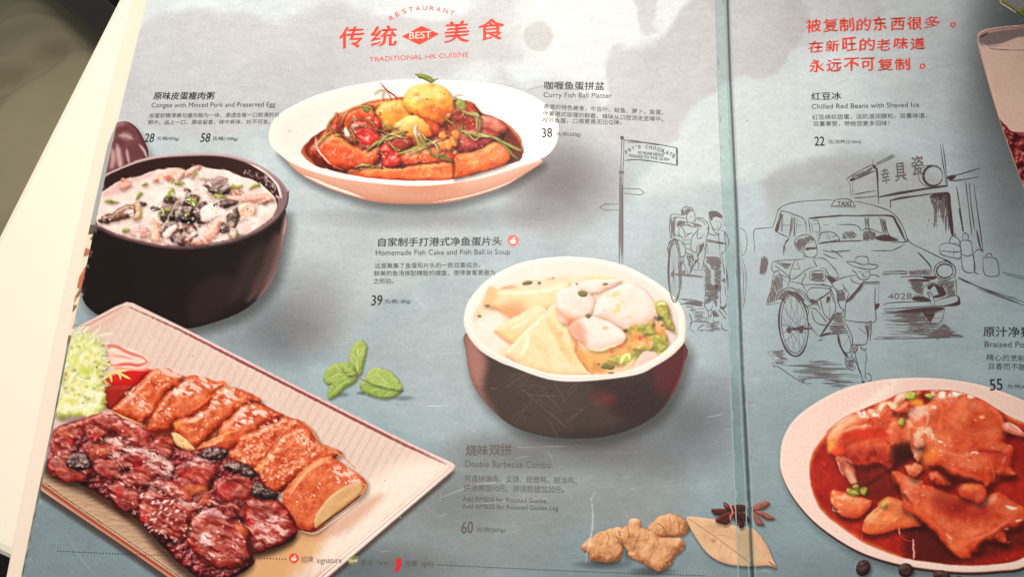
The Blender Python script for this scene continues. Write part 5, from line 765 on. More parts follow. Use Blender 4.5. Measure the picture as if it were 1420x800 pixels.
# ================================================================ materials
def lin(c):
    c = np.asarray(c, np.float32)
    return np.where(c <= .04045, c/12.92, ((np.maximum(c, 0)+.055)/1.055)**2.4)
def material(name, c=None, rough=.5, spec=.5, attr=None, bump=0, bscale=200, noise=0, nscale=20, coat=0):
    m = bpy.data.materials.new(name); m.use_nodes = True; nt = m.node_tree; b = nt.nodes['Principled BSDF']
    b.inputs['Roughness'].default_value = rough; b.inputs['Specular IOR Level'].default_value = spec
    if coat: b.inputs['Coat Weight'].default_value = coat; b.inputs['Coat Roughness'].default_value = .2
    tc = nt.nodes.new('ShaderNodeTexCoord')
    if attr:
        a = nt.nodes.new('ShaderNodeAttribute'); a.attribute_name = attr; src = a.outputs['Color']
    else:
        a = nt.nodes.new('ShaderNodeRGB'); a.outputs[0].default_value = tuple(float(v) for v in lin(np.array(c)/255.0))+(1,); src = a.outputs[0]
    if noise:
        n = nt.nodes.new('ShaderNodeTexNoise'); n.inputs['Scale'].default_value = nscale; n.inputs['Detail'].default_value = 5
        nt.links.new(tc.outputs['Object'], n.inputs['Vector'])
        mp = nt.nodes.new('ShaderNodeMapRange'); mp.inputs['To Min'].default_value = 1-noise; mp.inputs['To Max'].default_value = 1+noise
        nt.links.new(n.outputs['Fac'], mp.inputs['Value'])
        mx = nt.nodes.new('ShaderNodeVectorMath'); mx.operation = 'SCALE'
        nt.links.new(src, mx.inputs[0]); nt.links.new(mp.outputs[0], mx.inputs['Scale']); src = mx.outputs[0]
    nt.links.new(src, b.inputs['Base Color'])
    if bump:
        n = nt.nodes.new('ShaderNodeTexNoise'); n.inputs['Scale'].default_value = bscale; n.inputs['Detail'].default_value = 3
        nt.links.new(tc.outputs['Object'], n.inputs['Vector'])
        bp = nt.nodes.new('ShaderNodeBump'); bp.inputs['Strength'].default_value = bump; bp.inputs['Distance'].default_value = .0006
        nt.links.new(n.outputs['Fac'], bp.inputs['Height']); nt.links.new(bp.outputs[0], b.inputs['Normal'])
    return m
M_INK = material('printed_laminate', attr='ink', rough=.48, spec=.16, bump=.10, bscale=420, noise=.05, nscale=900)
M_TEXT = material('black_ink', (34, 30, 32), .46, .26, noise=.15, nscale=900); M_GREY = material('grey_ink', (58, 54, 55), .46, .26, noise=.15, nscale=900)
M_GLARE = material('glare_paled_ink', (96, 86, 80), .46, .26, noise=.25, nscale=700); M_RED = material('red_ink', (236, 66, 42), .42, .42, noise=.08, nscale=900)  # first grey is lightened: the glare veil over the lettering put into its colour
M_PALE = material('pale_ink', (240, 206, 190), .42, .42); M_GREEN = material('green_ink', (110, 120, 50), .42, .42, noise=.1); M_CHILI = material('chilli_ink', (206, 30, 40), .42, .42, noise=.1)
M_LINE = material('drawing_ink', (66, 52, 54), .46, .26, noise=.25, nscale=500); M_LINE2 = material('light_drawing_ink', (98, 86, 87), .46, .26, noise=.25, nscale=500); M_LINE3 = material('dark_drawing_ink', (62, 36, 38), .42, .42, noise=.2, nscale=500)
M_COVER = material('cream_board', (243, 222, 200), .6, .3, bump=.12, bscale=900, noise=.03, nscale=60)
M_TABLE = material('cream_table_laminate', (247, 236, 214), .35, .4, bump=.06, bscale=300, noise=.03, nscale=6)
M_FAB = material('olive_grey_fabric', (148, 138, 112), .9, .2, bump=.5, bscale=900, noise=.06, nscale=40)
M_WOOD = material('dark_brown_wood', (34, 22, 15), .4, .5, noise=.3, nscale=30); M_FLOOR = material('dark_floor', (24, 21, 19), .7, .3, noise=.3, nscale=8)
M_EDGE = material('clear_plastic_edge', (168, 182, 178), .3, .5)
# ================================================================== helpers
def mesh_obj(name, verts, faces, mat, parent=None, ink=None, smooth=False):
    me = bpy.data.meshes.new(name); v = np.asarray(verts, np.float32); f = faces
    if isinstance(f, np.ndarray):
        k = f.shape[1]; me.vertices.add(len(v)); me.vertices.foreach_set('co', v.ravel())
        me.loops.add(f.size); me.loops.foreach_set('vertex_index', f.ravel().astype(np.int32))
        me.polygons.add(len(f)); me.polygons.foreach_set('loop_start', np.arange(0, f.size, k, dtype=np.int32)); me.polygons.foreach_set('loop_total', np.full(len(f), k, np.int32))
        me.update(calc_edges=True)
    else:
        me.from_pydata(v.tolist(), [], f)
    if ink is not None:
        a = me.color_attributes.new('ink', 'FLOAT_COLOR', 'POINT')
        a.data.foreach_set('color', np.concatenate([ink, np.ones((len(v), 1), np.float32)], 1).astype(np.float32).ravel())
    if smooth: me.polygons.foreach_set('use_smooth', [True]*len(me.polygons))
    me.materials.append(mat)
    o = bpy.data.objects.new(name, me); COL.objects.link(o)
    if parent: o.parent = parent
    return o
def empty(name, label, cat):
    o = bpy.data.objects.new(name, None); COL.objects.link(o); o.empty_display_size = .05; o['label'] = label; o['category'] = cat; return o
def slab(name, pts, z, th, mat, parent=None, bev=.002, seg=3):   # flat board with rounded rim; pts as world xy, counter-clockwise
    p = np.array(pts)[:, :2]; n = len(p)
    a = p-np.roll(p, 1, 0); b = np.roll(p, -1, 0)-p; a /= np.linalg.norm(a, axis=1)[:, None]; b /= np.linalg.norm(b, axis=1)[:, None]
    t = a+b; t /= np.linalg.norm(t, axis=1)[:, None]; nrm = np.stack([-t[:, 1], t[:, 0]], 1)/np.maximum(.4, np.sqrt((1+(a*b).sum(1))/2))[:, None]
    rings = []
    for k in range(seg+1):
        th_ = math.pi/2*k/seg; rings.append((bev*(1-math.sin(th_)), z-bev*(1-math.cos(th_))))
    rings = rings+[(0, z-th)]
    V = []
    for ins, zz in rings: V += [(q[0]+m[0]*ins, q[1]+m[1]*ins, zz) for q, m in zip(p, nrm)]
    Fc = [list(range(n))]
    for k in range(len(rings)-1):
        for i in range(n): Fc.append([k*n+i, k*n+n+i, k*n+n+(i+1) % n, k*n+(i+1) % n])
    Fc.append([(len(rings)-1)*n+i for i in range(n-1, -1, -1)])
    return mesh_obj(name, V, Fc, mat, parent)
def ccw(p):
    p = np.array(p)[:, :2]; a = np.sum(p[:, 0]*np.roll(p[:, 1], -1)-np.roll(p[:, 0], -1)*p[:, 1]); return p if a > 0 else p[::-1]
# ============================================================ the surroundings
ZC, ZT = -.0012, -.0046      # top of the cover board, top of the table
fl = mesh_obj('floor', [(-3, -3, -.75), (3, -3, -.75), (3, 3, -.75), (-3, 3, -.75)], [[0, 1, 2, 3]], M_FLOOR); fl['kind'] = 'structure'
def corner(pts, k, r, n=6):
    p = np.array(pts, float); a, b, c = p[k-1], p[k], p[(k+1) % len(p)]
    u = (a-b)/np.linalg.norm(a-b); v = (c-b)/np.linalg.norm(c-b); out = [b+u*r*(1-t)**2+v*r*t**2 for t in np.linspace(0, 1, n)]
    return list(p[:k])+out+list(p[k+1:])
tp = [P(x, y, ZT)[:2] for x, y in [(464, -600), (-189, 684), (720, 1107), (2300, 1250), (2300, -600)]]
tp = ccw(corner(tp, 1, .05))
table = slab('dining_table', tp, ZT, .028, M_TABLE, bev=.006)
table['label'] = 'cream white table top under the open menu'; table['category'] = 'table'
# chair drawn up beside the table
chair = empty('chair', 'olive grey upholstered chair with dark wooden rail beside the table', 'chair')
cz = -.26
c0 = P(-10, 200, cz); chair.location = (float(c0[0]), float(c0[1]), -.75)
def local(v): return np.asarray(v, float)-np.array([c0[0], c0[1], -.75])
n = 90; U, V_ = np.meshgrid(np.linspace(-1, 1, n), np.linspace(-1, 1, n))
cA = P(-470, -330, cz); cB = P(118, 36, cz); cC = P(60, 760, cz); e1 = (cC-cB)[:2]; ax = e1/np.linalg.norm(e1); ay = np.array([ax[1], -ax[0]])
mid = P(-120, 250, cz)[:2]; hw, hl = .24, .26
def fold(u, v):
    x, y = mid[0]+ax[0]*u*hl+ay[0]*v*hw, mid[1]+ax[1]*u*hl+ay[1]*v*hw
    return x, y
bx0, bx1 = cB[:2], cC[:2]
sx = np.zeros((n, n)); sy = np.zeros((n, n))
pa, pb = P(80, -4, cz)[:2], P(150, 62, cz)[:2]; pd = P(30, 900, cz)[:2]; dback = (pb-pa)/np.linalg.norm(pb-pa); dfront = np.array([dback[1], -dback[0]])
if dfront.dot(pd-pb) < 0: dfront = -dfront
o0 = pb+dback*.10-dfront*.004
for i in range(n):
    for j in range(n):
        q = o0-dback*(.46*(U[i, j]+1)/2)+dfront*(.44*(V_[i, j]+1)/2); sx[i, j], sy[i, j] = q
rr = np.maximum(np.abs(U), np.abs(V_)); sag = -.05*np.clip((rr-.82)/.18, 0, 1)**2.2
fo = 0
for (ax0, ay0, bx_, by_, wd, am) in [(-20, 62, 95, 22, .010, .010), (10, 88, 118, 46, .008, -.008), (-20, 130, 90, 60, .012, -.011), (-30, 110, 60, 70, .012, .010), (-30, 220, 40, 120, .014, .005), (0, 30, 90, -10, .012, .006)]:
    A_, B_ = P(ax0, ay0, cz)[:2], P(bx_, by_, cz)[:2]; L_ = B_-A_; t = np.clip(((sx-A_[0])*L_[0]+(sy-A_[1])*L_[1])/L_.dot(L_), 0, 1)
    d = np.hypot(sx-A_[0]-L_[0]*t, sy-A_[1]-L_[1]*t); fo = fo+1.9*am*np.exp(-(d/wd)**2)*np.sin(math.pi*np.clip(t, .02, .98))**.5
zz = cz+sag+fo
Vt = np.stack([sx.ravel(), sy.ravel(), zz.ravel()], 1); Vb = Vt.copy(); Vb[:, 2] = cz-.075
idx = np.arange(n*n).reshape(n, n); q = np.stack([idx[:-1, :-1], idx[:-1, 1:], idx[1:, 1:], idx[1:, :-1]], -1).reshape(-1, 4)
rim = np.concatenate([idx[0, :], idx[1:, -1], idx[-1, -2::-1], idx[-2:0:-1, 0]]); rq = np.stack([rim, np.roll(rim, -1), np.roll(rim, -1)+n*n, rim+n*n], 1)
mesh_obj('seat_cushion', local(np.concatenate([Vt, Vb])), np.concatenate([q, rq]), M_FAB, chair, smooth=True)
def beam(name, a, b, w_, h_, mat, parent):
    a = np.array(a, float); b = np.array(b, float); d = (b-a)/np.linalg.norm(b-a); s = np.cross(d, [0, 0, 1.]) if abs(d[2]) < .9 else np.array([1., 0, 0]); s /= np.linalg.norm(s); t = np.cross(s, d)
    vs = []
    for e in (a, b):
        for (i, j) in [(-1, -.8), (-.8, -1), (.8, -1), (1, -.8), (1, .8), (.8, 1), (-.8, 1), (-1, .8)]: vs.append(e+s*i*w_/2+t*j*h_/2)
    fs = [[i, (i+1) % 8, 8+(i+1) % 8, 8+i] for i in range(8)]+[list(range(7, -1, -1)), list(range(8, 16))]
    return mesh_obj(name, local(vs), fs, mat, parent)
rz = cz+.035
r0, r1 = P(101, -10, rz), P(165, 46, rz); rd = (r1-r0)/np.linalg.norm(r1-r0)
beam('back_rail', r0-rd*.32, r1+rd*.05, .031, .03, M_WOOD, chair)
bk0 = np.array([*(o0-dfront*.05), cz]); bk1 = np.array([*(o0-dback*.46-dfront*.05), cz])
beam('backrest', bk0-np.array([0, 0, .04])-np.append(dfront, 0)*.02, bk1-np.array([0, 0, .04])-np.append(dfront, 0)*.02, .05, .05, M_FAB, chair)
for (s, t) in [(.02, .02), (.44, .02), (.02, .42), (.44, .42)]:
    g = o0-dback*s+dfront*t; beam('leg', [g[0], g[1], cz-.07], [g[0], g[1], -.75], .035, .035, M_WOOD, chair)
# ====================================================================== menu
menu = empty('menu', 'open laminated menu printed with dishes, Chinese captions and street sketches', 'menu')
menu_loc = P(700, 420); 
ce = [(246, -150), (183, 0), (158, 100), (133, 200), (110.5, 300), (89, 400), (68, 500), (48, 600), (28, 700), (8, 800), (-24, 962)]
cp = [P(x, y, ZC)[:2] for x, y in ce]+[P(1640, 962, ZC)[:2], P(1640, -150, ZC)[:2]]
slab('cover_board', ccw(cp), ZC, .0030, M_COVER, menu, bev=.0006)
paint_all()
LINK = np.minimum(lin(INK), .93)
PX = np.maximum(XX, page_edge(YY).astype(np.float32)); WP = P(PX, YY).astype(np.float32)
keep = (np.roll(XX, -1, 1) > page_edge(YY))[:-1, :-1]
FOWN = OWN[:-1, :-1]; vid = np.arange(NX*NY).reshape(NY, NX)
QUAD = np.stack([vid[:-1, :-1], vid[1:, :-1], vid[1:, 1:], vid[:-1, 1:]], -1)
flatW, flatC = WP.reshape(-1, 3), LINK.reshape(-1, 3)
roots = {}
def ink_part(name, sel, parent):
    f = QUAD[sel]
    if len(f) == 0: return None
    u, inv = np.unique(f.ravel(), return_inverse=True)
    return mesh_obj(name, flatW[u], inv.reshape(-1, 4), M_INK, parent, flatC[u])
for k, (part, sub, label) in enumerate(OWNERS):     # parts first
    if sub is None:
        if part == 'peppercorn':
            ink_part('peppercorn', (FOWN == k) & keep, menu); continue
        ids = [k]+([] if part in roots else [])
        if part in roots: continue
        o = ink_part(part, (FOWN == k) & keep, menu)
        if o:
            roots[part] = o
            if label: o['label'] = label
for k, (part, sub, label) in enumerate(OWNERS):
    if sub is None: continue
    sel = (FOWN == k) & keep
    if sel.sum() < 4:
        continue
    ink_part(sub, sel, roots.get(part, menu))
# thin sheet edges showing past the printed page on the left
yy = np.arange(170, 800, 1.5); nn = 6; vs, cs_ = [], []
for y in yy:
    e = float(page_edge(y)); wd = np.interp(y, [170, 200, 320, 420, 470, 500, 800], [1, 6, 7, 6.5, 4, 2.6, 3.0])
    for i in range(nn):
        x = e+1-(wd+1)*i/(nn-1); vs.append(P(x, y, -.0006))
        t = vnoise(np.array([x/5.0+y/9.0]), np.array([y/11.0]), 3)[0]; t2 = vnoise(np.array([x/6.0]), np.array([y/14.0]), 9)[0]
        c = np.array([162, 164, 158.]) if y < 312 else (np.array([96, 84, 74.]) if y < 326 else (np.array([236, 214, 186.]) if t > .45 else (np.array([186, 110, 84.]) if t2 > .5 else np.array([130, 110, 86.]))))
        if y > 470: c = np.array([120, 122, 118.])*(.8+.5*t)
        cs_.append(lin(c/255))
ii = np.arange(len(yy)*nn).reshape(len(yy), nn)
mesh_obj('page_edge', np.array(vs), np.stack([ii[:-1, :-1], ii[:-1, 1:], ii[1:, 1:], ii[1:, :-1]], -1).reshape(-1, 4), M_INK, menu, np.array(cs_, np.float32))
# clear plastic ridges along the fold
def ridge(fx, w_, h_, y0=-150, y1=960):
    ys_ = np.linspace(y0, y1, 60); V, Fq = [], []
    for y in ys_:
        x = float(fx(y)); c = P(x, y); s = P(x+1, y)-c; s = s/np.linalg.norm(s)
        for a in np.linspace(0, math.pi, 7): V.append(c+s*math.cos(a)*w_/2+np.array([0, 0, math.sin(a)*h_-.00002]))
    g = np.arange(len(ys_)*7).reshape(len(ys_), 7); return mesh_obj('plastic_ridge', np.array(V), np.stack([g[:-1, :-1], g[1:, :-1], g[1:, 1:], g[:-1, 1:]], -1).reshape(-1, 4), M_EDGE, menu, smooth=True)
ridge(lambda y: spine_a(y)-.6, .00045, .00028); ridge(lambda y: spine_a(y)+.64*(spine_b(y)-spine_a(y)), .0004, .0003); ridge(lambda y: spine_b(y)+1.2, .0003, .00012)
# ================================================================= lettering
ZTX = .00010
def glyphs(body):
    c = bpy.data.curves.new('t', 'FONT'); c.body = body; c.size = 1; c.resolution_u = 3
    o = bpy.data.objects.new('t', c); COL.objects.link(o); dg = bpy.context.evaluated_depsgraph_get(); dg.update()
    me = bpy.data.meshes.new_from_object(o.evaluated_get(dg)); v = np.array([q.co[:2] for q in me.vertices]); f = [list(p.vertices) for p in me.polygons]
    bpy.data.objects.remove(o); bpy.data.curves.remove(c); bpy.data.meshes.remove(me); return v, f
class Lettering:
    def __init__(s): s.v = []; s.f = []; s.k = 0
    def add(s, body, p0, p1, h, slant=0, bold=0, wob=0):
        v, f = glyphs(body); lo, hi = v.min(0), v.max(0); t = (v-lo)/(hi-lo)
        p0 = np.array(p0, float); p1 = np.array(p1, float); d = p1-p0; L = np.linalg.norm(d); nrm = np.array([d[1], -d[0]])/L
        for b in range(1+2*bool(bold)):
            sh = [0, -bold, bold][b]
            q = p0+t[:, :1]*d+t[:, 1:]*(nrm*h+np.array([slant, 0]))+d/L*sh+nrm*(sh*.35)
            if wob: q = q+wob*np.stack([np.sin(q[:, 1]*.9+q[:, 0]*.23), np.sin(q[:, 0]*.7+q[:, 1]*.31)], 1)
            n0 = sum(len(a) for a in s.v); s.v.append(P(q[:, 0], q[:, 1], ZTX+.000012*s.k)); s.k = (s.k+1) % 9
            s.f += [[n0+i for i in p][::-1] if nrm[1] > 0 else [n0+i for i in p] for p in f]
        return s
    def build(s, name, mat, parent): return mesh_obj(name, np.concatenate(s.v), s.f, mat, parent)
def zf(x0, y0, s=3.9417): return lambda x, y: (x0+x/s, y0+y/s)
def caption(label, title, lines, mat=None, mat2=None):
    # title: the dish name, the part; the other lines hang on it
    t = Lettering(); t.add(*title[0], **title[1]); o = t.build('dish_name', mat or M_TEXT, menu)
    for name, items in lines:
        q = Lettering()
        for a, kw in items: q.add(*a, **kw)
        q.build(name, mat2 or (M_TEXT if name == 'price' else M_GREY), o)
    o['label'] = label
A = zf(0, 0); B = zf(355, 0); C = zf(710, 0); D = zf(1060, 0); E_ = zf(355, 200); F_ = zf(355, 400); G = zf(355, 597); H = zf(710, 597); K_ = zf(1060, 400)
S = 1/3.9417
def T(body, a, b, h, **kw): return ((body, a, b, h*S), kw)
caption('Chinese name of the congee dish with English below, upper left', T('原味皮蛋瘦肉粥', A(837, 546), A(1166, 545), 42, slant=2, bold=.25), [
    ('english_name', [T('Congee with Minced Pork and Preserved Egg', A(826, 597), B(103, 592), 34, slant=1)]),
    ('description', [T('皮蛋软糯滑嫩与瘦肉融为一体，渗透在每一口软滑的白', A(813, 646), B(123, 641), 26, slant=1), T('粥中，品上一口，唇齿留香，味中有味，妙不可言。', A(806, 683), B(75, 679), 26, slant=1)]),
    ('price', [T('28', A(787, 778), A(838, 778), 48, slant=2.4, bold=.2), T('元/锅(450g)', A(855, 771), A(976, 772), 24, slant=1), T('58', A(1093, 777), A(1144, 777), 48, slant=2.4, bold=.2), T('元/锅(1000g)', A(1160, 771), A(1297, 772), 24, slant=1)])])
caption('Chinese name of the curry fish ball platter with English below', T('咖喱鱼蛋拼盆', C(177, 491), C(505, 494), 46, bold=.2), [
    ('english_name', [T('Curry Fish Ball Platter', C(172, 541), C(545, 546), 36)]),
    ('description', [T('香港的特色美食，牛百叶、鱿鱼、萝卜，鱼蛋，', C(172, 596), C(825, 630), 28), T('伴着港式咖喱的鲜香，辣味从口腔游走至喉中，', C(168, 634), C(825, 667), 28), T('咬开鱼蛋，口感更是无比Q弹。', C(166, 672), C(598, 684), 28)]),
    ('price', [T('38', C(165, 752), C(220, 750), 50, bold=.2), T('元/例(250g)', C(242, 748), C(375, 750), 26)])])
caption('Chinese name of the fish cake soup with English below, centre', T('自家制手打港式净鱼蛋片头', E_(667, 560), E_(1342, 553), 48, slant=1, bold=.22), [
    ('english_name', [T('Homemade Fish Cake and Fish Ball in Soup', E_(655, 616), E_(1388, 611), 38)]),
    ('description', [T('这是聚集了鱼蛋和片头的一款双重组合，', E_(650, 680), E_(1225, 674), 30), T('鲜美的鱼汤搭配精致的摆盘，使得食客更是为', E_(645, 721), E_(1308, 716), 30), T('之所动。', E_(641, 763), E_(752, 762), 30)]),
    ('price', [T('39', F_(630, 93), F_(688, 91), 56, slant=1.5, bold=.2), T('元/碗(180g)', F_(705, 85), F_(845, 84), 26)])])
caption('glare-paled Chinese name of the double barbecue combo, lower middle', T('烧味双拼', G(1147, 136), G(1397, 132), 60, bold=.2), [
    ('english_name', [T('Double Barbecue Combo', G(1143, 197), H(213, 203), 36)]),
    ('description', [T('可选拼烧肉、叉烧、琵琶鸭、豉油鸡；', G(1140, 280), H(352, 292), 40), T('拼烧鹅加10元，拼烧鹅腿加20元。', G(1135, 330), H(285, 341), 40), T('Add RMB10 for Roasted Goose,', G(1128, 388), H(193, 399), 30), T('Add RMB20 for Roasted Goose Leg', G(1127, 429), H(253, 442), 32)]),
    ('price', [T('60', G(1122, 561), G(1185, 559), 66, slant=1, bold=.2), T('元/例(200g)', G(1205, 556), G(1362, 558), 30)])], M_GLARE, M_GLARE)
caption('Chinese name of the red bean ice with English below, upper right', T('红豆冰', D(257, 549), D(420, 545), 42, bold=.2), [
    ('english_name', [T('Chilled Red Beans with Shaved Ice', D(259, 597), D(847, 586), 27)]),
    ('description', [T('红豆绵软甜蜜，淡奶温润醇和，双重味道，', D(262, 656), D(888, 646), 28), T('双重享受，带给您更多回味！', D(267, 692), D(683, 688), 28)]),
    ('price', [T('22', D(275, 797), D(328, 797), 50, bold=.2), T('元/冻杯(210ml)', D(350, 791), D(530, 789), 26)])])
caption('Chinese name of the braised pork dish, cut by the right margin', T('原汁净猪手', K_(1197, 262), K_(1530, 266), 55, bold=.22), [
    ('english_name', [T('Braised Pork', K_(1203, 319), K_(1470, 322), 32)]),
    ('description', [T('精心的烹制', K_(1213, 393), K_(1424, 400), 36), T('且香而不腻', K_(1222, 441), K_(1428, 447), 36)]),
    ('price', [T('55', K_(1235, 558), K_(1303, 553), 62, bold=.25), T('元/例(4', K_(1328, 550), K_(1424, 551), 28)])])
# red heading
def flat(name, pts, mat, parent, z=None, smooth=False):
    z = ZTX if z is None else z; p = np.array(spl(pts, 6) if smooth else pts); n = len(p)
    a = np.sum(p[:, 0]*np.roll(p[:, 1], -1)-np.roll(p[:, 0], -1)*p[:, 1]); p = p if a < 0 else p[::-1]
    return mesh_obj(name, P(p[:, 0], p[:, 1], z), [list(range(n))], mat, parent)
heading = flat('heading_badge', [B(797, 201), B(905, 143), B(1001, 188), B(892, 246)], M_RED, menu); heading['label'] = 'red brush heading around a diamond badge at the top of the left page'
for ch, x0, x1, yb, h in [('传', 458, 587, 268, 116), ('统', 628, 766, 259, 112), ('美', 1030, 1163, 238, 118), ('食', 1217, 1354, 225, 118)]: Lettering().add(ch, B(x0, yb), B(x1, yb-8), h*S, slant=2.2, bold=.75, wob=.35).build('heading_character', M_RED, heading)
q = Lettering(); ar = [B(735, 118), B(790, 84), B(860, 63), B(930, 57), B(1010, 67), B(1088, 92)]; ar = spl(ar, 8, False); seg = np.concatenate([[0], np.cumsum(np.hypot(*np.diff(ar, axis=0).T))])
for i, ch in enumerate('RESTAURANT'):
    s0 = seg[-1]*(i+.1)/10; s1 = seg[-1]*(i+.74)/10
    a = (np.interp(s0, seg, ar[:, 0]), np.interp(s0, seg, ar[:, 1])); b = (np.interp(s1, seg, ar[:, 0]), np.interp(s1, seg, ar[:, 1])); q.add(ch, a, b, 6.2)
q.build('arched_word', M_RED, heading); q = Lettering(); q.add('TRADITIONAL HK CUISINE', B(618, 340), B(1160, 311), 26*S, slant=.8); q.build('subtitle', M_RED, heading)
q = Lettering(); q.k = 4; q.add('BEST', B(838, 216), B(958, 209), 38*S, slant=.6, bold=.3); q.build('badge_word', M_PALE, heading)
slo = Lettering()
for body, a, b, h in [('被复制的东西很多', D(225, 183), D(962, 160), 76), ('在新旺的老味道', D(240, 291), D(890, 268), 72), ('永远不可复制', D(242, 395), D(805, 382), 74)]:
    n = len(body); a = np.array(a); b = np.array(b); st = (b-a)/n
    r = random.Random(n)
    for i, ch in enumerate(body):
        c0 = a+st*(i+.04)+np.array([0, r.uniform(-1, 1)]); c1 = c0+st*r.uniform(.78, .9)+np.array([0, r.uniform(-1.2, -.2)])
        slo.add(ch, c0, c1, h*S*r.uniform(.86, 1.0), slant=r.uniform(.5, 2.5), bold=.5, wob=.55)
slogan = slo.build('red_slogan', M_RED, menu); slogan['label'] = 'three lines of red brush writing at the top of the right page'
for a, b in [(D(1018, 152), D(1046, 150)), (D(850, 378), D(880, 377))]: Lettering().add('。', a, b, 29*S, bold=.4).build('full_stop', M_RED, slogan)
# signature, new and spicy legend with its dotted line
def disc(name, c, r, mat, parent, z=ZTX, n=28): return flat(name, [(c[0]+r*math.cos(t*2*math.pi/n), c[1]+r*math.sin(t*2*math.pi/n)) for t in range(n)], mat, parent, z)
def thumb(c, k, parent):   # small raised-thumb mark in the badge
    pts = [(-4, 4.5), (-5, 1), (-4, -1), (-1.5, -1.5), (.5, -4.5), (2.2, -5.5), (3.2, -4.5), (1.6, -1.2), (4, -1.2), (4.6, 1.2), (3.6, 4), (0, 5)]
    flat('thumb_mark', [(c[0]+x*k, c[1]+y*k) for x, y in pts], M_PALE, parent, ZTX+.00005, True)
def dots(a, b, n, name, parent):
    dv, df = [], []
    for i in range(n):
        t = i/(n-1); cx, cy = a[0]+(b[0]-a[0])*t, a[1]+(b[1]-a[1])*t+1.2*math.sin(t*3.1); k = len(dv)
        dv += [P(cx+.95*math.cos(u*1.0472), cy+.95*math.sin(u*1.0472), ZTX) for u in range(6)]; df.append([k+5-j for j in range(6)])
    return mesh_obj(name, np.array(dv), df, M_TEXT, parent)
legend = dots((80, 763.5), (396, 774.5), 76, 'legend_line', menu); legend['label'] = 'dotted line with marks for signature, new and spicy at the page foot'
dots((608, 782.5), (976, 797.5), 92, 'legend_line', legend)
for body, a, b, h in [('招牌', G(247, 721), G(313, 719), 36), ('signature', G(333, 732), G(468, 731), 38), ('新品', G(575, 735), G(638, 735), 34), ('new', G(663, 734), G(722, 735), 23), ('辛辣', G(818, 742), G(880, 742), 36), ('spicy', G(905, 748), G(977, 747), 36)]: Lettering().add(body, a, b, h*S).build('legend_word', M_GLARE, legend)
b1 = disc('signature_badge', G(207, 695), 6.8, M_RED, legend); thumb(G(207, 695), .78, legend)
b2 = disc('signature_badge', (711.5, 333.5), 8.0, M_RED, menu); b2['label'] = 'round red thumb badge after the fish cake soup name'; thumb((711.5, 333.5), .9, b2)
flat('leaf_badge', [G(505, 705), G(520, 690), G(558, 685), G(552, 715), G(540, 732), G(510, 728)], M_GREEN, legend, ZTX, True)
q = Lettering(); q.k = 5; q.add('New', G(508, 722), G(555, 716), 24*S, slant=1.0, bold=.1); q.build('badge_word', M_PALE, legend)
flat('chilli_mark', [G(765, 700), G(780, 692), G(792, 700), G(795, 725), G(788, 750), G(775, 766), G(757, 768), G(757, 755), G(768, 740), G(764, 718)], M_CHILI, legend, ZTX, True)
flat('chilli_stalk', [G(768, 698), G(770, 686), G(780, 682), G(788, 694), G(779, 697)], M_GREEN, legend, ZTX+.00004, True)
# ========================================================== printed line drawings
class Pen:
    def __init__(s): s.v = []; s.f = []; s.n = 0; s.k = 0; s.r = random.Random(11)
    def line(s, pts, w=1.0, taper=(.5, .5), closed=False, smooth=4):
        p = np.array(pts, float)
        if len(p) > 2 and smooth: p = spl(p, smooth, closed)
        if closed: p = np.vstack([p, p[:1]])
        d = np.gradient(p, axis=0); d /= np.linalg.norm(d, axis=1)[:, None]+1e-9; nr = np.stack([-d[:, 1], d[:, 0]], 1)
        t = np.linspace(0, 1, len(p)); ww = w*.5*np.minimum(1, np.minimum(taper[0]+(1-taper[0])*t/.2, taper[1]+(1-taper[1])*(1-t)/.2))
        ww = ww*(1+.22*np.sin(t*len(p)*.9+s.k)); z = .00009+.0000016*(s.k % 47); s.k += 1
        a, b = p+nr*ww[:, None], p-nr*ww[:, None]; m = len(p)
        s.v += [P(a[:, 0], a[:, 1], z), P(b[:, 0], b[:, 1], z)]
        s.f += [[s.n+i, s.n+i+1, s.n+m+i+1, s.n+m+i] for i in range(m-1)]; s.n += 2*m
        return s
    def lines(s, fr_, w, *qs, **kw):
        for q in qs: s.line(fr_(*q), w, **kw)
        return s
    def fill(s, pts, smooth=3):
        p = spl(pts, smooth) if smooth else np.array(pts, float); a = np.sum(p[:, 0]*np.roll(p[:, 1], -1)-np.roll(p[:, 0], -1)*p[:, 1]); p = p if a < 0 else p[::-1]
        z = .00008+.0000016*(s.k % 30); s.k += 1; s.v.append(P(p[:, 0], p[:, 1], z)); s.f.append([s.n+i for i in range(len(p))]); s.n += len(p); return s
    def hatch(s, pts, ang, gap, w, jit=.4, cover=1.0):
        p = np.array(pts, float); ca, sa = math.cos(ang), math.sin(ang); R_ = np.array([[ca, sa], [-sa, ca]]); q = p.dot(R_.T); n = len(q)
        y = q[:, 1].min()+gap*.5
        while y < q[:, 1].max():
            xs_ = []
            for i in range(n):
                a, b = q[i], q[(i+1) % n]
                if (a[1] > y) != (b[1] > y): xs_.append(a[0]+(y-a[1])/(b[1]-a[1])*(b[0]-a[0]))
            xs_.sort()
            for a, b in zip(xs_[::2], xs_[1::2]):
                L_ = (b-a)*s.r.uniform(cover*.6, min(1, cover*1.1)); x0 = a+s.r.uniform(0, max(0, b-a-L_)); e = np.array([[x0, y+s.r.uniform(-jit, jit)], [x0+L_*.5, y+s.r.uniform(-jit, jit)], [x0+L_, y+s.r.uniform(-jit, jit)]])
                if L_ > 1: s.line(e.dot(R_), w*s.r.uniform(.75, 1.5), (.3, .3))
            y += gap*s.r.uniform(.6, 1.15)
        return s
    def build(s, name, mat, parent, label=None):
        o = mesh_obj(name, np.concatenate(s.v), s.f, mat, parent)
        if label: o['label'] = label
        return o
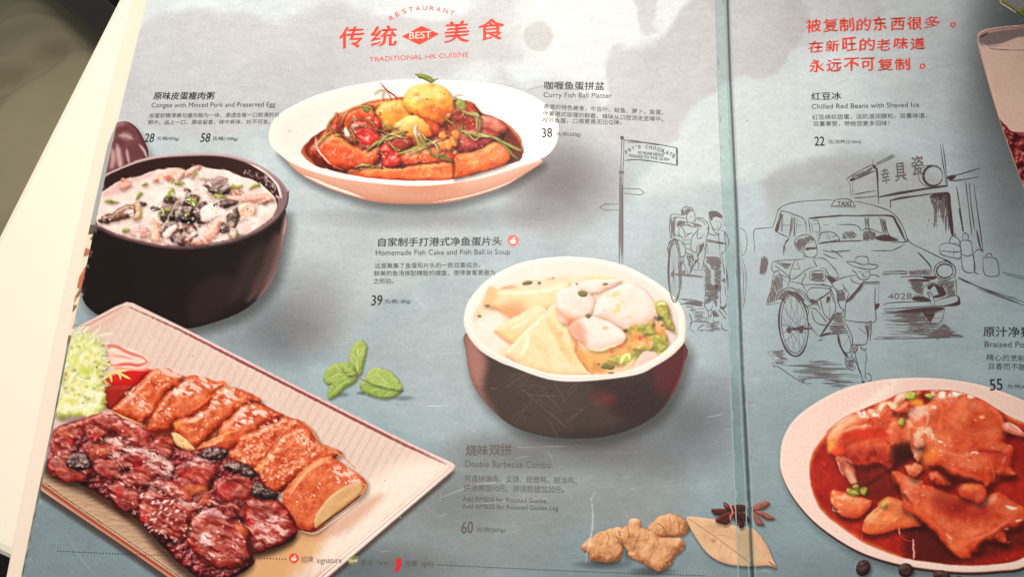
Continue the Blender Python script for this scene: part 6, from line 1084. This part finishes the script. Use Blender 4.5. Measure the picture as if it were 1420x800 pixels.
# --- street signpost
Q = fr(850, 185, 14.2); R = fr(710, 200, 3.9417); p = Pen()
p.lines(Q, 1.0, (175, 110, 165, 400, 150, 740), (215, 140, 210, 450, 195, 735)); p.lines(R, 1.3, (590, 160, 586, 400, 586, 655), (606, 160, 606, 400, 606, 655)); p.lines(R, 1.0, (598, 160, 596, 400, 597, 655))
p.lines(Q, 1.3, (210, 130, 450, 155, 700, 195, 930, 225, 1270, 290), (230, 535, 420, 520, 600, 530, 900, 570, 1270, 630)); p.lines(Q, 2.3, (1258, 285, 1262, 450, 1262, 640)); p.lines(Q, 1.0, (280, 175, 600, 185, 900, 235), (200, 120, 240, 160))
p.lines(Q, 1.4, (110, 765, 160, 745, 215, 765, 160, 785), closed=True); p.fill(Q(145, 65, 205, 60, 210, 115, 160, 125)); p.lines(R, .9, (606, 242, 700, 246, 723, 266, 700, 278, 608, 268), (583, 328, 508, 328, 480, 344, 508, 361, 584, 359), smooth=0)
sign = p.build('street_sign_drawing', M_LINE, menu, 'ink drawing of a signpost with a lettered flag board')
h = Pen(); h.hatch(R(588, 160, 605, 160, 606, 655, 586, 655), 1.57, 1.2, 1.0, .1); h.build('shading', M_LINE2, sign)
q = Lettering()
for ch, x, y, a in zip("FRY'SCHOCOLATE", (285, 350, 415, 462, 520, 662, 740, 815, 885, 945, 1000, 1062, 1125, 1185), (395, 352, 318, 262, 300, 300, 308, 322, 345, 362, 382, 412, 440, 478), (-.55, -.5, -.45, -.2, .05, .05, .1, .2, .25, .25, .3, .35, .45, .5)):
    wd = 25 if ch != "'" else 9; hh = (66 if ch != "'" else 25)/14.2; c = np.array([850+x/14.2, 185+y/14.2]); d = np.array([math.cos(a), math.sin(a)])*wd/14.2
    q.add(ch, c-d, c+d, hh, bold=.22)
q.add('SO MUNE NEOUS', Q(490, 398)[0], Q(995, 456)[0], 3.8, bold=.12); q.add('MAKERS TO THE QUEN', Q(310, 475)[0], Q(1105, 555)[0], 4.7, bold=.15); q.build('sign_lettering', M_LINE3, sign)
# --- rickshaw with a seated passenger and a standing puller, left of the fold
a, b, c = fr(915, 275, 11.83), fr(915, 335, 11.83), fr(915, 395, 11.83); p = Pen(); d = Pen(); h = Pen()
p.lines(a, .9, (370, 280, 350, 210, 400, 150, 470, 140, 530, 170, 570, 240, 575, 300, 580, 350, 570, 395, 520, 400, 450, 380, 440, 300, 470, 230, 520, 205), (450, 385, 450, 420, 520, 460), (525, 400, 530, 440), (175, 680, 160, 500, 165, 340, 180, 280, 240, 260, 380, 280), (190, 300, 195, 450, 250, 590, 370, 640, 380, 760), (200, 330, 280, 310, 430, 330), (590, 315, 700, 330, 760, 380, 800, 450, 760, 520), (590, 340, 700, 370, 740, 440), (320, 500, 350, 460, 430, 440, 540, 465, 620, 470), (320, 480, 310, 560, 330, 620), (350, 470, 410, 560, 410, 680), (420, 640, 470, 590, 530, 560), (430, 580, 520, 575), (620, 480, 630, 510, 560, 590, 520, 660, 510, 790), (400, 690, 510, 680), (410, 750, 510, 740), (250, 680, 250, 590))
p.lines(a, .9, (640, 480, 610, 600, 630, 660, 690, 640, 700, 600), (800, 260, 820, 220, 900, 215, 970, 240, 1030, 310, 1020, 350), (810, 300, 810, 360, 830, 400, 850, 450, 880, 500, 950, 525, 990, 490, 1010, 440, 1000, 400), (820, 300, 900, 290, 950, 300, 1020, 330), (850, 370, 880, 310, 920, 295), (900, 380, 940, 370), (960, 380, 1000, 385), (920, 480, 970, 485), (940, 440, 960, 455), (820, 470, 800, 560, 870, 600, 960, 600, 970, 540), (860, 500, 900, 550, 960, 590), (1000, 520, 1060, 550, 1110, 620, 1130, 720, 1120, 790), (800, 470, 790, 560, 760, 690, 770, 790), (970, 550, 970, 700, 990, 790), (1060, 560, 1070, 660, 1080, 740))
p.lines(a, 1.3, (770, 680, 900, 705, 1090, 740)); p.lines(a, .9, (770, 705, 900, 725, 1085, 755)); p.lines(a, .9, (140, 790, 150, 730, 190, 690, 270, 680, 350, 710, 390, 790), (500, 300, 520, 310), (540, 360, 575, 370))
p.lines(b, 1.0, (390, 0, 420, 120, 410, 230, 330, 240, 300, 150, 270, 60, 250, 0), (120, 160, 140, 60, 180, 0), (420, 40, 500, 30), (430, 110, 500, 130), (520, 0, 510, 130, 600, 180, 610, 60), (420, 140, 440, 190, 530, 200), (540, 200, 550, 290, 600, 320, 640, 280, 610, 240), (700, 30, 640, 180, 630, 230), (760, 30, 740, 200, 700, 460), (720, 60, 760, 200), (540, 470, 700, 460), (630, 440, 640, 350, 600, 340), (380, 250, 400, 370, 470, 540), (440, 220, 500, 400, 500, 450), (530, 220, 540, 350, 500, 440), (1000, 250, 1020, 200, 1080, 140, 1090, 30), (1060, 370, 1100, 500, 1120, 700, 1110, 790), (1020, 250, 1060, 500, 1090, 560, 1090, 790), (780, 30, 790, 200), (980, 60, 990, 200))
p.lines(b, 1.9, (610, 240, 660, 150, 720, 20), (490, 520, 560, 380, 620, 290)); d.lines(b, 3.0, (200, 530, 450, 550, 710, 580), smooth=0); d.fill(b(180, 520, 220, 485, 230, 580, 190, 560)); d.fill(b(1020, 630, 1075, 595, 1080, 670, 1040, 660)); d.fill(b(360, 490, 420, 470, 410, 540, 380, 530)); d.fill(b(340, 330, 375, 320, 370, 380, 345, 370))
for k, (rx, w_) in enumerate([(9.2, 1.5), (7.6, .9)]):
    p.line([(935.6+rx*math.cos(t), 375+ (44-k*3)*math.sin(t)) for t in np.linspace(0, 2*math.pi, 26)], w_, smooth=0)
for t in np.linspace(0, 2*math.pi, 15)[:-1]: p.line([(934, 380), (935.6+7.4*math.cos(t+.2), 375+41*math.sin(t+.2))], .5)
p.lines(c, 1.0, (1060, 0, 1090, 200, 1080, 330, 1030, 380, 985, 330), (1000, 0, 990, 160, 1000, 320), (340, 230, 500, 240, 720, 290), (330, 310, 450, 310, 700, 350), (730, 0, 750, 120, 740, 250, 730, 340, 760, 380, 790, 420, 840, 400, 870, 330), (900, 0, 930, 130, 920, 240, 870, 300), (820, 180, 900, 160), (760, 150, 830, 180, 900, 160), (790, 420, 800, 500, 840, 510, 840, 400), (770, 520, 760, 600, 830, 635, 880, 630, 880, 520), (800, 520, 800, 610), (860, 400, 880, 500, 950, 510, 960, 490, 900, 410), (960, 400, 1000, 450, 1050, 520, 1090, 560), (980, 370, 1060, 420, 1100, 500), (490, 690, 540, 600, 640, 600, 760, 610), (480, 710, 580, 790), (610, 750, 650, 690, 740, 640), (1010, 620, 1030, 720, 1120, 750), (480, 470, 520, 560, 500, 640))
d.fill(c(860, 430, 900, 430, 950, 505, 880, 495)); d.fill(c(985, 340, 1035, 360, 1095, 320, 1080, 370, 1040, 395, 1000, 380)); d.fill(a(800, 250, 830, 220, 910, 215, 980, 250, 1030, 320, 940, 290, 870, 300, 850, 370, 820, 330)); d.fill(a(350, 200, 380, 190, 390, 240, 365, 260))
h.hatch(a(370, 190, 470, 150, 560, 220, 500, 210, 440, 300, 380, 280), 1.2, .7, .6); h.hatch(a(170, 300, 260, 320, 250, 670, 180, 660), 1.4, .9, .7); h.hatch(a(270, 380, 330, 360, 440, 390, 400, 430, 270, 470), .2, .7, .8); h.hatch(a(530, 410, 690, 440, 690, 480, 540, 440), .2, .6, .8); h.hatch(b(750, 240, 1000, 260, 1010, 340, 900, 400, 860, 470, 820, 380, 750, 330), .1, .55, .9)
h.hatch(b(880, 400, 1010, 320, 1020, 790, 890, 790), .05, .9, .6); h.hatch(b(720, 340, 850, 480, 870, 790, 730, 790), .05, 1.1, .55); h.hatch(c(740, 0, 1000, 0, 980, 160, 930, 380, 880, 260, 740, 330), .1, .9, .7); h.hatch(b(130, 100, 180, 20, 250, 30, 180, 90, 170, 300, 150, 790, 130, 400), 1.5, .7, .7); h.hatch(b(290, 150, 330, 250, 350, 400, 360, 790, 310, 790, 300, 400), 1.5, .7, .7); h.hatch(b(430, 210, 530, 210, 520, 400, 480, 420), 1.3, .8, .6); h.hatch(c(380, 240, 720, 290, 700, 350, 400, 300), .1, .7, .6); h.hatch(c(400, 330, 740, 380, 780, 600, 560, 590, 500, 480), .05, 1.2, .5, .3, .5); h.hatch(c(800, 600, 1000, 600, 1040, 760, 600, 760), .05, 1.3, .45, .3, .6); h.hatch(b(640, 60, 740, 0, 700, 140, 640, 220), -1.0, .7, .7)
ro = p.build('rickshaw_drawing', M_LINE, menu, 'ink drawing of a rickshaw with passenger and puller, left of the fold'); d.build('solid_shading', M_LINE3, ro); h.build('shading', M_LINE2, ro)
# a wheel and a figure's elbow carry on over the fold
p = Pen(); e = fr(710, 200, 3.9417); p.lines(e, .9, (1245, 455, 1275, 480, 1285, 540, 1270, 600, 1245, 610), (1250, 530, 1255, 600), (1255, 620, 1275, 680, 1280, 760, 1270, 860, 1260, 900), (1250, 640, 1265, 720, 1262, 860), (1210, 510, 1225, 505), (1213, 510, 1218, 650, 1230, 720)); p.build('fold_drawing', M_LINE2, menu, 'faint end of the rickshaw drawing just right of the fold')
# --- old taxi
t1, t2, t3, t4, t5, t6 = fr(1035, 260, 8.875), fr(1165, 200, 8.875), fr(1190, 280, 8.875), fr(1060, 330, 8.875), fr(1190, 350, 8.875), fr(1060, 400, 8.875); p = Pen(); d = Pen(); h = Pen()
p.lines(t1, 1.0, (325, 490, 370, 350, 400, 270, 480, 215, 620, 180, 850, 160, 1070, 153), (105, 799, 90, 600, 95, 530, 120, 510, 220, 500, 325, 490), (1330, 172, 1420, 180), (350, 530, 420, 310, 480, 297, 620, 345, 710, 395, 735, 480, 740, 555), (355, 540, 440, 580, 530, 620), (480, 799, 470, 720, 490, 660, 535, 625), (455, 330, 440, 540), (565, 340, 545, 480, 530, 610), (600, 360, 580, 610), (630, 370, 605, 600), (450, 465, 545, 465), (630, 465, 690, 465), (790, 570, 770, 400, 800, 375, 1000, 355, 1420, 345), (820, 560, 800, 440), (820, 410, 880, 410, 905, 540, 840, 545), (830, 450, 890, 445), (950, 457, 1000, 458), (1110, 457, 1300, 457, 1380, 480, 1415, 540), (1040, 235, 1105, 150, 1270, 148, 1345, 235), (1040, 240, 1345, 243), (1050, 225, 1340, 228), (880, 690, 1000, 670, 1150, 640), (860, 600, 920, 560, 1020, 545, 1110, 580, 1150, 640, 1130, 660), (930, 570, 900, 600, 880, 680), (970, 560, 1000, 640), (1000, 560, 1030, 640), (1050, 610, 1120, 590), (940, 775, 1060, 790, 1280, 775))
p.lines(t3, 1.0, (0, 0, 200, 45, 400, 120, 500, 220, 570, 350, 630, 490, 800, 580, 1000, 680, 1110, 740, 1170, 799), (150, 598, 300, 600, 420, 595, 500, 560, 580, 520), (400, 500, 600, 490, 600, 470, 570, 480), (80, 185, 95, 330), (125, 185, 140, 350), (265, 190, 310, 390), (300, 190, 350, 400), (330, 210, 380, 410, 500, 455), (50, 350, 130, 330, 300, 390), (730, 620, 830, 720, 890, 799)); p.lines(t3, 2.2, (0, 170, 250, 165, 420, 178, 480, 260, 540, 380, 580, 470)); p.lines(t3, 1.4, (430, 190, 500, 330, 570, 460)); p.lines(t1, 1.8, (790, 385, 1000, 360, 1200, 345, 1420, 350))
d.fill(t3(200, 440, 340, 400, 420, 440, 500, 480, 300, 482)); d.fill(t1(350, 520, 400, 400, 420, 330, 440, 330, 420, 420, 390, 540)); p.lines(t1, 2.0, (440, 340, 430, 540), (600, 370, 590, 600)); p.lines(t1, 1.8, (890, 690, 1040, 668, 1420, 655))
p.lines(t5, 1.1, (740, 0, 840, 100, 890, 170, 910, 280), (880, 0, 1000, 60, 1100, 100, 1180, 160, 1200, 230, 1190, 320), (310, 240, 450, 230, 590, 235, 590, 262, 450, 258, 315, 268, 308, 250), (515, 305, 650, 295, 960, 300), (1190, 335, 1205, 360, 1215, 530), (795, 520, 800, 450, 850, 395, 930, 375, 1020, 410, 1080, 490), (680, 525, 800, 520), (900, 640, 870, 580, 880, 530, 850, 500, 890, 490, 920, 540, 940, 600, 940, 650), (310, 640, 400, 620, 600, 608, 860, 605), (950, 600, 1060, 560, 1210, 530, 1250, 580, 1240, 640, 1150, 660), (300, 700, 600, 680, 900, 660, 1150, 660), (1060, 680, 1050, 799), (1230, 315, 1330, 360, 1420, 390))
p.line(fr(1190, 350, 8.875)(*sum(([1067+132*math.cos(t), 225+115*math.sin(t)] for t in np.linspace(0, 6.283, 22)[:-1]), [])), 1.1, closed=True); d.line(fr(1190, 350, 8.875)(*sum(([1067+100*math.cos(t), 228+85*math.sin(t)] for t in np.linspace(0, 6.283, 22)[:-1]), [])), 2.0, closed=True)
d.fill(t5(610, 340, 700, 325, 850, 335, 880, 360, 700, 355)); d.fill(t5(780, 295, 960, 295, 940, 330, 860, 335)); d.fill(t5(850, 420, 930, 385, 1030, 430, 1080, 500, 1000, 520, 960, 440, 930, 410, 880, 460)); d.fill(t5(680, 545, 800, 540, 900, 590, 860, 605, 680, 590)); d.fill(t5(940, 530, 1080, 505, 1050, 540, 950, 560)); d.fill(t5(400, 740, 600, 700, 900, 670, 1060, 680, 1000, 720, 760, 740)); d.fill(t5(1215, 540, 1250, 580, 1240, 650, 1000, 665, 1150, 630, 1230, 590)); d.fill(t5(810, 720, 930, 700, 930, 799, 830, 799))
h.hatch(t5(620, 220, 880, 200, 890, 290, 640, 280), 1.5, 1.0, .8); h.hatch(t5(600, 350, 820, 350, 790, 510, 690, 500), 0, 1.0, .6); h.hatch(t5(640, 350, 800, 350, 780, 510, 700, 500), 1.57, 1.0, .6); h.hatch(t5(960, 350, 1190, 340, 1200, 530, 1080, 540, 1080, 480, 1000, 400), -.6, 1.0, .6); h.hatch(t3(60, 350, 130, 330, 220, 380, 220, 480, 60, 480), 1.0, .8, .7); h.hatch(t3(80, 190, 125, 190, 135, 330, 90, 320), 1.5, .9, .7); h.hatch(t3(270, 200, 320, 200, 360, 420, 310, 390), 1.4, .8, .7); h.hatch(t1(1180, 540, 1300, 520, 1380, 600, 1300, 650, 1180, 630), .8, .9, .45); h.hatch(t1(540, 360, 590, 370, 560, 610, 535, 600), 1.6, .9, .6)
h.hatch(t5(200, 799, 320, 720, 600, 740, 1060, 720, 1050, 900, 1000, 1080, 700, 1000), .02, 1.2, .6, .3, .6); zz_ = fr(1060, 400, 3.9417); h.hatch(zz_(640, 120, 860, 130, 900, 190, 980, 190, 1100, 260, 600, 275, 650, 200), .02, 1.5, .55, .3, .55); h.hatch(zz_(980, 190, 1100, 260, 860, 270), .02, 1.0, .8)
p.lines(zz_, 1.0, (865, 110, 870, 160, 900, 190, 950, 188, 975, 165, 985, 105), (900, 110, 905, 185), (600, 276, 800, 272, 1090, 266)); d.fill(zz_(880, 115, 925, 110, 915, 175, 895, 178))
tx = p.build('taxi_drawing', M_LINE, menu, 'ink drawing of an old taxi with a roof sign on the right page'); d.build('solid_shading', M_LINE3, tx); h.build('shading', M_LINE2, tx)
q = Lettering(); q.add('TAXI', t1(1120, 223)[0], t1(1285, 226)[0], 6.0, bold=.2); q.build('taxi_lettering', M_LINE3, tx); q = Lettering(); q.add('4028', t5(368, 578)[0], t5(660, 574)[0], 8.6); q.build('number_plate', M_LINE2, tx)
# --- second rickshaw, running puller in a hat
p = Pen(); d = Pen(); h = Pen()
p.lines(t4, 1.0, (480, 190, 400, 140, 370, 60, 400, 0, 480, -40, 560, -30, 620, 30, 640, 100, 650, 180, 620, 230, 560, 240, 500, 210, 485, 130, 520, 70, 600, 50), (485, 200, 480, 265), (610, 235, 625, 260), (100, 300, 140, 285, 300, 270, 480, 262), (625, 250, 730, 250, 800, 310, 880, 400, 910, 480, 860, 490, 790, 450, 740, 370, 690, 380), (600, 260, 640, 340, 640, 360), (380, 270, 340, 360, 310, 460, 330, 510, 400, 480, 500, 400, 560, 370, 620, 360), (400, 280, 440, 400), (350, 380, 430, 380), (560, 420, 570, 510, 740, 525, 750, 430), (560, 420, 650, 400, 740, 410), (600, 440, 660, 470, 720, 450), (500, 420, 500, 470, 470, 520, 460, 560), (460, 540, 520, 670), (500, 580, 600, 570, 800, 590), (520, 690, 560, 620, 640, 610, 800, 625, 800, 660, 700, 740, 650, 770, 640, 799), (520, 690, 560, 760), (750, 450, 830, 560, 820, 600, 700, 560), (810, 590, 820, 680, 860, 799), (835, 580, 890, 660, 900, 799), (830, 560, 870, 530, 990, 480, 1130, 455), (835, 580, 900, 650, 970, 640, 990, 600), (960, 560, 990, 620, 1040, 680), (1060, 480, 1090, 540, 1200, 570))
p.lines(t4, 1.0, (100, 300, 90, 380, 120, 420, 170, 400, 200, 450, 320, 500), (140, 300, 330, 320), (130, 340, 300, 470, 310, 520, 290, 600), (170, 440, 290, 560), (300, 530, 470, 570, 480, 620), (160, 760, 200, 660, 300, 610, 400, 640, 500, 720, 560, 799), (240, 799, 250, 740, 310, 690, 380, 720, 430, 799), (70, 799, 80, 640, 120, 420), (1010, 290, 1060, 330, 1200, 375, 1330, 385, 1400, 350, 1380, 330, 1290, 318, 1270, 240, 1190, 225, 1130, 240, 1110, 295), (1010, 290, 1110, 295, 1200, 325, 1290, 318), (1090, 360, 1090, 400, 1130, 430, 1150, 480, 1200, 510, 1270, 505, 1300, 460, 1290, 390), (1160, 415, 1200, 420), (1240, 418, 1280, 415), (1215, 480, 1260, 480), (1215, 430, 1205, 455, 1230, 460), (1300, 450, 1380, 460, 1420, 480), (720, 150, 830, 170, 1060, 155), (820, 140, 900, 190, 965, 245), (720, 185, 800, 230, 890, 255), (240, 215, 240, 100, 300, 20))
p.lines(t4, 2.2, (1000, 799, 1120, 660, 1230, 530)); p.lines(t4, 1.3, (1230, 540, 1300, 545, 1420, 540), (1230, 560, 1420, 562)); p.lines(t4, .9, (1360, 590, 1350, 799), (1410, 590, 1405, 799))
d.fill(t4(500, 140, 520, 118, 570, 115, 630, 115, 635, 135, 600, 140, 565, 140, 530, 152)); d.fill(t4(760, 460, 880, 510, 890, 520, 820, 550)); d.fill(t4(560, 750, 620, 770, 630, 799, 580, 799)); d.fill(t4(770, 730, 810, 740, 780, 799, 765, 799)); h.hatch(t4(-40, 210, 30, 230, 48, 320, 20, 470, -60, 440), 1.4, .55, .9)
h.hatch(t4(370, 60, 420, 0, 560, -30, 620, 30, 520, 60, 480, 180, 420, 150), 1.2, .8, .7); h.hatch(t4(565, 430, 745, 430, 740, 520, 575, 510), .05, .7, .7); h.hatch(t4(110, 430, 220, 460, 240, 620, 90, 780, 70, 780), 1.4, .9, .7); h.hatch(t4(160, 760, 210, 660, 300, 620, 400, 660, 520, 780, 440, 790, 320, 690, 240, 760), .8, .9, .7); h.hatch(t4(900, 660, 985, 650, 1000, 780, 910, 780), 1.5, .7, .8); h.hatch(t4(1020, 790, 1220, 540, 1240, 570, 1050, 799), -.9, .6, .8); h.hatch(t4(150, 310, 330, 320, 300, 380, 220, 360), .2, .9, .6)
u = t6
p.lines(u, 1.1, (20, 205, 60, 80, 90, 0), (25, 208, 190, 175), (460, 150, 540, 260, 520, 380), (410, 0, 500, 60, 580, 180, 570, 210, 480, 210), (480, 230, 580, 245), (520, 260, 540, 420, 660, 580), (580, 260, 610, 380, 680, 440, 780, 450), (580, 240, 640, 260, 740, 380, 760, 420), (690, 130, 730, 300, 800, 380), (820, 0, 880, 240, 790, 400), (810, 60, 800, 380), (890, 0, 920, 200, 960, 250, 980, 270, 940, 300, 890, 300), (660, 130, 650, 160, 690, 270), (660, 130, 740, 90, 800, 50), (990, 380, 1000, 200, 1040, 60), (985, 385, 1100, 405, 1250, 415, 1370, 395, 1360, 200, 1370, 0), (800, 470, 1000, 450), (720, 580, 830, 560, 1040, 545), (660, 635, 700, 635, 710, 600), (985, 400, 1040, 500, 1080, 600, 1090, 680, 1160, 690, 1260, 670, 1270, 500, 1250, 420), (1160, 480, 1250, 560), (1270, 430, 1320, 410, 1300, 640), (1050, 780, 1070, 700, 1100, 680), (1150, 690, 1140, 760), (1170, 700, 1250, 770))
p.lines(u, 2.4, (690, 580, 800, 420, 900, 290), (1000, 180, 1080, 90, 1180, -20)); p.lines(u, 1.6, (830, 430, 980, 440)); d.fill(u(670, 580, 760, 545, 820, 545, 720, 590)); d.fill(u(565, 130, 620, 140, 660, 170, 590, 180)); d.fill(u(770, 100, 810, 110, 780, 175, 765, 170)); d.line(u(590, 190, 660, 195), 2); d.line(u(270, 510, 420, 490, 590, 495), 4.2, smooth=0); d.fill(u(270, 500, 310, 475, 330, 540, 290, 545)); d.fill(u(430, 470, 490, 460, 470, 540, 430, 535)); d.fill(u(1365, 190, 1420, 190, 1400, 240, 1370, 260))
h.hatch(u(820, 320, 990, 300, 1000, 420, 830, 420), .02, 1.2, .6); h.hatch(u(790, 450, 1000, 460, 1040, 540, 800, 545), .02, .9, .8); h.hatch(u(30, 200, 90, 20, 200, 40, 150, 170), 1.4, 1.0, .6); h.hatch(u(900, 40, 990, 40, 990, 150, 910, 150), 1.5, .8, .8); h.hatch(u(1230, 430, 1310, 430, 1290, 620, 1270, 640), 1.5, .9, .7); h.hatch(u(1080, 690, 1150, 700, 1130, 799, 1040, 790), 1.2, 1.1, .5)
cx, cy = 1060+360/8.875, 400+440/8.875
for k, (rx, ry, w_) in enumerate([(20.2, 44, 2.6), (16.6, 40, .9)]): p.line([(cx+rx*math.cos(t)-.06*ry*math.sin(t)*-1, cy+ry*math.sin(t)) for t in np.linspace(0, 6.283, 40)], w_, smooth=0)
for k, t in enumerate(np.linspace(0, 6.283, 21)[:-1]): p.line([(1095 if k % 2 else 1109, 456), (cx+16.4*math.cos(t)+.06*40*math.sin(t), cy+40*math.sin(t))], .7)
p.line([(1162, 462), (1164, 475), (1170, 488), (1176, 494)], 3.0); p.line([(1175, 462), (1180, 476), (1178, 490)], .8); p.line([(1170, 480), (1178, 465)], .6)
g7 = fr(1060, 460, 8.875)
p.lines(g7, 1.0, (1090, 150, 1060, 200, 1050, 250, 1015, 260, 1030, 320, 1070, 310, 1080, 270, 1140, 230, 1150, 160), (1150, 190, 1120, 280, 1150, 400, 1190, 520, 1210, 620), (1240, 240, 1255, 320, 1240, 450, 1250, 590), (1000, 240, 1000, 360, 1020, 440, 1090, 470, 1130, 430), (1080, 300, 1140, 400, 1160, 460, 1190, 530), (1260, 500, 1310, 540, 1310, 600, 1270, 600), (1180, 190, 1220, 230, 1260, 200), (1010, 250, 1020, 420)); d.fill(g7(1190, 620, 1220, 600, 1240, 620, 1210, 630))
h.hatch(g7(30, 245, 240, 220, 330, 400, 560, 340, 800, 360, 960, 370, 1060, 470, 1200, 540, 1200, 620, 960, 690, 700, 660, 620, 570, 480, 630, 160, 430, 100, 370, 130, 350), .02, 1.1, .5, .3, .6); p.lines(g7, .8, (30, 245, 240, 225), (40, 250, 130, 355), (100, 370, 120, 430, 170, 430, 460, 620, 580, 630)); h.hatch(g7(1010, 340, 1100, 330, 1120, 440, 1080, 460, 1020, 430), .6, .9, .5)
ro = p.build('rickshaw_drawing', M_LINE, menu, 'ink drawing of a rickshaw pulled by a man in a hat before the taxi'); d.build('solid_shading', M_LINE3, ro); h.build('shading', M_LINE2, ro)
# --- shop front with jars
p = Pen(); d = Pen(); h = Pen(); s9 = fr(1270, 210, 3.807); z9 = fr(1060, 200, 3.9417)
p.lines(t2, 1.1, (80, 425, 240, 330, 400, 250), (440, 240, 560, 180, 660, 128), (440, 262, 560, 205, 680, 145), (400, 190, 402, 250), (80, 430, 120, 490), (170, 620, 300, 595, 440, 570), (170, 662, 310, 655, 470, 635), (440, 270, 455, 450, 475, 735), (470, 655, 700, 620, 1000, 565, 1320, 520), (1235, 0, 1260, 200, 1290, 380, 1305, 500), (1265, 0, 1290, 200, 1310, 400, 1325, 520), (610, 700, 800, 660, 1000, 625, 1330, 590), (120, 480, 135, 640), (155, 470, 160, 620), (1320, 400, 1420, 370), (1320, 420, 1420, 460)); p.lines(t2, 2.6, (480, 648, 700, 605, 1000, 555, 1320, 510)); p.lines(t2, 2.4, (620, 690, 800, 655, 1080, 620)); p.lines(t2, 2.2, (455, 290, 462, 450, 470, 640), (618, 690, 622, 780), (150, 450, 430, 330)); d.fill(t2(400, 250, 440, 270, 440, 310, 405, 285)); d.fill(t2(120, 430, 180, 410, 180, 440, 130, 460))
p.line(t2(*sum(([1140+125*math.cos(t), 390+130*math.sin(t)] for t in np.linspace(0, 6.283, 24)[:-1]), [])), 1.0, closed=True); p.line(t2(*sum(([1148+120*math.cos(t), 390+122*math.sin(t)] for t in np.linspace(1.2, 4.6, 14)), [])), 2.6); p.line(t2(*sum(([1100+132*math.cos(t), 390+130*math.sin(t)] for t in np.linspace(1.3, 5.0, 16)), [])), .8); p.line(t2(*sum(([1148+112*math.cos(t), 390+114*math.sin(t)] for t in np.linspace(0, 6.283, 24)[:-1]), [])), .7, closed=True)
d.fill(z9(905, 285, 940, 270, 1010, 265, 1020, 330, 1035, 480, 1020, 490, 985, 330, 930, 300)); h.hatch(z9(900, 280, 1000, 270, 1010, 490, 975, 490, 960, 380, 930, 380), 1.55, 1.0, 1.1, .3, .6); h.hatch(z9(930, 300, 945, 300, 945, 470, 930, 460), 1.55, 1.0, 1.0); h.hatch(z9(870, 330, 960, 330, 1000, 470, 880, 450), 1.2, 4.0, .7, .5, .15); h.hatch(z9(475, 180, 600, 120, 600, 140, 485, 200), -.5, .9, .7)
p.lines(z9, 1.2, (1050, 230, 1070, 350, 1088, 480), (1100, 205, 1115, 330, 1135, 500), (1120, 210, 1130, 330, 1150, 470), (1145, 220, 1170, 400, 1195, 580), (1000, 185, 1100, 155, 1185, 130), (1010, 200, 1080, 195, 1170, 178)); p.lines(z9, 2.0, (1160, 470, 1180, 560, 1195, 585), (1065, 350, 1080, 440, 1088, 480)); d.fill(z9(1000, 180, 1050, 170, 1030, 195, 1010, 195))
p.lines(z9, 1.0, (960, 550, 1010, 540, 1070, 560, 1072, 620, 1030, 620, 965, 600, 958, 555), (965, 580, 1035, 590, 1072, 585), (1035, 565, 1035, 620), (1010, 545, 1015, 520, 1030, 500, 1050, 510, 1068, 530, 1065, 555), (1025, 500, 1028, 488, 1042, 490, 1044, 505), (1072, 530, 1075, 600, 1090, 690, 1150, 695, 1140, 600, 1130, 535, 1100, 525, 1072, 530), (1085, 525, 1085, 495, 1100, 485, 1115, 500, 1112, 522), (1075, 600, 1110, 612, 1140, 600), (1145, 600, 1150, 695, 1175, 708), (1145, 595, 1170, 575, 1200, 590), (1195, 620, 1205, 712, 1275, 718, 1282, 680, 1270, 630, 1235, 618, 1195, 620), (1210, 615, 1220, 598, 1240, 600, 1245, 615), (1300, 700, 1419, 725), (1320, 712, 1419, 738), (1060, 725, 1200, 790, 1419, 880), (1080, 745, 1250, 815))
z8 = fr(1060, 400, 3.9417); p.lines(z8, .9, (1165, 0, 1300, 50, 1419, 92), (1200, 0, 1330, 45, 1419, 75), (1335, 45, 1380, 50))
sh = p.build('shop_drawing', M_LINE, menu, 'ink drawing of a shop front with a round sign and jars on the right page'); d.build('solid_shading', M_LINE3, sh); h.build('shading', M_LINE2, sh)
q = Lettering()
for ch, x0, x1, yb, hh in [('幸', 520, 620, 498, 195), ('具', 685, 820, 462, 225), ('瓷', 890, 1035, 385, 235)]: q.add(ch, t2(x0, yb)[0], t2(x1, yb-20)[0], hh/8.875, slant=1.5, bold=.2)
q.build('shop_lettering', M_LINE2, sh)
